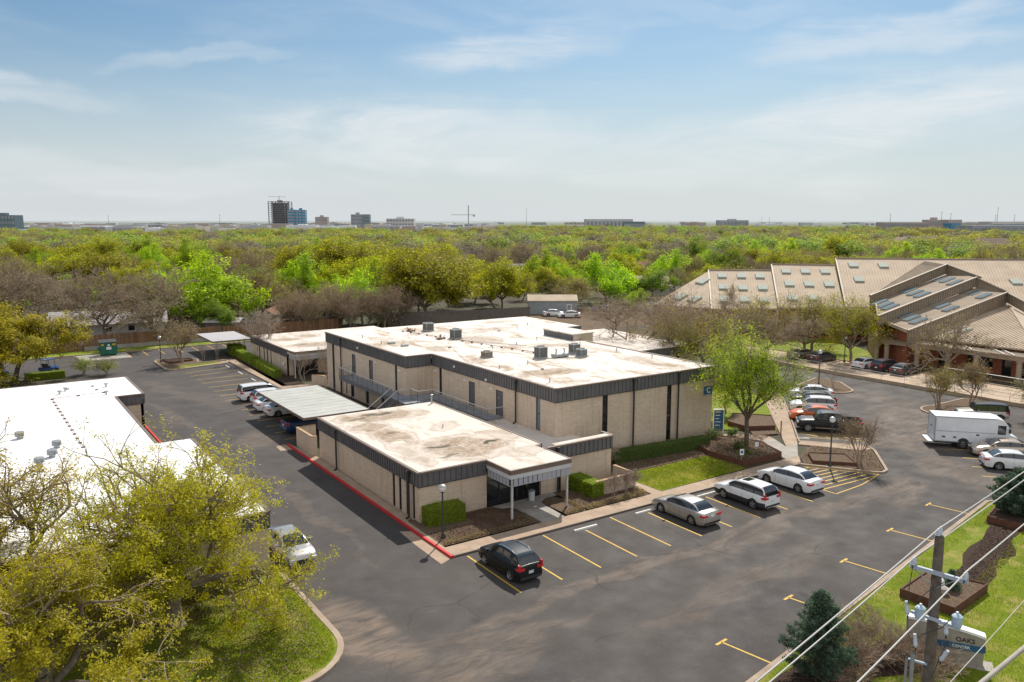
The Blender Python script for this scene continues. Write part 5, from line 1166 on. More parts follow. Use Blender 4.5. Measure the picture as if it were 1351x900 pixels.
gable(7, 21, 117, 127, 2.5, 1.5, 'x', 'brown roofed house partly hidden behind the trees left of centre', 'fence_grey', 'shingle_brown', radians(-10), 3)
c = P(298, 437); gable(c[0] - 3, c[0] + 3, c[1] - 2, c[1] + 2, 2.0, .5, 'x', 'small low grey roofed shed behind the rear fence', 'fence_grey', 'gravel_roof', XA, 0, .3, 'shed', 'shed')
c = P(405, 428); gable(c[0] - 6, c[0] + 6, c[1] - 4, c[1] + 6, 2.7, 2.0, 'y', 'rust roofed house behind the bare brown trees', 'fence_grey', 'shingle_rust', XA + .5, 3)
for i, (px, py, L, Dp, h, rise, ang, wl, rfm, lb, ax) in enumerate([
    (842, 388, 15, 10, 2.8, 2.2, -30, 'stucco', 'shingle_tan', 'tan roofed house with pale wall left of the tan metal roofs', 'x'),
    (852, 366, 18, 11, 3, 2.6, -28, 'fence_grey', 'shingle_rust', 'rust brown roofed house behind the tan roofed one', 'x'),
    (1105, 331, 26, 13, 4.5, 3.2, -30, 'fence_grey', 'shingle_rust', 'reddish roofed long house among trees above the skylit roofs', 'x'),
    (1190, 333, 18, 12, 6, 3.6, -30, 'stucco', 'shingle_brown', 'grey gabled two storey house with brown roof at upper right', 'y'),
    (1212, 330, 22, 12, 6, 3.6, -34, 'stucco', 'shingle_brown', 'brown roofed two storey house next to the grey gabled one', 'x'),
    (1300, 335, 24, 12, 6, 3.4, -30, 'stucco', 'shingle_brown', 'brown roofed house with grey chimneys at far right', 'x'),
    (1264, 337, 20, 11, 5, 3.2, -28, 'fence_grey', 'shingle_tan', 'tan roofed house half hidden in trees between the two brown roofed houses', 'x'),
    (1063, 327, 16, 11, 5, 3.6, -50, 'stucco', 'shingle_grey', 'grey roofed gabled house left of the long reddish roof', 'x'),
    (880, 322, 20, 11, 4, 2.6, -30, 'fence_grey', 'shingle_rust', 'small red roof showing among far trees right of centre', 'x'),
    (690, 367, 14, 9, 3, 2, -30, 'stucco', 'shingle_grey', 'house with pale wall glimpsed between the trees near the middle', 'x'),
    (528, 391, 13, 9, 3, 2, -34, 'stucco', 'shingle_rust', 'small rust roofed house behind the big green oak', 'x'),
    (20, 335, 30, 14, 5, 2.5, -34, 'stucco', 'shingle_grey', 'grey roofed building in the trees at far left', 'x'),
    (475, 312, 34, 14, 5, 3, -34, 'stucco', 'shingle_grey', 'grey roof among distant trees left of centre', 'x'),
    (985, 313, 30, 14, 5, 3, -34, 'stucco', 'shingle_brown', 'brown roof among distant trees right of centre', 'x')]):
    c = P(px, py); gable(c[0] - L / 2, c[0] + L / 2, c[1] - Dp / 2, c[1] + Dp / 2, h, rise, ax, lb, wl, rfm, radians(ang), 3, .6, chim=i % 3 == 0)
# white flat roofs beyond the main building, under the bare trees
t = thing('office_building', 'low white flat roofed building half hidden by bare trees behind the two storey block', 'office building', (52, 44, 0))
w = MB().mat('brick_x'); facade('x', 34.8, 47.5, 58, 0, 2.6, [(50, 50.6, .1, 2.5), (54, 54.6, .1, 2.5)], .3, -1, w); w.build('wall', t); w = MB().mat('brick_y'); facade('y', 47.5, 35.1, 54, 0, 2.6, [], .3, -1, w); w.build('wall', t)
for a in (50, 54): window('x', 34.8, a, a + .6, .1, 2.5, -1, t)
MB().mat('roof_b').box(47.6, 57.9, 34.9, 54, 3.0, 3.5).build('roof', t); MB().mat('interior').box(48, 57.5, 35.3, 53.5, .1, 2.9).build('interior_core', t); fascia('x', 34.8, 47.4, 58, 2.6, 3.55, -1, t); fascia('y', 47.5, 34.8, 54, 2.6, 3.55, -1, t)

# ------------------------------------------------------------------ vehicles
def smooth_prof(pts, x):
    xs = [p[0] for p in pts]; zs = [p[1] for p in pts]; return float(np.interp(x, xs, zs))
WH = {}
def wheel_mesh(r, wd, kind):
    key = (r, wd, kind)
    if key in WH: return WH[key]
    ty = MB().mat('tyre').lathe([(r * .66, -wd / 2), (r * .93, -wd / 2), (r, -wd * .38), (r, wd * .38), (r * .93, wd / 2), (r * .66, wd / 2)], 28, axis='y').build('tyre', None, 50)
    m = MB().mat('rim'); m.lathe([(r * .67, wd * .45), (r * .63, wd * .30), (r * .58, wd * .28)], 24, axis='y'); m.lathe([(0, wd * .40), (r * .14, wd * .40), (r * .16, wd * .3)], 12, axis='y')
    n = 5 if kind != 'truck' else 8
    for i in range(n):
        a = 2 * pi * i / n; m.bar((r * .1 * cos(a), wd * .34, r * .1 * sin(a)), (r * .63 * cos(a), wd * .36, r * .63 * sin(a)), .07 if n == 5 else .06, .04)
        if kind == 'twin': a += .22; m.bar((r * .1 * cos(a), wd * .34, r * .1 * sin(a)), (r * .63 * cos(a), wd * .36, r * .63 * sin(a)), .05, .04)
    m.mat('plastic').lathe([(r * .67, wd * .1), (0, wd * .1)], 20, axis='y'); ri = m.build('rim', None, 50)
    for o in (ty, ri): COL.objects.unlink(o)
    WH[key] = (ty.data, ri.data); bpy.data.objects.remove(ty); bpy.data.objects.remove(ri); return WH[key]
KIND = {
 'sedan': dict(L=4.88, W=1.84, wb=2.82, r=.335, top=[(-2.44, .72), (-2.40, .95), (-2.30, 1.02), (-1.7, 1.05), (1.0, .98), (1.7, .90), (2.15, .78), (2.36, .64), (2.44, .5)], belt=.97, roof=1.45, g=(-2.02, -1.18, .30, 1.22), wt=.60, pil=[(-.42, -.32), (-1.32, -1.2)], sill=.20),
 'suv': dict(L=4.6, W=1.86, wb=2.66, r=.36, top=[(-2.3, .74), (-2.28, 1.05), (-2.2, 1.10), (-1.7, 1.12), (1.0, 1.07), (1.7, 1.0), (2.1, .9), (2.25, .75), (2.3, .58)], belt=1.08, roof=1.68, g=(-2.24, -1.78, .30, 1.18), wt=.63, pil=[(-.36, -.26), (-1.32, -1.22)], sill=.24),
 'hatch': dict(L=4.35, W=1.80, wb=2.62, r=.34, top=[(-2.17, .72), (-2.15, 1.0), (-2.05, 1.08), (-1.6, 1.10), (.95, 1.03), (1.6, .95), (1.98, .84), (2.12, .7), (2.17, .55)], belt=1.04, roof=1.60, g=(-2.10, -1.45, .25, 1.15), wt=.60, pil=[(-.42, -.32), (-1.35, -1.22)], sill=.23),
 'pickup': dict(L=5.9, W=2.02, wb=3.62, r=.41, top=[(-2.95, 1.0), (-2.93, 1.24), (-1.15, 1.24), (-1.05, 1.22), (1.2, 1.2), (2.2, 1.15), (2.75, 1.05), (2.9, .9), (2.95, .7)], belt=1.2, roof=1.9, g=(-1.15, -.92, .75, 1.45), wt=.70, pil=[(-.05, .07)], sill=.38, bed=(-2.82, -1.22)),
 'jeep': dict(L=4.6, W=1.85, wb=2.95, r=.42, top=[(-2.3, .8), (-2.28, 1.15), (-2.0, 1.18), (.8, 1.16), (1.0, 1.14), (2.0, 1.05), (2.2, 1.0), (2.28, .9), (2.3, .6)], belt=1.15, roof=1.86, g=(-2.24, -2.16, .62, .92), wt=.76, pil=[(-.4, -.28), (-1.35, -1.22)], sill=.45),
 'van': dict(L=4.9, W=1.95, wb=2.95, r=.34, top=[(-2.45, .8), (-2.43, 1.1), (-2.3, 1.15), (.9, 1.1), (1.6, 1.02), (2.1, .88), (2.35, .7), (2.45, .55)], belt=1.1, roof=1.80, g=(-2.40, -2.18, .55, 1.75), wt=.72, pil=[(-.55, -.45), (-1.5, -1.4)], sill=.22)}
def car(kind, label, x, y, head, paint, cat='car', name='parked_car', z=.006, rails=False, sunroof=False, trim=None, grp='cars parked in the lots', roofpaint=None):
    K = KIND[kind]; t = thing(name, label, cat, (x, y, z), radians(head), grp); t['_local'] = 1
    L, W, r, wb, sill = K['L'], K['W'], K['r'], K['wb'], K['sill']; hw = W / 2; axl = (wb / 2, -wb / 2) if kind != 'pickup' else (1.95, -1.67)
    xs = sorted(set([round(v, 4) for v in np.linspace(-L / 2, L / 2, 45)] + [round(a + s * (r + .07) * cos(k_), 4) for a in axl for s in (-1, 1) for k_ in (0.02, .25, .5, .8, 1.15, 1.57)] + ([v for v in (K['bed'][0] - .001, K['bed'][0], K['bed'][1], K['bed'][1] + .001)] if 'bed' in K else [])))
    def wid(x_):
        e = max(0, (abs(x_) - (L / 2 - .75)) / .75); return hw * (1 - .15 * e ** 2.2)
    m = MB().mat(paint); rings = []
    for x_ in xs:
        w_ = wid(x_); e = max(0, (abs(x_) - (L / 2 - .35)) / .35); zl = sill + .10 * e ** 2
        for a in axl:
            q = (r + .07) ** 2 - (x_ - a) ** 2
            if q > 0: zl = max(zl, r + sqrt(q) - .02)
        zt = smooth_prof(K['top'], x_); mid = max(zl + .02, min(zt - .12, .62)); sh_ = max(mid + .01, zt - .10)
        zin = zt + .03
        if 'bed' in K and K['bed'][0] - .0005 <= x_ <= K['bed'][1] + .0005: zin = .72
        half = [(0, sill + .02), (w_ * .70, sill + .02), (w_ * .965, zl), (w_ * .995, min(mid, zl + .06)), (w_ * 1.0, mid), (w_ * .975, sh_), (w_ * .93, zt - .02), (w_ * .86, zt + (0 if zin > zt else .02)), (w_ * .84, zin if zin < zt else zt + .012), (w_ * .45, zin if zin < zt else zt + .028), (0, zin if zin < zt else zt + .035)]
        rings.append([(x_, -p[0], p[1]) for p in half] + [(x_, p[0], p[1]) for p in half[-2::-1]])
    n = len(rings[0]); vs = [p for rg in rings for p in rg]; m.v = vs
    dark = M['plastic']; m.mats = [M[paint], dark]
    for i in range(len(rings) - 1):
        for k_ in range(n - 1):
            m.f.append([i * n + k_, i * n + k_ + 1, (i + 1) * n + k_ + 1, (i + 1) * n + k_][::-1]); inb = 'bed' in K and K['bed'][0] - .01 <= xs[i] and xs[i + 1] <= K['bed'][1] + .01
            m.mi.append(1 if (k_ in (0, 1, n - 2, n - 3) or (trim and k_ in (2, 3, n - 4, n - 5)) or (inb and 7 <= k_ <= n - 9)) else 0)
    m.f.append(list(range(n))); m.mi.append(0); m.f.append([len(vs) - n + k_ for k_ in range(n)][::-1]); m.mi.append(0)
    m.build('body', t, 32)
    # greenhouse
    ga, gb, gc, gd = K['g']; belt = K['belt'] - .02; rz = K['roof']; wt = K['wt'] * hw / .92 * 1.0; wbse = hw * .90
    gx = sorted(set(list(np.linspace(ga, gb, 7)) + list(np.linspace(gb, gc, 13)) + list(np.linspace(gc, gd, 9)) + [p for q in K['pil'] for p in q]))
    def roofz(x_):
        if x_ < gb: f = (x_ - ga) / (gb - ga); return belt + (rz - .05 - belt) * sin(f * pi / 2) ** (.9 if kind in ('sedan', 'hatch') else .6)
        if x_ > gc: f = (gd - x_) / (gd - gc); return belt + (rz - .045 - belt) * sin(f * pi / 2) ** .95
        f = (x_ - gb) / (gc - gb); return rz - .05 + .05 * sin(f * pi)
    R2 = []
    for x_ in gx:
        z_ = max(roofz(x_), belt + .004); f = (z_ - belt) / (rz - belt); wT = wbse + (K['wt'] - wbse) * f * 1.0 if K['wt'] < wbse else K['wt']
        wT = wbse + (K['wt'] * hw / .92 - wbse) * f
        R2.append([(x_, wbse, belt), (x_, wbse + (wT - wbse) * .1, belt + (z_ - belt) * .08), (x_, wbse + (wT - wbse) * .80, belt + (z_ - belt) * .84), (x_, wT * 1.0, belt + (z_ - belt) * .94), (x_, wT * .92, z_ - .004), (x_, wT * .5, z_ + .015 * f), (x_, 0, z_ + .02 * f)])
    full = [[(p[0], -p[1], p[2]) for p in rg] + rg[-2::-1] for rg in R2]; n2 = len(full[0])
    parts = {}
    def put(nm, mat_, quad): parts.setdefault(nm, MB().mat(mat_)).add(quad, [(3, 2, 1, 0)])
    for i in range(len(full) - 1):
        xm = (gx[i] + gx[i + 1]) / 2; pil = any(a <= xm <= b for a, b in K['pil'])
        tall = min(roofz(gx[i]), roofz(gx[i + 1])) - belt > .10 * (rz - belt)
        for k_ in range(n2 - 1):
            quad = [full[i][k_], full[i][k_ + 1], full[i + 1][k_ + 1], full[i + 1][k_]]; kk = min(k_, n2 - 2 - k_)
            if kk == 1 and tall and not pil and gx[i] > ga + .12: put('side_window_%d%d' % (k_ > 5, xm > (K['pil'][0][0] + K['pil'][0][1]) / 2), 'glass_car', quad)
            elif kk == 1 and tall and pil: put('pillar_%d%d' % (k_ > 5, xm > -.9), 'plastic', quad)
            elif kk in (4, 5) and xm > gc: put('windshield', 'glass_car', quad)
            elif kk in (4, 5) and xm < gb: put('rear_window', 'glass_car', quad)
            else: put('roof', roofpaint or paint, quad)
    for nm, mb in parts.items(): mb.build('side_window' if nm.startswith('side') else 'pillar' if nm.startswith('pil') else nm, t, 40)
    # wheels
    ty, ri = wheel_mesh(r, .23, 'truck' if kind in ('pickup', 'jeep') else 'twin')
    for a in axl:
        for s in (-1, 1):
            w_ = bpy.data.objects.new('wheel', ty); COL.objects.link(w_); w_.parent = t; w_.location = (a, s * (hw - .125), r - z * .5); w_.rotation_euler = (0, 0, 0 if s > 0 else pi)
            rr_ = bpy.data.objects.new('rim', ri); COL.objects.link(rr_); rr_.parent = w_
    # lamps, plate, mirrors, trim
    zr = smooth_prof(K['top'], -L / 2 + .05) - .14; zf = smooth_prof(K['top'], L / 2 - .15) - .06
    for s in (-1, 1):
        tl = MB().mat('tail'); y0, y1 = sorted((s * hw * .48, s * hw * .885)); tl.box(-L / 2 - .012, -L / 2 + .25, y0, y1, zr - .06, zr + .07)
        if kind in ('suv', 'van', 'hatch'): ya, yb = sorted((s * hw * .78, s * hw * .89)); tl.box(-L / 2 - .005, -L / 2 + .18, ya, yb, zr + .07, zr + .30)
        y2, y3 = sorted((s * hw * .80, s * hw * .945)); tl.box(-L / 2 + .02, -L / 2 + .32, y2, y3, zr - .05, zr + .08); tl.build('taillight', t)
        hl_ = MB().mat('headlamp'); y0, y1 = sorted((s * hw * .50, s * hw * .88)); hl_.box(L / 2 - .30, L / 2 - .005, y0, y1, zf - .12, zf + .02); hl_.build('headlight', t)
        mr_ = MB().mat(paint); y0, y1 = sorted((s * (hw + .02), s * (hw + .22))); mr_.box(gd - .42, gd - .30, y0, y1, belt + .06, belt + .2); mr_.mat('plastic'); ya, yb = sorted((s * (hw * .86), s * (hw + .04))); mr_.box(gd - .40, gd - .34, ya, yb, belt + .04, belt + .09); mr_.build('mirror', t)
        if rails: MB().mat('chrome').tube([(gb + .15, s * (K['wt'] * hw / .92 * .93), rz - .04), (gb + .35, s * (K['wt'] * hw / .92 * .93), rz + .05), (gc - .4, s * (K['wt'] * hw / .92 * .93), rz + .05), (gc - .1, s * (K['wt'] * hw / .92 * .93), rz - .04)], .022, 6).build('roof_rail', t)
        dh = MB().mat(paint)
        for xx in (.15, -.95): ya, yb = sorted((s * hw * .98, s * hw * 1.015)); dh.box(xx - .1, xx + .1, ya, yb, K['belt'] - .20, K['belt'] - .16)
        dh.build('door_handle', t)
        sm = MB().mat('plastic'); ya, yb = sorted((s * hw * .999, s * hw * 1.004))
        for xx in (.62, -.37, -1.30 if kind != 'pickup' else -1.1): sm.box(xx - .006, xx + .006, ya, yb, sill + .14, K['belt'] - .1)
        sm.build('door_seam', t)
    MB().mat('plate').box(-L / 2 - .014, -L / 2 + .02, -.16, .16, zr - .28 if kind != 'sedan' else zr - .12, zr - .12 if kind != 'sedan' else zr + .04).build('licence_plate', t)
    bp = MB().mat('plastic').box(-L / 2 - .02, -L / 2 + .2, -hw * .80, hw * .80, sill + .06, sill + .2); bp.build('rear_bumper_trim', t)
    gr_ = MB().mat('plastic').box(L / 2 - .1, L / 2 + .008, -hw * .45, hw * .45, zf - .2, zf - .04); gr_.box(L / 2 - .1, L / 2 + .008, -hw * .6, hw * .6, sill + .08, sill + .22); gr_.build('grille', t)
    if sunroof: MB().mat('glass_car').box(gc - .75, gc - .2, -.38, .38, rz + .001, rz + .018).build('sunroof', t)
    if kind == 'pickup': MB().mat('chrome').box(-L / 2 - .1, -L / 2 + .05, -hw * .85, hw * .85, .5, .68).build('bumper', t); MB().mat('chrome').box(-.9, 1.35, hw * .98, hw * 1.06, .42, .48).box(-.9, 1.35, -hw * 1.06, -hw * .98, .42, .48).build('side_step', t)
    if kind == 'jeep': MB().mat('tyre').lathe([(0, -L / 2 - .2), (.36, -L / 2 - .2), (.38, -L / 2 - .05), (.3, -L / 2)], 20, (0, 0, .98), 'x').build('spare_wheel', t, 40)
    return t
car('hatch', 'black compact crossover with chrome roof rails parked at the front corner bay', 1.98, -3.15, 90, 'paint_black', rails=True)
car('sedan', 'silver beige sedan parked nose to the front pavement, leftmost of the row of three', 16.62, -2.85, 90, 'paint_silver')
car('suv', 'white crossover with sunroof and black lower trim, middle of the front row of three', 22.45, -3.2, 90, 'paint_white', trim=True, sunroof=True)
car('sedan', 'white sedan beside the yellow hatched bay, rightmost of the front row', 27.95, -2.75, 90, 'paint_white')
car('van', 'white van with dark windows, farthest of the vehicles beside the carport', 3.9, 50.1, 0, 'paint_white', name='parked_van', cat='van')
car('suv', 'white crossover between the white van and the carport', 4.3, 47.1, 0, 'paint_white')
car('sedan', 'white sedan at the left edge of the carport', 3.9, 44.2, 0, 'paint_white')
car('sedan', 'white sedan under the left end of the carport roof beside the blue pickup', 4.1, 41.3, 0, 'paint_white')
car('pickup', 'dark blue pickup under the near end of the carport', 3.9, 33.6, 0, 'paint_navy', name='parked_pickup', cat='pickup')
car('pickup', 'black pickup with open bed parked at the diagonal path behind the kerbed island', 44.75, 5.5, 131.6, 'paint_black', name='parked_pickup', cat='pickup')
car('sedan', 'bright orange sedan behind the black pickup', 47.3, 8.9, 131.6, 'paint_orange')
car('suv', 'white crossover behind the orange sedan', 50.2, 11.2, 131.6, 'paint_white')
car('sedan', 'dark sedan partly hidden by the green tree behind the white crossover', 53.1, 13.3, 131.6, 'paint_black')
car('sedan', 'white sedan half hidden by the green tree, farthest of the diagonal row', 55.9, 15.6, 131.6, 'paint_white')
car('sedan', 'pale gold sedan beside the white step van', 49.66, -7.95, 131.6, 'paint_gold')
car('sedan', 'silver white sedan behind the spruce at the right edge', 46.75, -10.3, -48.4, 'paint_white')
car('jeep', 'boxy dark roofed off-roader behind the white step van', 60.9, -.7, 131.6, 'paint_silver', roofpaint='paint_black')
car('sedan', 'white sedan in the retail forecourt, left of the dark crossover', 78.5, 23.0, 0, 'paint_white')
car('suv', 'dark crossover between the white and grey sedans in the retail forecourt', 78.4, 20.1, 0, 'paint_maroon')
car('sedan', 'grey sedan nearest the arcade columns in the retail forecourt', 78.6, 17.5, 0, 'paint_grey')
car('sedan', 'dark grey sedan beside the lawn at the left of the retail forecourt', 78.0, 29.6, 0, 'paint_grey')
car('sedan', 'silver car at the far left of the retail forecourt behind bare branches', 77.9, 32.9, 0, 'paint_silver')
car('suv', 'white car at the right edge of the picture in the retail forecourt', 81.0, 1.6, 55, 'paint_white')
c = P(731, 417); car('sedan', 'white sedan at the left beside the grey shed', c[0], c[1], -25, 'paint_white')
c = P(751, 419); car('sedan', 'white sedan at the right in front of the grey shed', c[0], c[1], 150, 'paint_white')
c = P(795, 411); car('sedan', 'blue car half hidden under the trees beyond the gravel yard', c[0], c[1], 146, 'paint_blue')
car('sedan', 'silver car poking out from behind the oak beside the white roofed building', -7.85, 6.0, -90, 'paint_silver')
def cart(x, y, ang, lab):
    t = thing('utility_cart', lab, 'cart', (x, y, .006), radians(ang)); t['_local'] = 1
    MB().mat('paint_blue').add([(-1.1, -.58, .35), (1.15, -.58, .35), (1.15, .58, .35), (-1.1, .58, .35), (-1.1, -.58, .8), (.5, -.58, .62), (1.1, -.45, .75), (1.1, .45, .75), (.5, .58, .62), (-1.1, .58, .8)], [(0, 3, 2, 1), (4, 5, 8, 9), (5, 6, 7, 8), (0, 1, 6, 5, 4), (3, 9, 8, 7, 2), (1, 2, 7, 6), (0, 4, 9, 3)]).build('body', t)
    MB().mat('plastic').box(-.5, -.05, -.5, .5, .72, .86).build('seat', t); MB().mat('plastic').box(-.6, -.5, -.5, .5, .8, 1.25).build('backrest', t)
    for a in (-.72, .6):
        for s in (-1, 1): MB().mat('paint_navy').bar((a, s * .5, .65), (a * .9, s * .5, 1.75), .04).build('roof_post', t)
    MB().mat('paint_blue').box(-.9, .85, -.6, .6, 1.75, 1.82).build('roof', t)
    for a in (-.75, .8):
        for s in (-1, 1): MB().mat('tyre').lathe([(0, -.1), (.24, -.1), (.27, -.05), (.27, .05), (.24, .1), (0, .1)], 16, (a, s * .56, .27), 'y').build('wheel', t, 40)
cart(-14.6, 81.8, 40, 'small blue utility cart behind the hedge past the white roofed building')
cart(-20.4, 81.5, 20, 'small blue utility cart left of the spreading oak trunk')
c = P(1104, 345); car('van', 'dark car on a street between distant houses', c[0], c[1], -90, 'paint_black')
# white step van
def step_van(x, y, head):
    t = thing('step_van', 'large white step van with roll-up rear door parked diagonally at right', 'truck', (x, y, .006), radians(head)); t['_local'] = 1
    hw = 1.12; m = MB().mat('truck_white')      # rear axle at origin, nose +x
    prof = [(-2.35, .62), (-2.35, 2.81), (-2.28, 2.88), (2.6, 2.88), (3.1, 2.75), (3.45, 2.3), (3.65, 1.5), (4.2, 1.3), (4.3, .7), (4.25, .5), (.62, .5), (.6, .62)]
    n = len(prof); vs = [(p[0], -hw, p[1]) for p in prof] + [(p[0], hw, p[1]) for p in prof]
    m.add(vs, [tuple(range(n)), tuple(range(2 * n - 1, n - 1, -1))] + [(i, n + i, n + (i + 1) % n, (i + 1) % n) for i in range(n)]); m.build('body', t)
    tr = MB().mat('galv')
    for s in (-1, 1):
        y0, y1 = sorted((s * (hw + .002), s * (hw + .03)))
        tr.box(-2.36, 2.5, y0, y1, 2.79, 2.86).box(-2.38, -2.28, y0, y1, .62, 2.79).box(-2.28, 2.5, y0, y1, 1.55, 1.59).box(-2.3, 3.0, y0, y1, .6, .68)
    tr.box(-2.39, -2.352, -hw, hw, 2.77, 2.87).box(-2.39, -2.352, -hw, hw, .6, .7); tr.build('edge_trim', t)
    MB().mat('truck_white').box(-2.38, -2.352, -hw + .12, hw - .12, .72, 2.72).build('rear_door', t)
    MB().mat('metal_dark').box(-2.41, -2.381, -.1, .1, 1.7, 1.85).box(-2.41, -2.381, .5, .6, .9, 1.0).build('door_latch', t)
    MB().mat('galv').box(-2.85, -2.36, -hw, hw, .45, .56).build('rear_step', t)
    lt = MB().mat('metal_dark')
    for s in (-1, 1):
        for xx, zz in ((-1.6, 1.05), (-.7, 1.05), (1.1, 1.35), (1.9, 1.05), (2.4, .95)): y0, y1 = sorted((s * (hw + .002), s * (hw + .03))); lt.box(xx - .12, xx + .12, y0, y1, zz - .06, zz + .06)
    lt.build('compartment_latch', t)
    ar = MB().mat('plastic')
    for s in (-1, 1):
        for ax in (0, 3.4): ar.lathe([(0, s * (hw + .004)), (.50, s * (hw + .004))], 26, (ax, 0, .50), 'y'); 
    ar.build('wheel_arch', t); MB().mat('metal_dark').box(-2.2, 4.1, -.7, .7, .35, .6).build('chassis', t)
    ty, ri = wheel_mesh(.42, .28, 'truck')
    for a in (0, 3.4):
        for s in (-1, 1):
            w_ = bpy.data.objects.new('wheel', ty); COL.objects.link(w_); w_.parent = t; w_.location = (a, s * (hw - .09), .415); w_.rotation_euler = (0, 0, 0 if s > 0 else pi)
            r2 = bpy.data.objects.new('rim', ri); COL.objects.link(r2); r2.parent = w_
    MB().mat('glass_car').add([(3.465, -.95, 2.27), (3.465, .95, 2.27), (3.66, .95, 1.53), (3.66, -.95, 1.53)], [(0, 1, 2, 3)]).build('windshield', t)
    for s in (-1, 1):
        y0, y1 = sorted((s * (hw + .002), s * (hw + .012))); MB().mat('glass_car').box(2.65, 3.3, y0, y1, 1.5, 2.3).build('side_window', t)
        MB().mat('plastic').box(3.5, 3.6, *sorted((s * (hw + .05), s * (hw + .3))), 1.7, 2.1).build('mirror', t); MB().mat('headlamp').box(4.25, 4.32, *sorted((s * .6, s * .95)), .8, 1.0).build('headlight', t); MB().mat('tail').box(-2.385, -2.353, *sorted((s * (hw - .1), s * (hw - .02))), .8, 1.0).build('taillight', t)
step_van(49.75, -4.3, -48.4)

# ------------------------------------------------------------------ utility pole, wires, monument sign
d24 = 24.0; X, Y, Zz = _ray(1240, 707); tt = d24 / Y; PU, PV = CF(X * tt, d24); PZ = CAM_H + Zz * tt
UP = thing('utility_pole', 'weathered wooden utility pole with crossarm and blue grey switchgear at lower right', 'utility pole', (PU, PV, .1))
MB().mat('pole_wood').lathe([(.21, .1), (.185, 4), (.16, 8), (.14, PZ - .12), (.12, PZ), (0, PZ)], 16, (PU, PV, 0)).build('shaft', UP, 50)
WD = np.array((cos(radians(10.2)), sin(radians(10.2)), 0)); XD = np.array((-WD[1], WD[0], 0))      # along the line / across it
base = np.array((PU, PV, 0))
def at(a, b, z): return tuple(base + WD * a + XD * b + (0, 0, z))
def insulator(a, b, z, h=.24, parent=UP):
    p = at(a, b, z); m = MB().mat('ceramic'); pr = [(.03, 0)]
    for i in range(3): pr += [(.085 - .01 * i, .03 + i * .06), (.045, .06 + i * .06)]
    m.lathe([(r_, z_ ) for r_, z_ in pr] + [(.03, h), (0, h)], 12, p); m.mat('metal_dark').lathe([(.016, -.12), (.016, .0)], 6, p); return m.build('insulator', parent, 50)
za = PZ - 1.15
MB().mat('arm').bar(at(-.2, .72, za), at(-.2, -.95, za), .1, .12).build('crossarm', UP)
for b in (.35, -.35): MB().mat('galv').bar(at(-.2, b * 1.9, za - .02), at(-.12, b * .2, za - .5), .03, .03).build('arm_brace', UP)
for a in (-.28, -.12): insulator(a, .64, za + .07); insulator(a, -.86, za + .07)
for a in (-.1, .12): insulator(a, .03, PZ + .02)
ins2 = za - 1.5
MB().mat('arm').bar(at(-.22, .6, ins2), at(-.22, -.85, ins2 - .05), .08, .09).build('crossarm', UP)
for b, zz, r_, h_, nm in ((.28, ins2 + .02, .16, .36, 'transformer'), (-.78, ins2 + .15, .15, .34, 'transformer')):
    p = at(-.35, b, zz - .1); m = MB().mat('transformer').lathe([(.0, 0), (r_ * .9, 0), (r_ * .9, .03)] + [(r_ * (1.03 if i % 2 else .94), .04 + i * h_ / 8) for i in range(8)] + [(r_, h_), (r_ * .7, h_ + .05), (0, h_ + .07)], 18, p); m.mat('ceramic').lathe([(.04, h_ + .05), (.04, h_ + .14), (0, h_ + .15)], 8, p); m.build('voltage_regulator', UP, 40)
for b, zz, tl in ((.66, ins2 - .1, .2), (-.5, ins2 - .35, .1), (.35, ins2 - 1.1, .15), (-.4, ins2 - 1.25, -.5)):
    p = np.array(at(-.3, b, zz)); q = p + np.array((0, tl * .4, .42)); m = MB().mat('ceramic').tube([p, p + (q - p) * .2, p + (q - p) * .25, q], [.045, .075, .065, .05], 10); m.mat('metal_dark').tube([p - (0, 0, .12), p], .025, 6); m.build('fuse_cutout', UP, 40)
for pts in ([at(-.2, .64, za + .1), at(-.35, .66, za - .6), at(-.35, .66, ins2 + .25)], [at(-.3, -.55, ins2 - .5), at(-.35, -.2, ins2 - 1.9), at(-.2, .1, ins2 - 1.6)], [at(-.35, .42, ins2 + .45), at(-.4, .1, ins2 + .9), at(-.3, -.3, za - .2)], [at(-.35, -.78, ins2 + .5), at(-.45, -.4, ins2 - .1), at(-.35, .2, ins2 - .6)], [at(-.3, .4, ins2 - 1.1), at(-.35, .6, ins2 - .7), at(-.3, .66, ins2 - .1)]): MB().mat('wire_dark').tube(pts, .014, 6).build('jumper_wire', UP)
p = at(-.2, -.32, 4.9); MB().mat('ceramic').lathe([(.06, 0), (.08, .04), (.05, .08), (.08, .12), (0, .14)], 12, p).build('insulator', UP)
pc = at(-.28, .42, 0); MB().mat('galv').lathe([(.065, .1), (.065, ins2 - 1.35)], 10, pc).build('conduit', UP, 50); MB().mat('galv').lathe([(.04, .1), (.04, ins2 - 1.6)], 8, at(-.28, .6, 0)).build('conduit', UP, 50)
for z_ in (2, 4.2, 6): MB().mat('transformer').bar(at(-.2, 0, z_), at(-.28, .55, z_), .05, .06).build('conduit_bracket', UP)
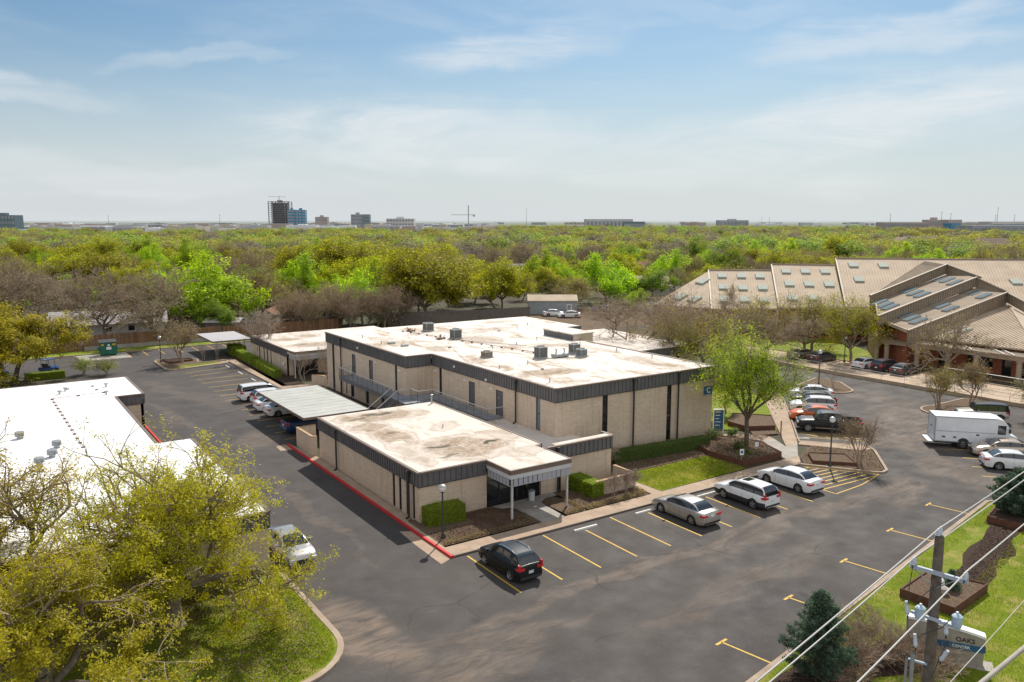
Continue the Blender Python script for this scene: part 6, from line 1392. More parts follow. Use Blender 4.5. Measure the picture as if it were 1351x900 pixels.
# line conductors: each span sags between this pole and its neighbours far along the road
def wire(name, b, z, r_, lab, sag=.5, mat='wire', span=46, dz=(0, 0), a0=0):
    pts = []
    for s in (-1, 1):
        for i in range(15):
            f = i / 14; a = s * span * f; zz = z - 4 * sag * f * (1 - f) + (dz[0] if s < 0 else dz[1]) * f
            pts.append((a, zz)) if not (s == 1 and i == 0) else None
    pts.sort(); o = MB().mat(mat).tube([at(a + a0, b, zz) for a, zz in pts], r_, 6).build(name, None, 60); return tag(o, lab, 'wire')
wire('power_line', .03, PZ + .24, .022, 'overhead conductor passing over the very top of the utility pole')
wire('power_line', .64, za + .29, .022, 'overhead conductor on the road-lot end of the crossarm')
wire('power_line', -.86, za + .29, .026, 'overhead conductor on the lawn side end of the crossarm')
wire('neutral_wire', -.34, 4.95 + .05, .016, 'thin neutral wire tied low on the side of the pole', .35)
def neighbour(s):
    q = base + WD * 46 * s; t = thing('utility_pole', 'next wooden pole along the line, outside the view to the ' + ('right' if s > 0 else 'left'), 'utility pole', (q[0], q[1], .1))
    MB().mat('pole_wood').lathe([(.24, .1), (.16, PZ), (0, PZ)], 12, (q[0], q[1], 0)).build('shaft', t, 50); e = XD; MB().mat('arm').bar(tuple(q + e * 1.25 + (0, 0, za + .2)), tuple(q - e * 1.2 + (0, 0, za + .2)), .1, .12).build('crossarm', t)
neighbour(1); neighbour(-1)
# thick telecom bundle running from the right toward a lower pole nearer the viewer
ta = P(1351, 855, 7.2); tb = P(1296, 900, 7.2); dx, dy = ta[0] - tb[0], ta[1] - tb[1]; L = hypot(dx, dy); dx /= L; dy /= L
tag(MB().mat('concrete').tube([(tb[0] + dx * (-22 + i * 3.4), tb[1] + dy * (-22 + i * 3.4), 7.2 + .0012 * (i - 9) ** 2 + .01 * sin(i * 1.7)) for i in range(19)], .07, 8).build('telecom_cable', None, 60), 'thick pale lashed telecom cable crossing the lower right corner', 'cable')
tag(MB().mat('wire_dark').tube([(tb[0] + dx * (-22 + i * 3.4), tb[1] + dy * (-22 + i * 3.4) + .1, 7.05 + .0012 * (i - 9) ** 2) for i in range(19)], .02, 6).build('telecom_cable', None, 60), 'thin dark cable hung just under the thick telecom cable', 'cable')
# monument sign
sa = np.array((11.7, -21.3)); sb = np.array((13.6, -24.35)); sd = (sb - sa); SLn = np.linalg.norm(sd); sd /= SLn; so = np.array((sd[1], -sd[0]))
if so @ (np.array((CAMU, CAMV)) - sa) < 0: so = -so
sang = atan2(sd[1], sd[0])
MS = thing('monument_sign', 'stone monument sign with curved white top and blue band behind the pole', 'sign', (*(sa + sd * SLn / 2 + np.array((.35, .42))), .1), sang); MS['_local'] = 1; MS.scale = (.88, .88, .88)
hL = SLn / 2; yo = 1 if (so @ np.array((-sd[1], sd[0]))) > 0 else -1
m = MB().mat('sign_stone'); n = 14; top = [(-hL + 2 * hL * i / n, 1.98 - .42 * (i / n) ** 2) for i in range(n + 1)]
vs = [(x, -.22, 0) for x, z in top] + [(x, -.22, z) for x, z in top] + [(x, .22, 0) for x, z in top] + [(x, .22, z) for x, z in top]; k_ = n + 1; fs = []
for i in range(n): fs += [(i, i + 1, k_ + i + 1, k_ + i), (2 * k_ + i + 1, 2 * k_ + i, 3 * k_ + i, 3 * k_ + i + 1)]
fs += [(0, k_, 3 * k_, 2 * k_), (n, 2 * k_ + n, 3 * k_ + n, k_ + n)]; m.add(vs, fs); m.build('slab', MS)
m = MB().mat('sign_white'); vs = []
for x, z in top: xx = x * 1.02; vs += [(xx, -.26, z), (xx, .26, z), (xx, .26, z + .13), (xx, -.26, z + .13)]
fs = [(4 * i + a, 4 * i + (a + 1) % 4, 4 * i + 4 + (a + 1) % 4, 4 * i + 4 + a) for i in range(n) for a in range(4)] + [(0, 1, 2, 3), (4 * n + 3, 4 * n + 2, 4 * n + 1, 4 * n)]; m.add(vs, fs); m.build('coping', MS)
y0, y1 = sorted((yo * .225, yo * .25)); MB().mat('sign_blue').box(-.35, hL - .05, y0, y1, .80, 1.12).build('band', MS)
MB().mat('paint_blue').box(hL - .05, hL + .06, -.25, .25, .82, 1.16).build('band_end', MS)
rz = 0 if yo < 0 else pi
text_mesh('lettering', 'OAKS', .34, 'sign_black', MS, (.95 * 1 - .02, yo * .232, 1.32), (pi / 2, 0, rz), .008); text_mesh('lettering', 'CENTER', .22, 'sign_white', MS, (.75, yo * .258, .95), (pi / 2, 0, rz), .006)
MB().mat('concrete').box(-hL - .15, hL + .5, -.5, .5, 0, .05).build('footing', MS)
# rocks by the planter behind the pole
for i, (x, y, s) in enumerate(((19.0, -18.9, .42), (18.6, -19.4, .3), (19.7, -19.2, .25))):
    rr = np.random.default_rng(i); m = MB().mat('sign_white' if i == 0 else 'concrete'); pr = []
    m.lathe([(s * (.55 if k2 == 0 else 1) * sin(pi * (k2 + .3) / 5) * rr.uniform(.85, 1.1), s * .75 * (1 - cos(pi * k2 / 4.4))) for k2 in range(5)] + [(0, s * 1.5)], 9, (x, y, .5)); tag(m.build('rock', None, 50), ('tallest', 'middle sized', 'smallest')[i] + ' pale rock on the square timber planter behind the utility pole', 'rock')

# ------------------------------------------------------------------ skyline
def far_building(px0, px1, ytop, ybase, D_, mat, label, floors=0, cols=0, roofbox=True, group=None, name='distant_building', cat='building', win='far_window'):
    """box building at forward distance D_; pixel extents converted to metres at that distance"""
    s = D_ / FH; x0 = (px0 - 675.5) * s; x1 = (px1 - 675.5) * s; zt = CAM_H - (ytop - YH) * s; dep = max(18, (x1 - x0) * .5)
    c = CF((x0 + x1) / 2, D_); t = thing(name, label, cat, (c[0], c[1], 0), AZ - pi / 2 if False else 0, group); t['_local'] = 1; t.rotation_euler = (0, 0, atan2(-CU[1] * 0 + (CF(1, 0)[1] - CF(0, 0)[1]), CF(1, 0)[0] - CF(0, 0)[0])); w_ = (x1 - x0) / 2
    MB().mat(mat).box(-w_, w_, -dep / 2, dep / 2, -1, zt).build('wall', t)
    if roofbox and w_ > 8: MB().mat(mat).box(-w_ * .3, w_ * .25, -dep * .2, dep * .2, zt + .001, zt + min(4, zt * .12) + .5).build('plant_room', t)
    if floors:
        m = MB().mat(win); fh = (zt - 1) / floors
        for f in range(floors):
            z0 = 1 + f * fh + fh * .3
            if cols:
                for k_ in range(cols): a = -w_ + (k_ + .18) * 2 * w_ / cols; m.box(a, a + 1.3 * w_ / cols, -dep / 2 - .3, -dep / 2 - .05, z0, z0 + fh * .5)
            else: m.box(-w_ * .97, w_ * .97, -dep / 2 - .3, -dep / 2 - .05, z0, z0 + fh * .5)
        m.build('window', t)
    return t, w_, dep, zt
# tower under construction: bare frame, slabs and columns
t, w_, dep, zt = far_building(362, 379, 268, 292, 2100, 'far4', 'dark tower under construction with bare frame and a crane on top', 0, 0, False, name='tower', win='far_window')
m = MB().mat('tower_concrete'); hh = CAM_H + (YH - 265.5) * 2100 / FH
for f in range(15): z0 = 2 + f * (hh - 4) / 14; m.box(-26, 26, -20, 20, z0 - .45, z0 + .45)
for x in (-25, -17, 17, 25): m.box(x - 1, x + 1, -19.5, -18, 0, hh - 2); m.box(x - 1, x + 1, 18, 19.5, 0, hh - 2)
m.build('floor_frame', t); m = MB().mat('tower_concrete').box(-6, 6, -6, 6, hh - 4, hh + 2).bar((-2, 0, hh), (-2, 0, hh + 12), 1.2, 1.2).bar((-30, 0, hh + 11), (16, 0, hh + 10), .8, .8).build('crane', t)
far_building(380.5, 391, 277, 292, 2080, 'glass_blue', 'bright blue glass office block beside the unfinished tower', 6, 0, True, win='far4')
far_building(391, 404, 277.2, 292, 2075, 'glass_blue', 'right hand block of the bright blue glass pair beside the tower', 6, 3, True, win='far4')
far_building(417, 433, 286.3, 294, 1900, 'far3', 'low reddish grey building right of the blue glass blocks', 2, 5)
far_building(464, 481, 283, 294, 1900, 'far4', 'grey glass office block with stepped top left of centre on the skyline', 4, 0); far_building(481, 488.5, 283, 294, 1895, 'glass_teal', 'teal glass end block on the skyline left of centre', 4, 0, False)
far_building(511, 547, 288.5, 297, 1500, 'far1', 'pale three storey office with dark window bands on the horizon', 3, 9)
far_building(772, 833, 289.2, 295.5, 1500, 'far0', 'long pale flat warehouse on the horizon right of centre', 1, 12, False)
far_building(822, 850, 292.5, 296.5, 1380, 'glass_teal', 'low teal building in front of the long pale warehouse', 1, 0, False)
far_building(-14, 25, 284, 297, 1450, 'glass_teal', 'teal glass office block at the far left of the horizon', 3, 9)
far_building(947, 985, 290.6, 294, 1900, 'far2', 'long grey stepped building on the horizon above the skylit roofs', 1, 8)
far_building(1162, 1218, 293.2, 300, 1050, 'far3', 'long dark brick campus block on the right horizon', 2, 22, False); far_building(1221, 1243, 290, 299, 1060, 'far3', 'taller brick block rising over the campus roofline', 2, 6)
far_building(1247, 1264, 290, 302, 1000, 'far3', 'brick corner block with blue poster panel on the right horizon', 1, 3, False); far_building(1250, 1262, 294.5, 300, 985, 'glass_blue', 'blue panelled lobby in front of the brick corner block', 0, 0, False)
far_building(1272, 1360, 297.3, 304, 900, 'far4', 'long dark flat roofed shed at the right edge of the horizon', 1, 26, False); far_building(1300, 1360, 292.5, 298, 1150, 'far1', 'pale industrial hall behind the long dark shed', 1, 0, False)
rs = random.Random(12)
kinds = ['white flat roofed warehouse', 'grey office shed', 'beige warehouse', 'dark windowed office block', 'red brick commercial block']
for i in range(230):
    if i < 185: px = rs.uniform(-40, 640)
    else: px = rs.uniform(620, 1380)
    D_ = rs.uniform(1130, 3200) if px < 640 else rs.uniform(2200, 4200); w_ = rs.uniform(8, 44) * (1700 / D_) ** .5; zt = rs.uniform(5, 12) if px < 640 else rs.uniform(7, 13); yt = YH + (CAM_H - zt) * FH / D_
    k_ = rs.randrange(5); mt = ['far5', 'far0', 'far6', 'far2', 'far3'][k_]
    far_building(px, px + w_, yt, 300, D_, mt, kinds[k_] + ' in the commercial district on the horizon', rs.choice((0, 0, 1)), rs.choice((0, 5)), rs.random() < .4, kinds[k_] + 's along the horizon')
for px, y0, D_, lb in ((618, 268, 1700, 'tower crane with long horizontal jib on the horizon'),):
    s = D_ / FH; c = CF((px - 675.5) * s, D_); t = thing('tower_crane', lb, 'crane', (c[0], c[1], 0), atan2(CF(1, 0)[1] - CF(0, 0)[1], CF(1, 0)[0] - CF(0, 0)[0])); t['_local'] = 1; zt = CAM_H - (284 - YH) * s
    MB().mat('far4').box(-.9, .9, -.9, .9, 0, zt + 20).build('mast', t); MB().mat('far6').box(-36, 14, -.6, .6, zt, zt + 1.2).box(9, 14, -1, 1, zt - 3, zt).build('jib', t)
for px, yt, D_, lb in ((694.5, 274, 2600, 'thin radio mast on the horizon near the middle'), (1254, 281, 1500, 'short mast above the brick campus'), (1315.5, 273, 1600, 'tallest lattice mast of the group at the right horizon'), (1313, 283, 1620, 'short mast just left of the tallest at the right horizon'), (1338, 283, 1600, 'rightmost mast on the horizon'),
                       (1005, 286, 2300, 'left of two short masts above the skylit roofs'), (1015, 286.5, 2300, 'right of two short masts above the skylit roofs'), (1174.5, 282, 1500, 'pole standing over the long brick campus block'), (1242, 279, 1500, 'pole with round head over the taller brick block'), (290, 283, 1800, 'thin mast on the left part of the horizon'), (143, 284, 1700, 'thin mast above the left commercial district')):
    s = D_ / FH; c = CF((px - 675.5) * s, D_); zt = CAM_H - (yt - YH) * s; t = thing('radio_mast', lb, 'mast', (c[0], c[1], 0)); MB().mat('far4').lathe([(.9, 0), (.45, zt * .6), (.25, zt), (0, zt)], 5, (c[0], c[1], 0)).build('mast', t); MB().mat('far4').box(c[0] - 1.5, c[0] + 1.5, c[1] - .3, c[1] + .3, zt * .93, zt * .95).build('antenna', t)
SKYTINT = (.50, .635, .69, 1); HAZEC = (5.5, 5.8, 6.0, 1); CLOUDC = (6.7, 6.9, 7.0, 1); BACKFILLC = (9.8, 9.5, 9.1, 1); SKYS = .125
# ------------------------------------------------------------------ trees
def segs_mesh(name, segs, mat, minr=0):
    """segs: list of (p0,p1,r0,r1); thick ones six sided, thin ones three sided"""
    A_ = np.array([s[0] for s in segs]); B_ = np.array([s[1] for s in segs]); R0 = np.array([s[2] for s in segs]); R1 = np.array([s[3] for s in segs])
    V = []; F = []; off = 0
    for n, sel in ((7, R0 >= .07), (4, (R0 < .07) & (R0 >= .02)), (3, R0 < .02)):
        a, b, r0, r1 = A_[sel], B_[sel], R0[sel], R1[sel]
        if not len(a): continue
        d = b - a; d /= (np.linalg.norm(d, axis=1)[:, None] + 1e-9); up = np.where(np.abs(d[:, 2:3]) < .9, np.array([[0, 0, 1.]]), np.array([[1., 0, 0]]))
        x = np.cross(d, up); x /= np.linalg.norm(x, axis=1)[:, None]; y = np.cross(x, d)
        ang = np.arange(n) * 2 * pi / n
        ring = (x[:, None, :] * np.cos(ang)[None, :, None] + y[:, None, :] * np.sin(ang)[None, :, None])
        v = np.concatenate([a[:, None] + ring * r0[:, None, None], b[:, None] + ring * r1[:, None, None]], 1); m = len(a)
        k = np.arange(n); f = np.stack([k, (k + 1) % n, n + (k + 1) % n, n + k], 1); f = f[None] + (np.arange(m) * 2 * n)[:, None, None] + off
        V.append(v.reshape(-1, 3)); F.append(f.reshape(-1, 4)); off += m * 2 * n
    return mesh_np(name, np.concatenate(V), np.concatenate(F), [M[mat]], None, True)
def grow(seed, H, R, th, limbs=5, depth=5, br=(2, 3), spread=(22, 48), lean=(25, 60), r0=.25, taper=.62, ratio=.78, wob=.22, up=.12, multi=1, gap=.4, droop=0.0):
    rr = random.Random(seed); segs = []; tips = []; nodes = []
    def branch(p, d, L, r, k):
        q = p; n = 3 if k < 3 else 2
        for i in range(n):
            d2 = np.array([d[j] + rr.gauss(0, wob) for j in range(3)]); d2[2] += up * (1 if k < depth - 1 else .3) - droop * k * .05; d2 /= np.linalg.norm(d2)
            q2 = q + d2 * (L / n) * rr.uniform(.8, 1.2); ra = r * (1 - .25 * i / n); rb = r * (1 - .25 * (i + 1) / n)
            segs.append((q, q2, ra, rb)); q = q2; d = d2
            if k >= depth - 2: nodes.append(q2)
            if k >= 1 and i < n - 1 and rr.random() < .45 and k < depth: side(q, d, L * ratio * .7, r * taper * .7, k + 1)
        if k >= depth: tips.append(q); return
        for j in range(rr.randint(*br)): side(q, d, L * ratio * rr.uniform(.75, 1.2), r * taper * rr.uniform(.85, 1.1), k + 1)
    def side(p, d, L, r, k):
        a = radians(rr.uniform(*spread)); ph = rr.uniform(0, 2 * pi); u = np.cross(d, (0, 0, 1.) if abs(d[2]) < .95 else (1., 0, 0)); u /= np.linalg.norm(u); w = np.cross(d, u)
        branch(p, d * cos(a) + (u * cos(ph) + w * sin(ph)) * sin(a), L, r, k)
    ph0 = rr.uniform(0, 2 * pi)
    for mtr in range(multi):
        if multi == 1:
            p = np.zeros(3); top = np.array((rr.gauss(0, .06) * th, rr.gauss(0, .06) * th, th)); mid = top * .5 + np.array((rr.gauss(0, .05), rr.gauss(0, .05), 0)) * th
            segs.append((p, mid * .15 + np.array((0, 0, 0)), r0 * 1.5, r0 * 1.12)); segs.append((mid * .15, mid, r0 * 1.12, r0)); segs.append((mid, top, r0, r0 * .9))
            for i in range(limbs):
                a = radians(rr.uniform(*lean)) if i or limbs < 4 else radians(8); f = 2 * pi * i / max(1, limbs - (1 if limbs >= 4 else 0)) + ph0 + rr.uniform(-.3, .3); q = top if i % 2 == 0 else mid + (top - mid) * rr.uniform(.55, .95)
                branch(q, np.array((sin(a) * cos(f), sin(a) * sin(f), cos(a))), 2.2, r0 * .62, 1)
        else:
            f = 2 * pi * mtr / multi + ph0; a = radians(rr.uniform(*lean) * .55); b_ = np.array((cos(f), sin(f), 0)) * rr.uniform(.05, .22); dd = np.array((sin(a) * cos(f), sin(a) * sin(f), cos(a))); tp = b_ + dd * th
            segs.append((b_, tp, r0, r0 * .85))
            for i in range(max(2, limbs // 2)): side(tp, dd, 1.8, r0 * .7, 1)
    T = np.array(tips); N_ = np.array(nodes)
    cen = np.median(T[:, :2], 0); ext = np.percentile(np.hypot(T[:, 0] - cen[0], T[:, 1] - cen[1]), 93); zt = np.percentile(T[:, 2], 98.5)
    sx = R * .93 / ext; sz = (H * .96 - th) / (zt - th)
    def tr(p):
        p = np.array(p, float); z = p[..., 2]; f = np.clip((z - th * .3) / max(.3, th * .7), 0, 1)
        q = p.copy(); q[..., 0] = p[..., 0] * (1 + (sx - 1) * f) - cen[0] * sx * f * .8; q[..., 1] = p[..., 1] * (1 + (sx - 1) * f) - cen[1] * sx * f * .8; q[..., 2] = np.where(z > th, th + (z - th) * sz, z); return q
    P0 = tr(np.array([s[0] for s in segs])); P1 = tr(np.array([s[1] for s in segs]))
    segs = [(P0[i], P1[i], segs[i][2], segs[i][3]) for i in range(len(segs))]
    return segs, tr(T), tr(N_)
def tree(name, label, cat, seed, H, R, th, leaf=None, nleaf=8000, lsize=.3, clump=.45, bark='bark', twig=None, group=None, loc=(0, 0, 0), rot=0, ztilt=1.0, scale=1, keep=1.0, flat=.8, minr=.0, **kw):
    segs, tips, nodes = grow(seed, H, R, th, **kw)
    if minr: segs = [(a, b, max(r0, minr), max(r1, minr * .8)) for a, b, r0, r1 in segs]
    rt = thing(name, label, cat, loc, rot, group); rt['_local'] = 1
    bt = min(.045, max(s[2] for s in segs) * .5); big = [s for s in segs if s[2] >= bt]; small = [s for s in segs if s[2] < bt]
    o = bpy.data.objects.new('trunk', segs_mesh('trunk', big, bark)); COL.objects.link(o); o.parent = rt
    if small:
        o = bpy.data.objects.new('twigs', segs_mesh('twigs', small, twig or bark)); COL.objects.link(o); o.parent = rt
    if leaf:
        rr = np.random.default_rng(seed); src = np.concatenate([tips, tips, nodes]); 
        if keep < 1: m_ = rr.random(len(src)) < keep; src = src[m_]
        c = src[rr.integers(0, len(src), nleaf)]; j = rr.normal(0, 1, (nleaf, 3)) * clump; j[:, 2] *= flat; c = c + j; c = c[c[:, 2] > .12]
        cc = np.array((0, 0, th + (H - th) * .25)); od = c - cc; od /= np.linalg.norm(od, axis=1)[:, None]; n0 = od * .7 + np.array((0, 0, .55)) + rr.normal(0, .38, c.shape)
        v = leaf_geo(c, lsize, rr, n0); o = bpy.data.objects.new('crown', mesh_np('crown', v, np.arange(len(v)).reshape(-1, 4), [M[leaf]])); COL.objects.link(o); o.parent = rt
    return rt
OAK = dict(limbs=6, depth=5, lean=(38, 68), spread=(20, 46), r0=.28, wob=.25, up=.10)
# large oaks in the near left corner
tree('oak_tree', 'large thin leaved oak in the near left corner whose branches reach over the white roof', 'tree', 21, 9.4, 6.2, 2.2, 'leaf_gold', 78000, .115, .18, 'bark_grey', 'twig_grey', loc=(-15.5, .5, .1), limbs=7, depth=6, lean=(35, 72), spread=(20, 50), r0=.36, wob=.28, up=.08, keep=.5, ratio=.80)
tree('oak_tree', 'thin leaved oak at the left edge beside the largest near oak', 'tree', 22, 9.0, 6.6, 2.2, 'leaf_gold', 46000, .12, .17, 'bark_grey', 'twig_grey', loc=(-24.0, 4.2, .1), limbs=6, depth=6, lean=(35, 70), spread=(20, 50), r0=.33, wob=.28, up=.08, keep=.42)
tree('oak_tree', 'oak cut by the bottom left corner of the picture, nearest of all', 'tree', 23, 7.4, 5.4, 1.8, 'leaf_gold', 64000, .10, .15, 'bark_grey', 'twig_grey', loc=(-21.3, -5.0, .1), limbs=6, depth=6, lean=(40, 74), spread=(20, 50), r0=.30, wob=.28, up=.06, keep=.45)
tree('oak_tree', 'spreading yellow green oak with a forked trunk behind the white roofed building', 'tree', 24, 9.6, 7.6, 2.6, 'leaf_gold', 38000, .24, .36, loc=(-18.6, 77.5, .1), rot=1.2, **OAK)
tree('oak_tree', 'small yellow oak at the left edge in front of the spreading oak', 'tree', 25, 5.0, 3.0, 1.4, 'leaf_gold', 7000, .24, .35, loc=(-22.6, 72.5, .1), **OAK)
tree('shade_tree', 'bright spring green tree in the timber edged bed beside the C building', 'tree', 26, 10.6, 4.05, 2.6, 'leaf_fresh', 19000, .15, .30, 'bark', 'bark_grey', loc=(33.6, 6.1, .1), rot=2.2, limbs=6, depth=6, lean=(28, 66), spread=(20, 46), r0=.20, wob=.22, up=.10, keep=.75)
# crape myrtles and other bare trees
def myrtle(label, x, y, H, R, seed, twig='twig', leaf=None, nl=0, z=.1, multi=4, depth=6, th=None, r0=.075, name='crape_myrtle', ls=.12, **k): return tree(name, label, 'tree', seed, H, R, th or H * .25, leaf, nl, ls, .2, twig if twig != 'twig' else 'bark_pale', twig, loc=(x, y, z), multi=multi, limbs=4, depth=depth, lean=(14, 50), spread=(14, 38), r0=r0, wob=.16, up=.14, br=(2, 3), taper=.66, **k)
myrtle('rust brown crape myrtle on the kerbed island in the left car park', 1.6, 78.9, 6.3, 3.2, 31, 'twig_brown', 'leaf_russet', 3500, multi=5, ls=.16)
myrtle('tall bare vase shaped crape myrtle in front of the small rear building', 11.4, 74.2, 7.6, 4.6, 32, minr=.012)
myrtle('small bare tree by the low wall behind the carport', 11.0, 56.0, 4.4, 2.0, 33, r0=.05, multi=3)
myrtle('second small bare tree close to the back corner of the two storey block', 14.0, 56.4, 4.8, 2.0, 34, r0=.05, multi=3)
myrtle('thin bare sapling in the left island near the pavement, left one', 4.0, 77.2, 3.2, .9, 35, r0=.03, multi=2, depth=5); myrtle('thin bare sapling in the left island near the pavement, right one', 6.2, 78.2, 3.2, .9, 36, r0=.03, multi=2, depth=5)
myrtle('bare twiggy crape myrtle on the island by the lamp post and pickup', 36.7, -2.9, 4.3, 1.75, 37, 'twig_brown', 'leaf_russet', 1500, multi=4, r0=.06, ls=.09)
myrtle('left of the two budding crape myrtles behind the step van', 62.1, 4.2, 4.8, 2.3, 38, 'twig_brown', 'leaf_bud', 3000, multi=4, ls=.13)
myrtle('right of the two budding crape myrtles behind the step van', 67.2, 3.4, 4.7, 2.4, 39, 'twig_brown', 'leaf_bud', 3000, multi=4, ls=.13)
myrtle('small leafless tree on the far kerbed island by the tall lamp post', 62.9, 17.4, 2.9, 1.4, 40, r0=.035, multi=3, depth=5)
myrtle('leafless shrub like tree inside the low patio wall', 18.3, 7.7, 3.4, 1.3, 41, r0=.035, multi=5, depth=5, name='bare_shrub')
for i, (x, y, s) in enumerate(((14.9, 2.5, 1.9), (16.2, 2.6, 1.9), (17.2, 2.8, 1.7))): myrtle(('left', 'middle', 'right')[i] + ' of three wiry bare shrubs in front of the low patio wall', x, y, s, .7, 42 + i, r0=.018, multi=5, depth=5, name='bare_shrub', minr=.006)
myrtle('tangled pale bare shrub at the left end of the long dark hedge', 19.4, 8.4, 1.6, 1.0, 46, r0=.02, multi=7, depth=5, name='bare_shrub', minr=.007)
for i, (x, y) in enumerate(((31.4, 5.0), (30.4, 3.6), (32.0, 8.6), (35.0, 8.8))): tree('leafy_shrub', ('small green shrub at the foot of the bright green tree', 'low shrub at the left of the big timber bed', 'round shrub at the right end of the long dark hedge', 'low shrub beside the directory sign')[i], 'shrub', 50 + i, (1.1, .7, 1.3, .8)[i], (.8, .6, .9, .6)[i], .2, 'leaf_shrub', 1800, .09, .12, limbs=5, depth=4, r0=.02, loc=(x, y, .12))
tree('young_tree', 'leafy young tree left of the two behind the C building corner', 'tree', 56, 5.2, 1.8, 1.6, 'leaf_bud', 4500, .13, .25, loc=(38.6, 15.5, .1), limbs=5, depth=5, r0=.08)
tree('young_tree', 'leafy young tree right of the two behind the C building corner', 'tree', 57, 4.8, 1.8, 1.6, 'leaf_oak', 4500, .13, .25, loc=(41.8, 15.6, .1), limbs=5, depth=5, r0=.08)
# bare spreading trees beyond the right side of the flat roof
BARE = dict(limbs=6, depth=6, lean=(30, 62), spread=(16, 42), r0=.2, wob=.2, up=.1, minr=.014)
for i, (px, py, H, R, lf, nl, lb) in enumerate([
    (842, 478, 9.6, 8.6, 'leaf_russet', 1500, 'big leafless spreading tree just right of the flat roof'), (893, 486, 9.8, 6.8, 'leaf_bud', 3000, 'budding tree behind the right corner of the flat roof'), (925, 492, 8.2, 5.5, 'leaf_oak', 4000, 'yellow tinged tree left of the bright green tree'),
    (958, 500, 6.0, 4.0, 'leaf_oak', 3200, 'yellow green tree touching the left side of the bright green tree'), (1010, 478, 8.2, 6.0, 'leaf_russet', 2500, 'brown leafless tree between the bright green tree and the retail forecourt'), (1062, 470, 6.5, 5.4, 'leaf_russet', 2500, 'brown leafless tree at the left end of the retail forecourt'),
    (885, 455, 9.4, 7.6, 'leaf_russet', 3000, 'russet twiggy tree in front of the left hipped metal roof'), (955, 455, 8.2, 6.4, 'leaf_russet', 3500, 'russet twiggy tree before the first skylit roof section'), (812, 440, 7.0, 7, 'leaf_russet', 3000, 'brown spreading tree beside the gravel yard')]):
    c = P(px, py); tree('bare_tree' if not lf else 'budding_tree', lb, 'tree', 60 + i, H, R, 1.8, lf, nl, .2, .4, 'bark_grey', 'twig', loc=(c[0], c[1], 0), **BARE)
# trees in front of the retail centre
for i, (px, py, H, R, lf, nl, lb, nm) in enumerate([
    (1122, 478, 9.6, 5.0, 'leaf_oak', 9500, 'large yellow green tree with several trunks in front of the terraces', 'shade_tree'), (1071, 463, 8.8, 5.0, 'leaf_bud', 7000, 'budding tree in front of the second skylit roof section', 'budding_tree'), (1004, 468, 9.2, 5.2, 'leaf_bud', 6500, 'budding tree in front of the first skylit roof section', 'budding_tree'),
    (958, 440, 8.8, 4.2, 'leaf_bud', 2500, 'thin leafless tree in front of the leftmost hipped metal roof', 'budding_tree'), (1243, 497, 8.4, 5.0, 'leaf_bud', 1500, 'thin leafless tree rising through the arcade in front of the hip roof', 'budding_tree'), (1312, 492, 4.6, 3.0, 'leaf_russet', 1200, 'small brown tree behind the arcade canopy at right', 'budding_tree'),
    (1140, 452, 5.5, 3.6, 'leaf_russet', 1500, 'brown twiggy tree behind the arcade corner', 'budding_tree'), (1190, 458, 4.5, 3.0, 'leaf_russet', 1200, 'low brown tree under the terrace fascias', 'budding_tree')]):
    c = P(px, py); tree(nm, lb, 'tree', 80 + i, H, R, 2.2, lf, nl, .2, .42, 'bark_grey', 'twig', loc=(c[0], c[1], 0), **BARE)
c = (56.5, -9.5); tree('budding_tree', 'half leafed tree overhanging the step van at the right edge', 'tree', 90, 6.3, 4.4, 1.8, 'leaf_bud', 7500, .13, .3, 'bark_grey', 'twig', loc=(55.5, -13.2, .1), **BARE)
c = P(1375, 560); tree('budding_tree', 'green tinged tree at the right edge beside the retaining wall', 'tree', 91, 5.6, 3.4, 1.6, 'leaf_shrub', 3800, .15, .3, 'bark_grey', 'twig', loc=(c[0], c[1], .1), **BARE)
# spruces
def spruce(label, x, y, H, R, seed, nl=26000, blunt=.0, ls=.085):
    rr = np.random.default_rng(seed); r2 = random.Random(seed); t = thing('spruce_tree', label, 'tree', (x, y, .1)); t['_local'] = 1; segs = [(np.zeros(3), np.array((0, 0, H * .9)), .12, .02)]; pts = []
    nb = 190
    for i in range(nb):
        f = (i + r2.random()) / nb; z = .15 + f * H * .93; L = R * ((1 - f) ** .8) * r2.uniform(.72, 1.12) + .08; L *= 1 - .35 * max(0, .12 - f) / .12; a = r2.uniform(0, 2 * pi); upk = .35 + .5 * f; d = np.array((cos(a), sin(a), upk)); d /= np.linalg.norm(d); p0 = np.array((0, 0, z * .92)); p1 = p0 + d * L; segs.append((p0, p1, .022, .006))
        n = int(nl / nb * (L / R * 1.6 + .2)); s = rr.uniform(.25, 1.05, n) ** .8; q = p0 + (p1 - p0) * s[:, None]; wd = (.30 * (1.1 - s) + .07) * min(1, L / .5); q = q + rr.normal(0, 1, (n, 3)) * (wd * .55)[:, None]; pts.append(q)
    c = np.concatenate(pts); c = c[c[:, 2] > .05]; o = bpy.data.objects.new('trunk', segs_mesh('trunk', segs, 'bark')); COL.objects.link(o); o.parent = t
    v = leaf_geo(c, ls, rr); o = bpy.data.objects.new('crown', mesh_np('crown', v, np.arange(len(v)).reshape(-1, 4), [M['leaf_spruce']])); COL.objects.link(o); o.parent = t
spruce('conical blue green spruce on the roadside lawn at bottom centre right', 6.9, -20.1, 4.5, 1.75, 101, 44000, ls=.075); spruce('broad dark spruce in a timber bed at the right edge', 35.2, -15.9, 3.7, 2.5, 102, 40000, ls=.10)
spruce('small ragged conifer on the square timber planter behind the utility pole', 19.6, -19.3, 1.5, .5, 103, 2500)
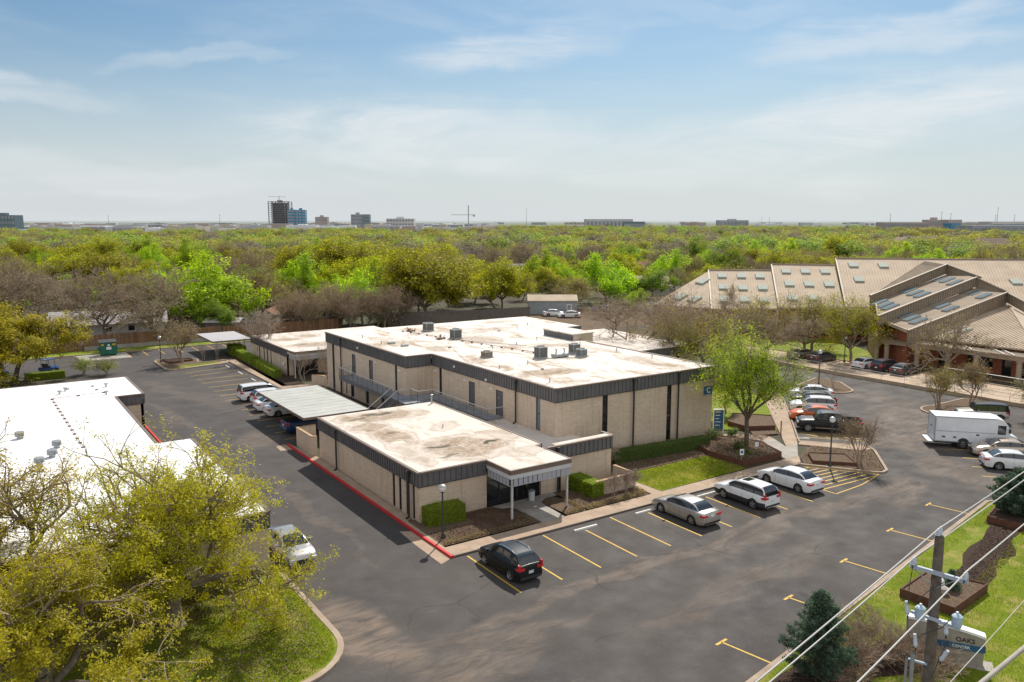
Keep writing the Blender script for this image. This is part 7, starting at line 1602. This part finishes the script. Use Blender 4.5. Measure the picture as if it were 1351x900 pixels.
# leafless shrubs around the monument sign
for i, (x, y, H, R, m_) in enumerate(((10.9, -20.1, 1.7, 1.6, 10), (9.3, -20.7, 1.4, 1.4, 9), (11.5, -22.8, 1.35, 1.25, 10), (11.0, -21.5, 1.7, 1.5, 11), (10.4, -23.2, 1.2, 1.1, 6), (12.6, -18.6, 1.3, 1.2, 5), (10.8, -18.9, 1.2, 1.1, 5), (8.0, -21.6, .9, .8, 6))):
    tree('bare_shrub', ('dense brown leafless shrub left of the monument sign', 'brown leafless shrub between the spruce and the monument sign', 'leafless shrub against the face of the monument sign', 'low leafless shrub in front of the left half of the monument sign', 'leafless shrub at the foot of the utility pole near the bottom edge', 'wispy green tinged shrub on the lawn near the kerb, right one', 'wispy green tinged shrub on the lawn near the kerb, left one', 'low dark shrub in the mulch beside the spruce')[i], 'shrub', 110 + i, H, R, .15,
         'leaf_shrub' if i in (5, 6) else 'leaf_russet', 500 if i in (5, 6) else 1100, .045, .1, 'twig_brown', 'twig_brown', loc=(x, y, .1), multi=m_, limbs=4, depth=5, lean=(30, 75), spread=(14, 36), r0=.02, wob=.16, up=.06, minr=.005)
for i in range(2): tree('leafy_shrub', ('scraggly green tipped shrub behind the white roof, left of the dumpster', 'green willow like shrub behind the white roof')[i], 'shrub', 130 + i, 2.2, 1.9, .2, 'leaf_lime', 1400, .12, .2, 'twig', 'twig', loc=((-11.0, -8.6)[i], (77.2, 75.5)[i], .1), multi=7, limbs=4, depth=5, lean=(15, 50), spread=(12, 30), r0=.025, minr=.01)

# ------------------------------------------------------------------ neighbourhood trees beyond the rear fence
PROTO = {}
def proto(key, seed, leaf, nl, ls, cl, label, name, H=11.2, R=8.0, bark='bark_grey', twig='twig_grey', **kw):
    a = dict(limbs=6, depth=5, lean=(32, 64), spread=(18, 46), r0=.26, wob=.24, up=.1); a.update(kw)
    t = tree(name, label, 'tree', seed, H, R, 2.4, leaf, nl, ls, cl, bark, twig, **a); PROTO[key] = t; return t
G1 = 'trees filling the neighbourhood beyond the rear fence'
LBL = {'oak': 'yellow green oak in the wooded neighbourhood beyond the rear fence', 'lime': 'bright lime green tree in the wooded neighbourhood beyond the rear fence', 'green': 'fresh green tree in the wooded neighbourhood beyond the rear fence',
       'bud': 'olive budding tree in the wooded neighbourhood beyond the rear fence', 'bare': 'leafless grey brown tree in the wooded neighbourhood beyond the rear fence', 'russet': 'russet leafless tree in the wooded neighbourhood beyond the rear fence'}
proto('oak1', 201, 'leaf_oak', 22000, .38, .5, 'x', 'oak_tree', keep=.55); proto('oak2', 202, 'leaf_oak', 18000, .38, .55, 'x', 'oak_tree', keep=.4)
proto('lime1', 203, 'leaf_fresh', 18000, .38, .55, 'x', 'shade_tree', keep=.5); proto('green1', 204, 'leaf_green', 16000, .36, .55, 'x', 'shade_tree', keep=.5)
proto('bud1', 205, 'leaf_bud', 8000, .26, .55, 'x', 'budding_tree', depth=6, minr=.02); proto('bud2', 206, 'leaf_bud', 6500, .26, .5, 'x', 'budding_tree', depth=6, minr=.02)
proto('bare1', 207, 'leaf_russet', 2200, .2, .5, 'x', 'bare_tree', depth=6, minr=.03, br=(2, 4)); proto('bare2', 208, 'leaf_bud', 1500, .2, .5, 'x', 'bare_tree', depth=6, minr=.03, br=(2, 4))
proto('rus1', 209, 'leaf_russet', 3200, .26, .5, 'x', 'bare_tree', twig='twig_brown', depth=6, minr=.022)
USED = set()
def put(key, x, y, s, rot, label, group=None, sz=1.0):
    if key not in USED: o = PROTO[key]; USED.add(key)
    else: o = copy_tree(PROTO[key])
    o.location = (x, y, 0); o.rotation_euler = (0, 0, rot); o.scale = (s, s, s * sz); o['label'] = label
    if group: o['group'] = group
    elif 'group' in o: del o['group']
    return o
rt = random.Random(77)
# the nearest row, one by one (px, py of the foot, scale against a 10 m tree)
near = [(562, 424, 1.05, 'oak1', 'big round yellow green oak beyond the left end of the flat roof', 1.18), (655, 412, .90, 'oak2', 'orange tinged oak behind the grey fence near the centre', 1.15), (803, 399, .92, 'lime1', 'bright green oak behind the grey metal shed', 1.1), (722, 392, .85, 'oak2', 'open crowned oak left of the bright green oak behind the shed', 1),
        (282, 428, 1.0, 'lime1', 'lime green tree behind the left car park fence', 1.15), (345, 418, 1.0, 'bud1', 'dark trunked budding tree behind the left car park', 1), (288, 437, .62, 'green1', 'small grey green tree by the low shed behind the fence', 1), (139, 452, .98, 'bare1', 'sprawling leafless tree in front of the long pale house, left one', 1.15), (203, 452, .98, 'bare2', 'sprawling leafless tree in front of the long pale house, right one', 1.1),
        (12, 438, 1.05, 'bare1', 'dark leafless tree at the left edge beyond the fence', 1.2), (60, 425, .95, 'bare2', 'leafless tree behind the spreading oak at left', 1), (460, 388, 1.1, 'oak1', 'golden topped oak behind the brown bare trees', 1.2), (400, 392, 1.05, 'oak2', 'golden olive oak left of the golden topped one', 1.1), (507, 396, .95, 'oak1', 'yellow oak between the golden topped oak and the big round one', 1),
        (130, 392, 1.0, 'oak1', 'yellow green oak above the long pale house', 1), (432, 402, .85, 'lime1', 'lime green tree rising over the brown bare trees behind the rear building', .9), (100, 405, .8, 'lime1', 'low lime green tree left of the long pale house', 1), (575, 365, 1.05, 'bud2', 'pale olive budding tree behind the big round oak', 1), (640, 385, .6, 'green1', 'fresh green bushy tree between the two centre oaks', 1),
        (835, 370, .8, 'bud1', 'olive tree beside the tan roofed house', 1), (885, 352, .8, 'lime1', 'small bright tree left of the metal roofs', 1), (905, 372, .7, 'oak2', 'round golden olive tree before the left hipped metal roof', 1), (985, 342, .9, 'lime1', 'lime tree above the first skylit roof', 1), (1040, 345, .8, 'lime1', 'lime tree above the second skylit roof', 1),
        (1130, 338, .9, 'oak1', 'yellow tree behind the ridge of the third roof section', .8), (1232, 328, 1.15, 'bud2', 'tall yellow olive tree above the stepped roofs', 1.15), (1335, 325, .95, 'lime1', 'lime tree at the right edge above the roofs', 1), (716, 391, .5, 'green1', 'small green tree beside the shed fence', 1), (762, 388, .5, 'oak1', 'small yellow tree behind the shed roof', 1), (838, 408, .5, 'lime1', 'lime bush right of the parked blue car', 1)]
for i, (px, py, s, key, lb, sz) in enumerate(near):
    c = P(px, py); wd_ = 1.22 if (key[:4] in ('oak1', 'oak2', 'lime') and s > .9) else 1.0; put(key, c[0], c[1], s * (.98 if s > .85 else .82) * wd_, rt.uniform(0, 6.28), lb, None, sz / (wd_ ** .8))
# brown bare thicket behind the rear buildings
for i, px in enumerate((382, 408, 436, 460, 484, 508, 530, 396, 449, 497)):
    c = P(px, 437 - (i % 7) * 1.2 + (i % 2) * 4 - (i // 7) * 5); put('rus1', c[0], c[1], .52 + .07 * (i % 3), i * 1.3, 'brown leafless trees packed along the rear fence behind the flat roof', 'brown bare trees along the rear fence', 1.15)
occupied = [P(a[0], a[1]) for a in near]
house_spots = [P(842, 388), P(852, 366), P(1105, 331), P(1190, 333), P(1212, 330), P(1300, 335), P(1264, 337), P(1063, 327), P(880, 322), P(690, 367), P(528, 391), (-2.2, 117), (14, 122), P(405, 428), P(298, 437), P(727, 414), P(1104, 345)]
def kind(r, x):
    k = r.random()
    return ('oak1' if k < .17 else 'oak2' if k < .30 else 'lime1' if k < .47 else 'green1' if k < .54 else 'bud1' if k < .66 else 'bud2' if k < .76 else 'bare1' if k < .85 else 'bare2' if k < .93 else 'rus1')
KL = dict(oak1='oak', oak2='oak', lime1='lime', green1='green', bud1='bud', bud2='bud', bare1='bare', bare2='bare', rus1='russet')
cells = []
def blocked(x, Y, c):
    if Y < 150 and x < 20: return True
    # right side: retail centre and yards
    if c[0] > 40 and c[1] < 62 and Y < 215 and x > 20: return True
    if x > -6 and Y < 184: return True
    for h in house_spots:
        dx, dy = c[0] - h[0], c[1] - h[1]
        if hypot(dx, dy) < 8.5: return True
        # keep what stands right in front of a roof low and open
    hx = [(P(a, b)) for a, b in ((842, 392), (1190, 336), (1300, 338))]
    for h in occupied:
        if hypot(c[0] - h[0], c[1] - h[1]) < 8: return True
    return False
Y = 146.0
while Y < 380:
    half = Y * .66 + 8; x = -half
    while x < half:
        xx = x + rt.uniform(-3.5, 3.5); YY = Y + rt.uniform(-3.5, 3.5); c = CF(xx, YY)
        if not blocked(xx, YY, c): cells.append((YY, xx, c))
        x += 14.2
    Y += 13.0
cells.sort(); cells = cells[:262]; YMAX = cells[-1][0]
for YY, xx, c in cells:
    k = kind(rt, xx); s = rt.uniform(.5, 1.1) * .95; put(k, c[0], c[1], s, rt.uniform(0, 6.28), LBL[KL[k]], G1 + ': ' + KL[k], rt.uniform(.8, 1.3))
# farther woodland: one mass, instanced over scattered points
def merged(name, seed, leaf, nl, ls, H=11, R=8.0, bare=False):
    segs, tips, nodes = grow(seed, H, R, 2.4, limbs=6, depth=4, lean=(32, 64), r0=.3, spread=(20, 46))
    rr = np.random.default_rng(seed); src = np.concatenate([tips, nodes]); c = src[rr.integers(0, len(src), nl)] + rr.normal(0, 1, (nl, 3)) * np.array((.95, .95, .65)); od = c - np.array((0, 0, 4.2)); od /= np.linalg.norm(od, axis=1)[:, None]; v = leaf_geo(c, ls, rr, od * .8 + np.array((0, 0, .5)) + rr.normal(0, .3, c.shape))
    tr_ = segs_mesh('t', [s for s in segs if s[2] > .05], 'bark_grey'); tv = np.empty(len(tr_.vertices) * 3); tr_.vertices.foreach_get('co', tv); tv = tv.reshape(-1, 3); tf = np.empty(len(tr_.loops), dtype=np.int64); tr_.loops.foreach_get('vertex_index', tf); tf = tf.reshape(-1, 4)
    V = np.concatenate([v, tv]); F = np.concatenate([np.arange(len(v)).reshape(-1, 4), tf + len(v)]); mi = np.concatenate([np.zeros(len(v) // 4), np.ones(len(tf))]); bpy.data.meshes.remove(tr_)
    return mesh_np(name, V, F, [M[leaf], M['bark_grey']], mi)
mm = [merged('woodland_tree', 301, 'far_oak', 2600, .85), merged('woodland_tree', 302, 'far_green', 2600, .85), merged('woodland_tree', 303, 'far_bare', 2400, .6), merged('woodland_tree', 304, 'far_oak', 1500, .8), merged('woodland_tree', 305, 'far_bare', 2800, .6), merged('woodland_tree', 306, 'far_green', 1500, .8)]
far_pts = [[] for _ in mm]; rf_ = np.random.default_rng(9); Y = YMAX - 4; cnt = 0
while Y < 1500:
    stp = 14.0 + (Y - 250) * .006; half = Y * .67 + 15; xs_ = np.arange(-half, half, stp) + rf_.uniform(-5, 5, len(np.arange(-half, half, stp)))
    for x in xs_:
        y = Y + rf_.uniform(-5, 5)
        if x < -.02 * y and y > 1040 + .2 * x + 60 * sin(x * .02): continue
        c = CF(x, y)
        if any(hypot(c[0] - h[0], c[1] - h[1]) < 14 for h in house_spots): continue
        far_pts[rf_.choice(6, p=[.25, .18, .14, .18, .13, .12])].append((c[0], c[1], rf_.uniform(-1.2, 0))); cnt += 1
    Y += stp * .95
def instance_group(me, pts, k):
    ng = bpy.data.node_groups.new('scatter', 'GeometryNodeTree'); ng.interface.new_socket('Geometry', in_out='INPUT', socket_type='NodeSocketGeometry'); ng.interface.new_socket('Geometry', in_out='OUTPUT', socket_type='NodeSocketGeometry'); return ng
src_objs = []
for i, me in enumerate(mm):
    o = bpy.data.objects.new('woodland_source', me); src_objs.append(o)
pm = bpy.data.meshes.new('distant_woodland'); allp = []; idx = []
for i, l in enumerate(far_pts): allp += l; idx += [i] * len(l)
pm.vertices.add(len(allp)); pm.vertices.foreach_set('co', np.array(allp, dtype=np.float32).ravel()); at_ = pm.attributes.new('variety', 'INT', 'POINT'); at_.data.foreach_set('value', idx)
wo = bpy.data.objects.new('distant_woodland', pm); COL.objects.link(wo); tag(wo, 'far off mixed green and brown woodland stretching to the horizon', 'woodland', kind='stuff')
ng = bpy.data.node_groups.new('scatter', 'GeometryNodeTree'); ng.interface.new_socket('Geometry', in_out='INPUT', socket_type='NodeSocketGeometry'); ng.interface.new_socket('Geometry', in_out='OUTPUT', socket_type='NodeSocketGeometry')
N_ = ng.nodes; gi = N_.new('NodeGroupInput'); go = N_.new('NodeGroupOutput'); jn = N_.new('GeometryNodeJoinGeometry'); na = N_.new('GeometryNodeInputNamedAttribute'); na.data_type = 'INT'; na.inputs['Name'].default_value = 'variety'
rv = N_.new('FunctionNodeRandomValue'); rv.data_type = 'FLOAT_VECTOR'; rv.inputs[0].default_value = (0, 0, 0); rv.inputs[1].default_value = (0, 0, 6.28)
rs_ = N_.new('FunctionNodeRandomValue'); rs_.data_type = 'FLOAT'; rs_.inputs[2].default_value = .5; rs_.inputs[3].default_value = 1.15
mtp = N_.new('GeometryNodeMeshToPoints'); ng.links.new(gi.outputs[0], mtp.inputs['Mesh'])
for i, o in enumerate(src_objs):
    oi = N_.new('GeometryNodeObjectInfo'); oi.inputs['Object'].default_value = o; oi.inputs['As Instance'].default_value = True
    ip = N_.new('GeometryNodeInstanceOnPoints'); cm = N_.new('FunctionNodeCompare'); cm.data_type = 'INT'; cm.operation = 'EQUAL'
    ci = [s for s in cm.inputs if s.type == 'INT']; ng.links.new(na.outputs[0], ci[0]); ci[1].default_value = i
    ng.links.new(mtp.outputs[0], ip.inputs['Points']); ng.links.new(cm.outputs[0], ip.inputs['Selection']); ng.links.new(oi.outputs['Geometry'], ip.inputs['Instance']); ng.links.new(rv.outputs[0], ip.inputs['Rotation']); ng.links.new(rs_.outputs[1], ip.inputs['Scale']); ng.links.new(ip.outputs[0], jn.inputs[0])
ng.links.new(jn.outputs[0], go.inputs[0]); md = wo.modifiers.new('scatter', 'NODES'); md.node_group = ng
print('FAR TREES', cnt, 'NEAR CELLS', len(cells), 'ymax', YMAX)
# remove unused prototypes
for k, o in PROTO.items():
    if k not in USED:
        for ch in list(o.children): bpy.data.objects.remove(ch)
        bpy.data.objects.remove(o)
# grass tufts on the nearest lawns
def tufts(polys, n, label, seed, mat='leaf_lime', z=.11, h=.07, size=.05):
    rr = np.random.default_rng(seed); V = []
    for (x0, x1, y0, y1, test) in polys:
        c = np.stack([rr.uniform(x0, x1, n), rr.uniform(y0, y1, n)], 1); c = c[[test(a, b) for a, b in c]]; m = len(c); a = rr.uniform(0, 2 * pi, m); w = size * .35; hh = h * rr.uniform(.5, 1.3, m); lx = rr.normal(0, .02, (m, 2))
        b0 = np.stack([c[:, 0] - np.cos(a) * w, c[:, 1] - np.sin(a) * w, np.full(m, z)], 1); b1 = np.stack([c[:, 0] + np.cos(a) * w, c[:, 1] + np.sin(a) * w, np.full(m, z)], 1); t0 = np.stack([c[:, 0] + lx[:, 0] + np.cos(a) * w * .3, c[:, 1] + lx[:, 1] + np.sin(a) * w * .3, z + hh], 1); t1 = np.stack([c[:, 0] + lx[:, 0] - np.cos(a) * w * .3, c[:, 1] + lx[:, 1] - np.sin(a) * w * .3, z + hh], 1)
        V.append(np.stack([b0, b1, t0, t1], 1).reshape(-1, 3))
    v = np.concatenate(V); o = bpy.data.objects.new('grass_blades', mesh_np('grass_blades', v, np.arange(len(v)).reshape(-1, 4), [M[mat]])); COL.objects.link(o); tag(o, label, 'grass', kind='stuff')
tufts([(2, 37, -30, -13, lambda x, y: y < RC(x) - .3 and not (x > 20.5 and -19.4 < y < -15.3 and x < 34 and abs(y - (-18.2 + (x - 21) * .19)) < 1.2) and not (3.2 < x < 15.5 and -22.8 < y < -19.2))], 60000, 'green grass blades on the roadside lawn', 3, 'leaf_grass')
tufts([(-16, -9.4, -8, 3.4, lambda x, y: (x + 12.6) ** 2 + (y + 4.6) ** 2 < 9.6 or y > -4.6)], 26000, 'green grass blades on the corner lawn by the big oaks', 4, 'leaf_grass')
tufts([(18.8, 28.4, 1.7, 5.9, lambda x, y: True)], 14000, 'green grass blades on the clipped front lawn', 5, 'leaf_grass', z=.13)

# ------------------------------------------------------------------ sky, sun, camera
SUN_EL = radians(47); SUN_V = np.array((.766, .643)); 
W = bpy.data.worlds.new('World'); SC.world = W; W.use_nodes = True; nt = W.node_tree; nt.nodes.clear()
out = nt.nodes.new('ShaderNodeOutputWorld'); bg = nt.nodes.new('ShaderNodeBackground'); sky = nt.nodes.new('ShaderNodeTexSky'); sky.sky_type = 'NISHITA'; sky.sun_disc = False; sky.sun_elevation = SUN_EL; sky.sun_rotation = atan2(SUN_V[0], SUN_V[1]); sky.air_density = 1.0; sky.dust_density = 1.2; sky.ozone_density = 1.6; sky.altitude = 200
class WN(NT):
    def __init__(s): s.t = nt
w = WN(); tc = nt.nodes.new('ShaderNodeTexCoord'); vec = tc.outputs['Generated']
sep = nt.nodes.new('ShaderNodeSeparateXYZ'); nt.links.new(vec, sep.inputs[0]); X_, Y_, Z_ = sep.outputs
# heading relative to the flight line and elevation, both in degrees
hx = w.math('ADD', w.math('MULTIPLY', X_, CF(1, 0)[0] - CF(0, 0)[0]), w.math('MULTIPLY', Y_, CF(1, 0)[1] - CF(0, 0)[1])); hy = w.math('ADD', w.math('MULTIPLY', X_, CF(0, 1)[0] - CF(0, 0)[0]), w.math('MULTIPLY', Y_, CF(0, 1)[1] - CF(0, 0)[1]))
az = w.math('MULTIPLY', w.math('ARCTAN2', hx, hy), 57.2958); el = w.math('MULTIPLY', w.math('ARCSINE', Z_), 57.2958)
cb = nt.nodes.new('ShaderNodeCombineXYZ'); nt.links.new(az, cb.inputs[0]); nt.links.new(el, cb.inputs[1]); ae = cb.outputs[0]
wispm = w.scale(ae, (.055, .32, 1)); n1 = w.noise(wispm, 1.0, 8, .62, 1.2); n2 = w.noise(w.scale(ae, (.02, .10, 1)), 1.0, 5, .6, .6)
bl = w.blobs(ae, [(-.5, 11.2, 8, 1.5, 8, .55), (-6, 5.6, 14, 2.4, -2, .62), (8, 4.2, 18, 2.0, -4, .5), (22, 6.3, 14, 2.0, 6, .72), (30, 7.6, 8, 1.0, 2, .5), (25, 11.0, 10, 1.4, 0, .45), (33, 14.0, 4, .9, 10, .6), (-33, 8.3, 8, 1.0, -6, .6), (-22, 2.8, 16, 1.4, 0, .35), (-20, 10.0, 6, .6, 6, .3), (14, 13.4, 8, .8, -6, .22), (60, 20, 18, 4, 10, .5), (-65, 18, 18, 3, 0, .5), (120, 30, 30, 6, 0, .5), (-120, 25, 30, 5, 0, .5)], .12, 5.0, 6)
cl_ = w.math('MULTIPLY', bl, w.ramp(n1, [(.34, .12), (.60, 1.0)])); gen = w.math('MULTIPLY', w.ramp(n1, [(.45, 0.0), (.75, .35)]), w.ramp(n2, [(.40, 0.0), (.62, 1.0)]))
cl_ = w.math('MAXIMUM', cl_, gen, True)
haze = nt.nodes.new('ShaderNodeMapRange'); haze.interpolation_type = 'SMOOTHSTEP'; nt.links.new(el, haze.inputs[0]); haze.inputs[1].default_value = 13; haze.inputs[2].default_value = -1; haze.inputs[3].default_value = 0; haze.inputs[4].default_value = .95
c1 = w.mix(1.0, sky.outputs[0], SKYTINT, 'MULTIPLY')
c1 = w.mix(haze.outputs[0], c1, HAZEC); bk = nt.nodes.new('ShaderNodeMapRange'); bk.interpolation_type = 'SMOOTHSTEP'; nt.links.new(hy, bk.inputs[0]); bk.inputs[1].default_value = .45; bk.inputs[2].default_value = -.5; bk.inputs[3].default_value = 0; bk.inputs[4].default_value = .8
c1 = w.mix(w.math('MULTIPLY', bk.outputs[0], w.ramp(n2, [(.2, .6), (.7, 1.0)])), c1, BACKFILLC); c1 = w.mix(cl_, c1, CLOUDC)  # bright cloud bank added behind the camera, out of view, to fill shaded walls
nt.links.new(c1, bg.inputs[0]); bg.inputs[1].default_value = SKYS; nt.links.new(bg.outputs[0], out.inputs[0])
sl_ = bpy.data.lights.new('sun', 'SUN'); sl_.energy = 5.2; sl_.angle = radians(.5); sl_.color = (1.0, .93, .83); so_ = bpy.data.objects.new('sun', sl_); COL.objects.link(so_)
from mathutils import Vector, Matrix
dv = Vector((SUN_V[0] * cos(SUN_EL), SUN_V[1] * cos(SUN_EL), sin(SUN_EL))); so_.rotation_euler = dv.to_track_quat('Z', 'Y').to_euler(); so_.location = (40, 40, 80)
cam = bpy.data.cameras.new('camera'); co = bpy.data.objects.new('camera', cam); COL.objects.link(co); cam.sensor_width = 36; cam.lens = FL / 1351 * 36; cam.clip_end = 40000; cam.clip_start = .5
co.location = (CAMU, CAMV, CAM_H); f3 = Vector((CF(0, 1)[0] - CF(0, 0)[0], CF(0, 1)[1] - CF(0, 0)[1], 0)) * cos(PITCH) + Vector((0, 0, -1)) * sin(PITCH); co.rotation_euler = f3.to_track_quat('-Z', 'Y').to_euler()
SC.camera = co; SC.view_settings.view_transform = 'Standard'; SC.view_settings.look = 'None'; SC.view_settings.exposure = 0; SC.view_settings.gamma = 1
SC.cycles.max_bounces = 6; SC.cycles.diffuse_bounces = 3; SC.cycles.transmission_bounces = 3; SC.cycles.use_denoising = True
for o in list(bpy.data.objects):
    if '_local' in o: del o['_local']
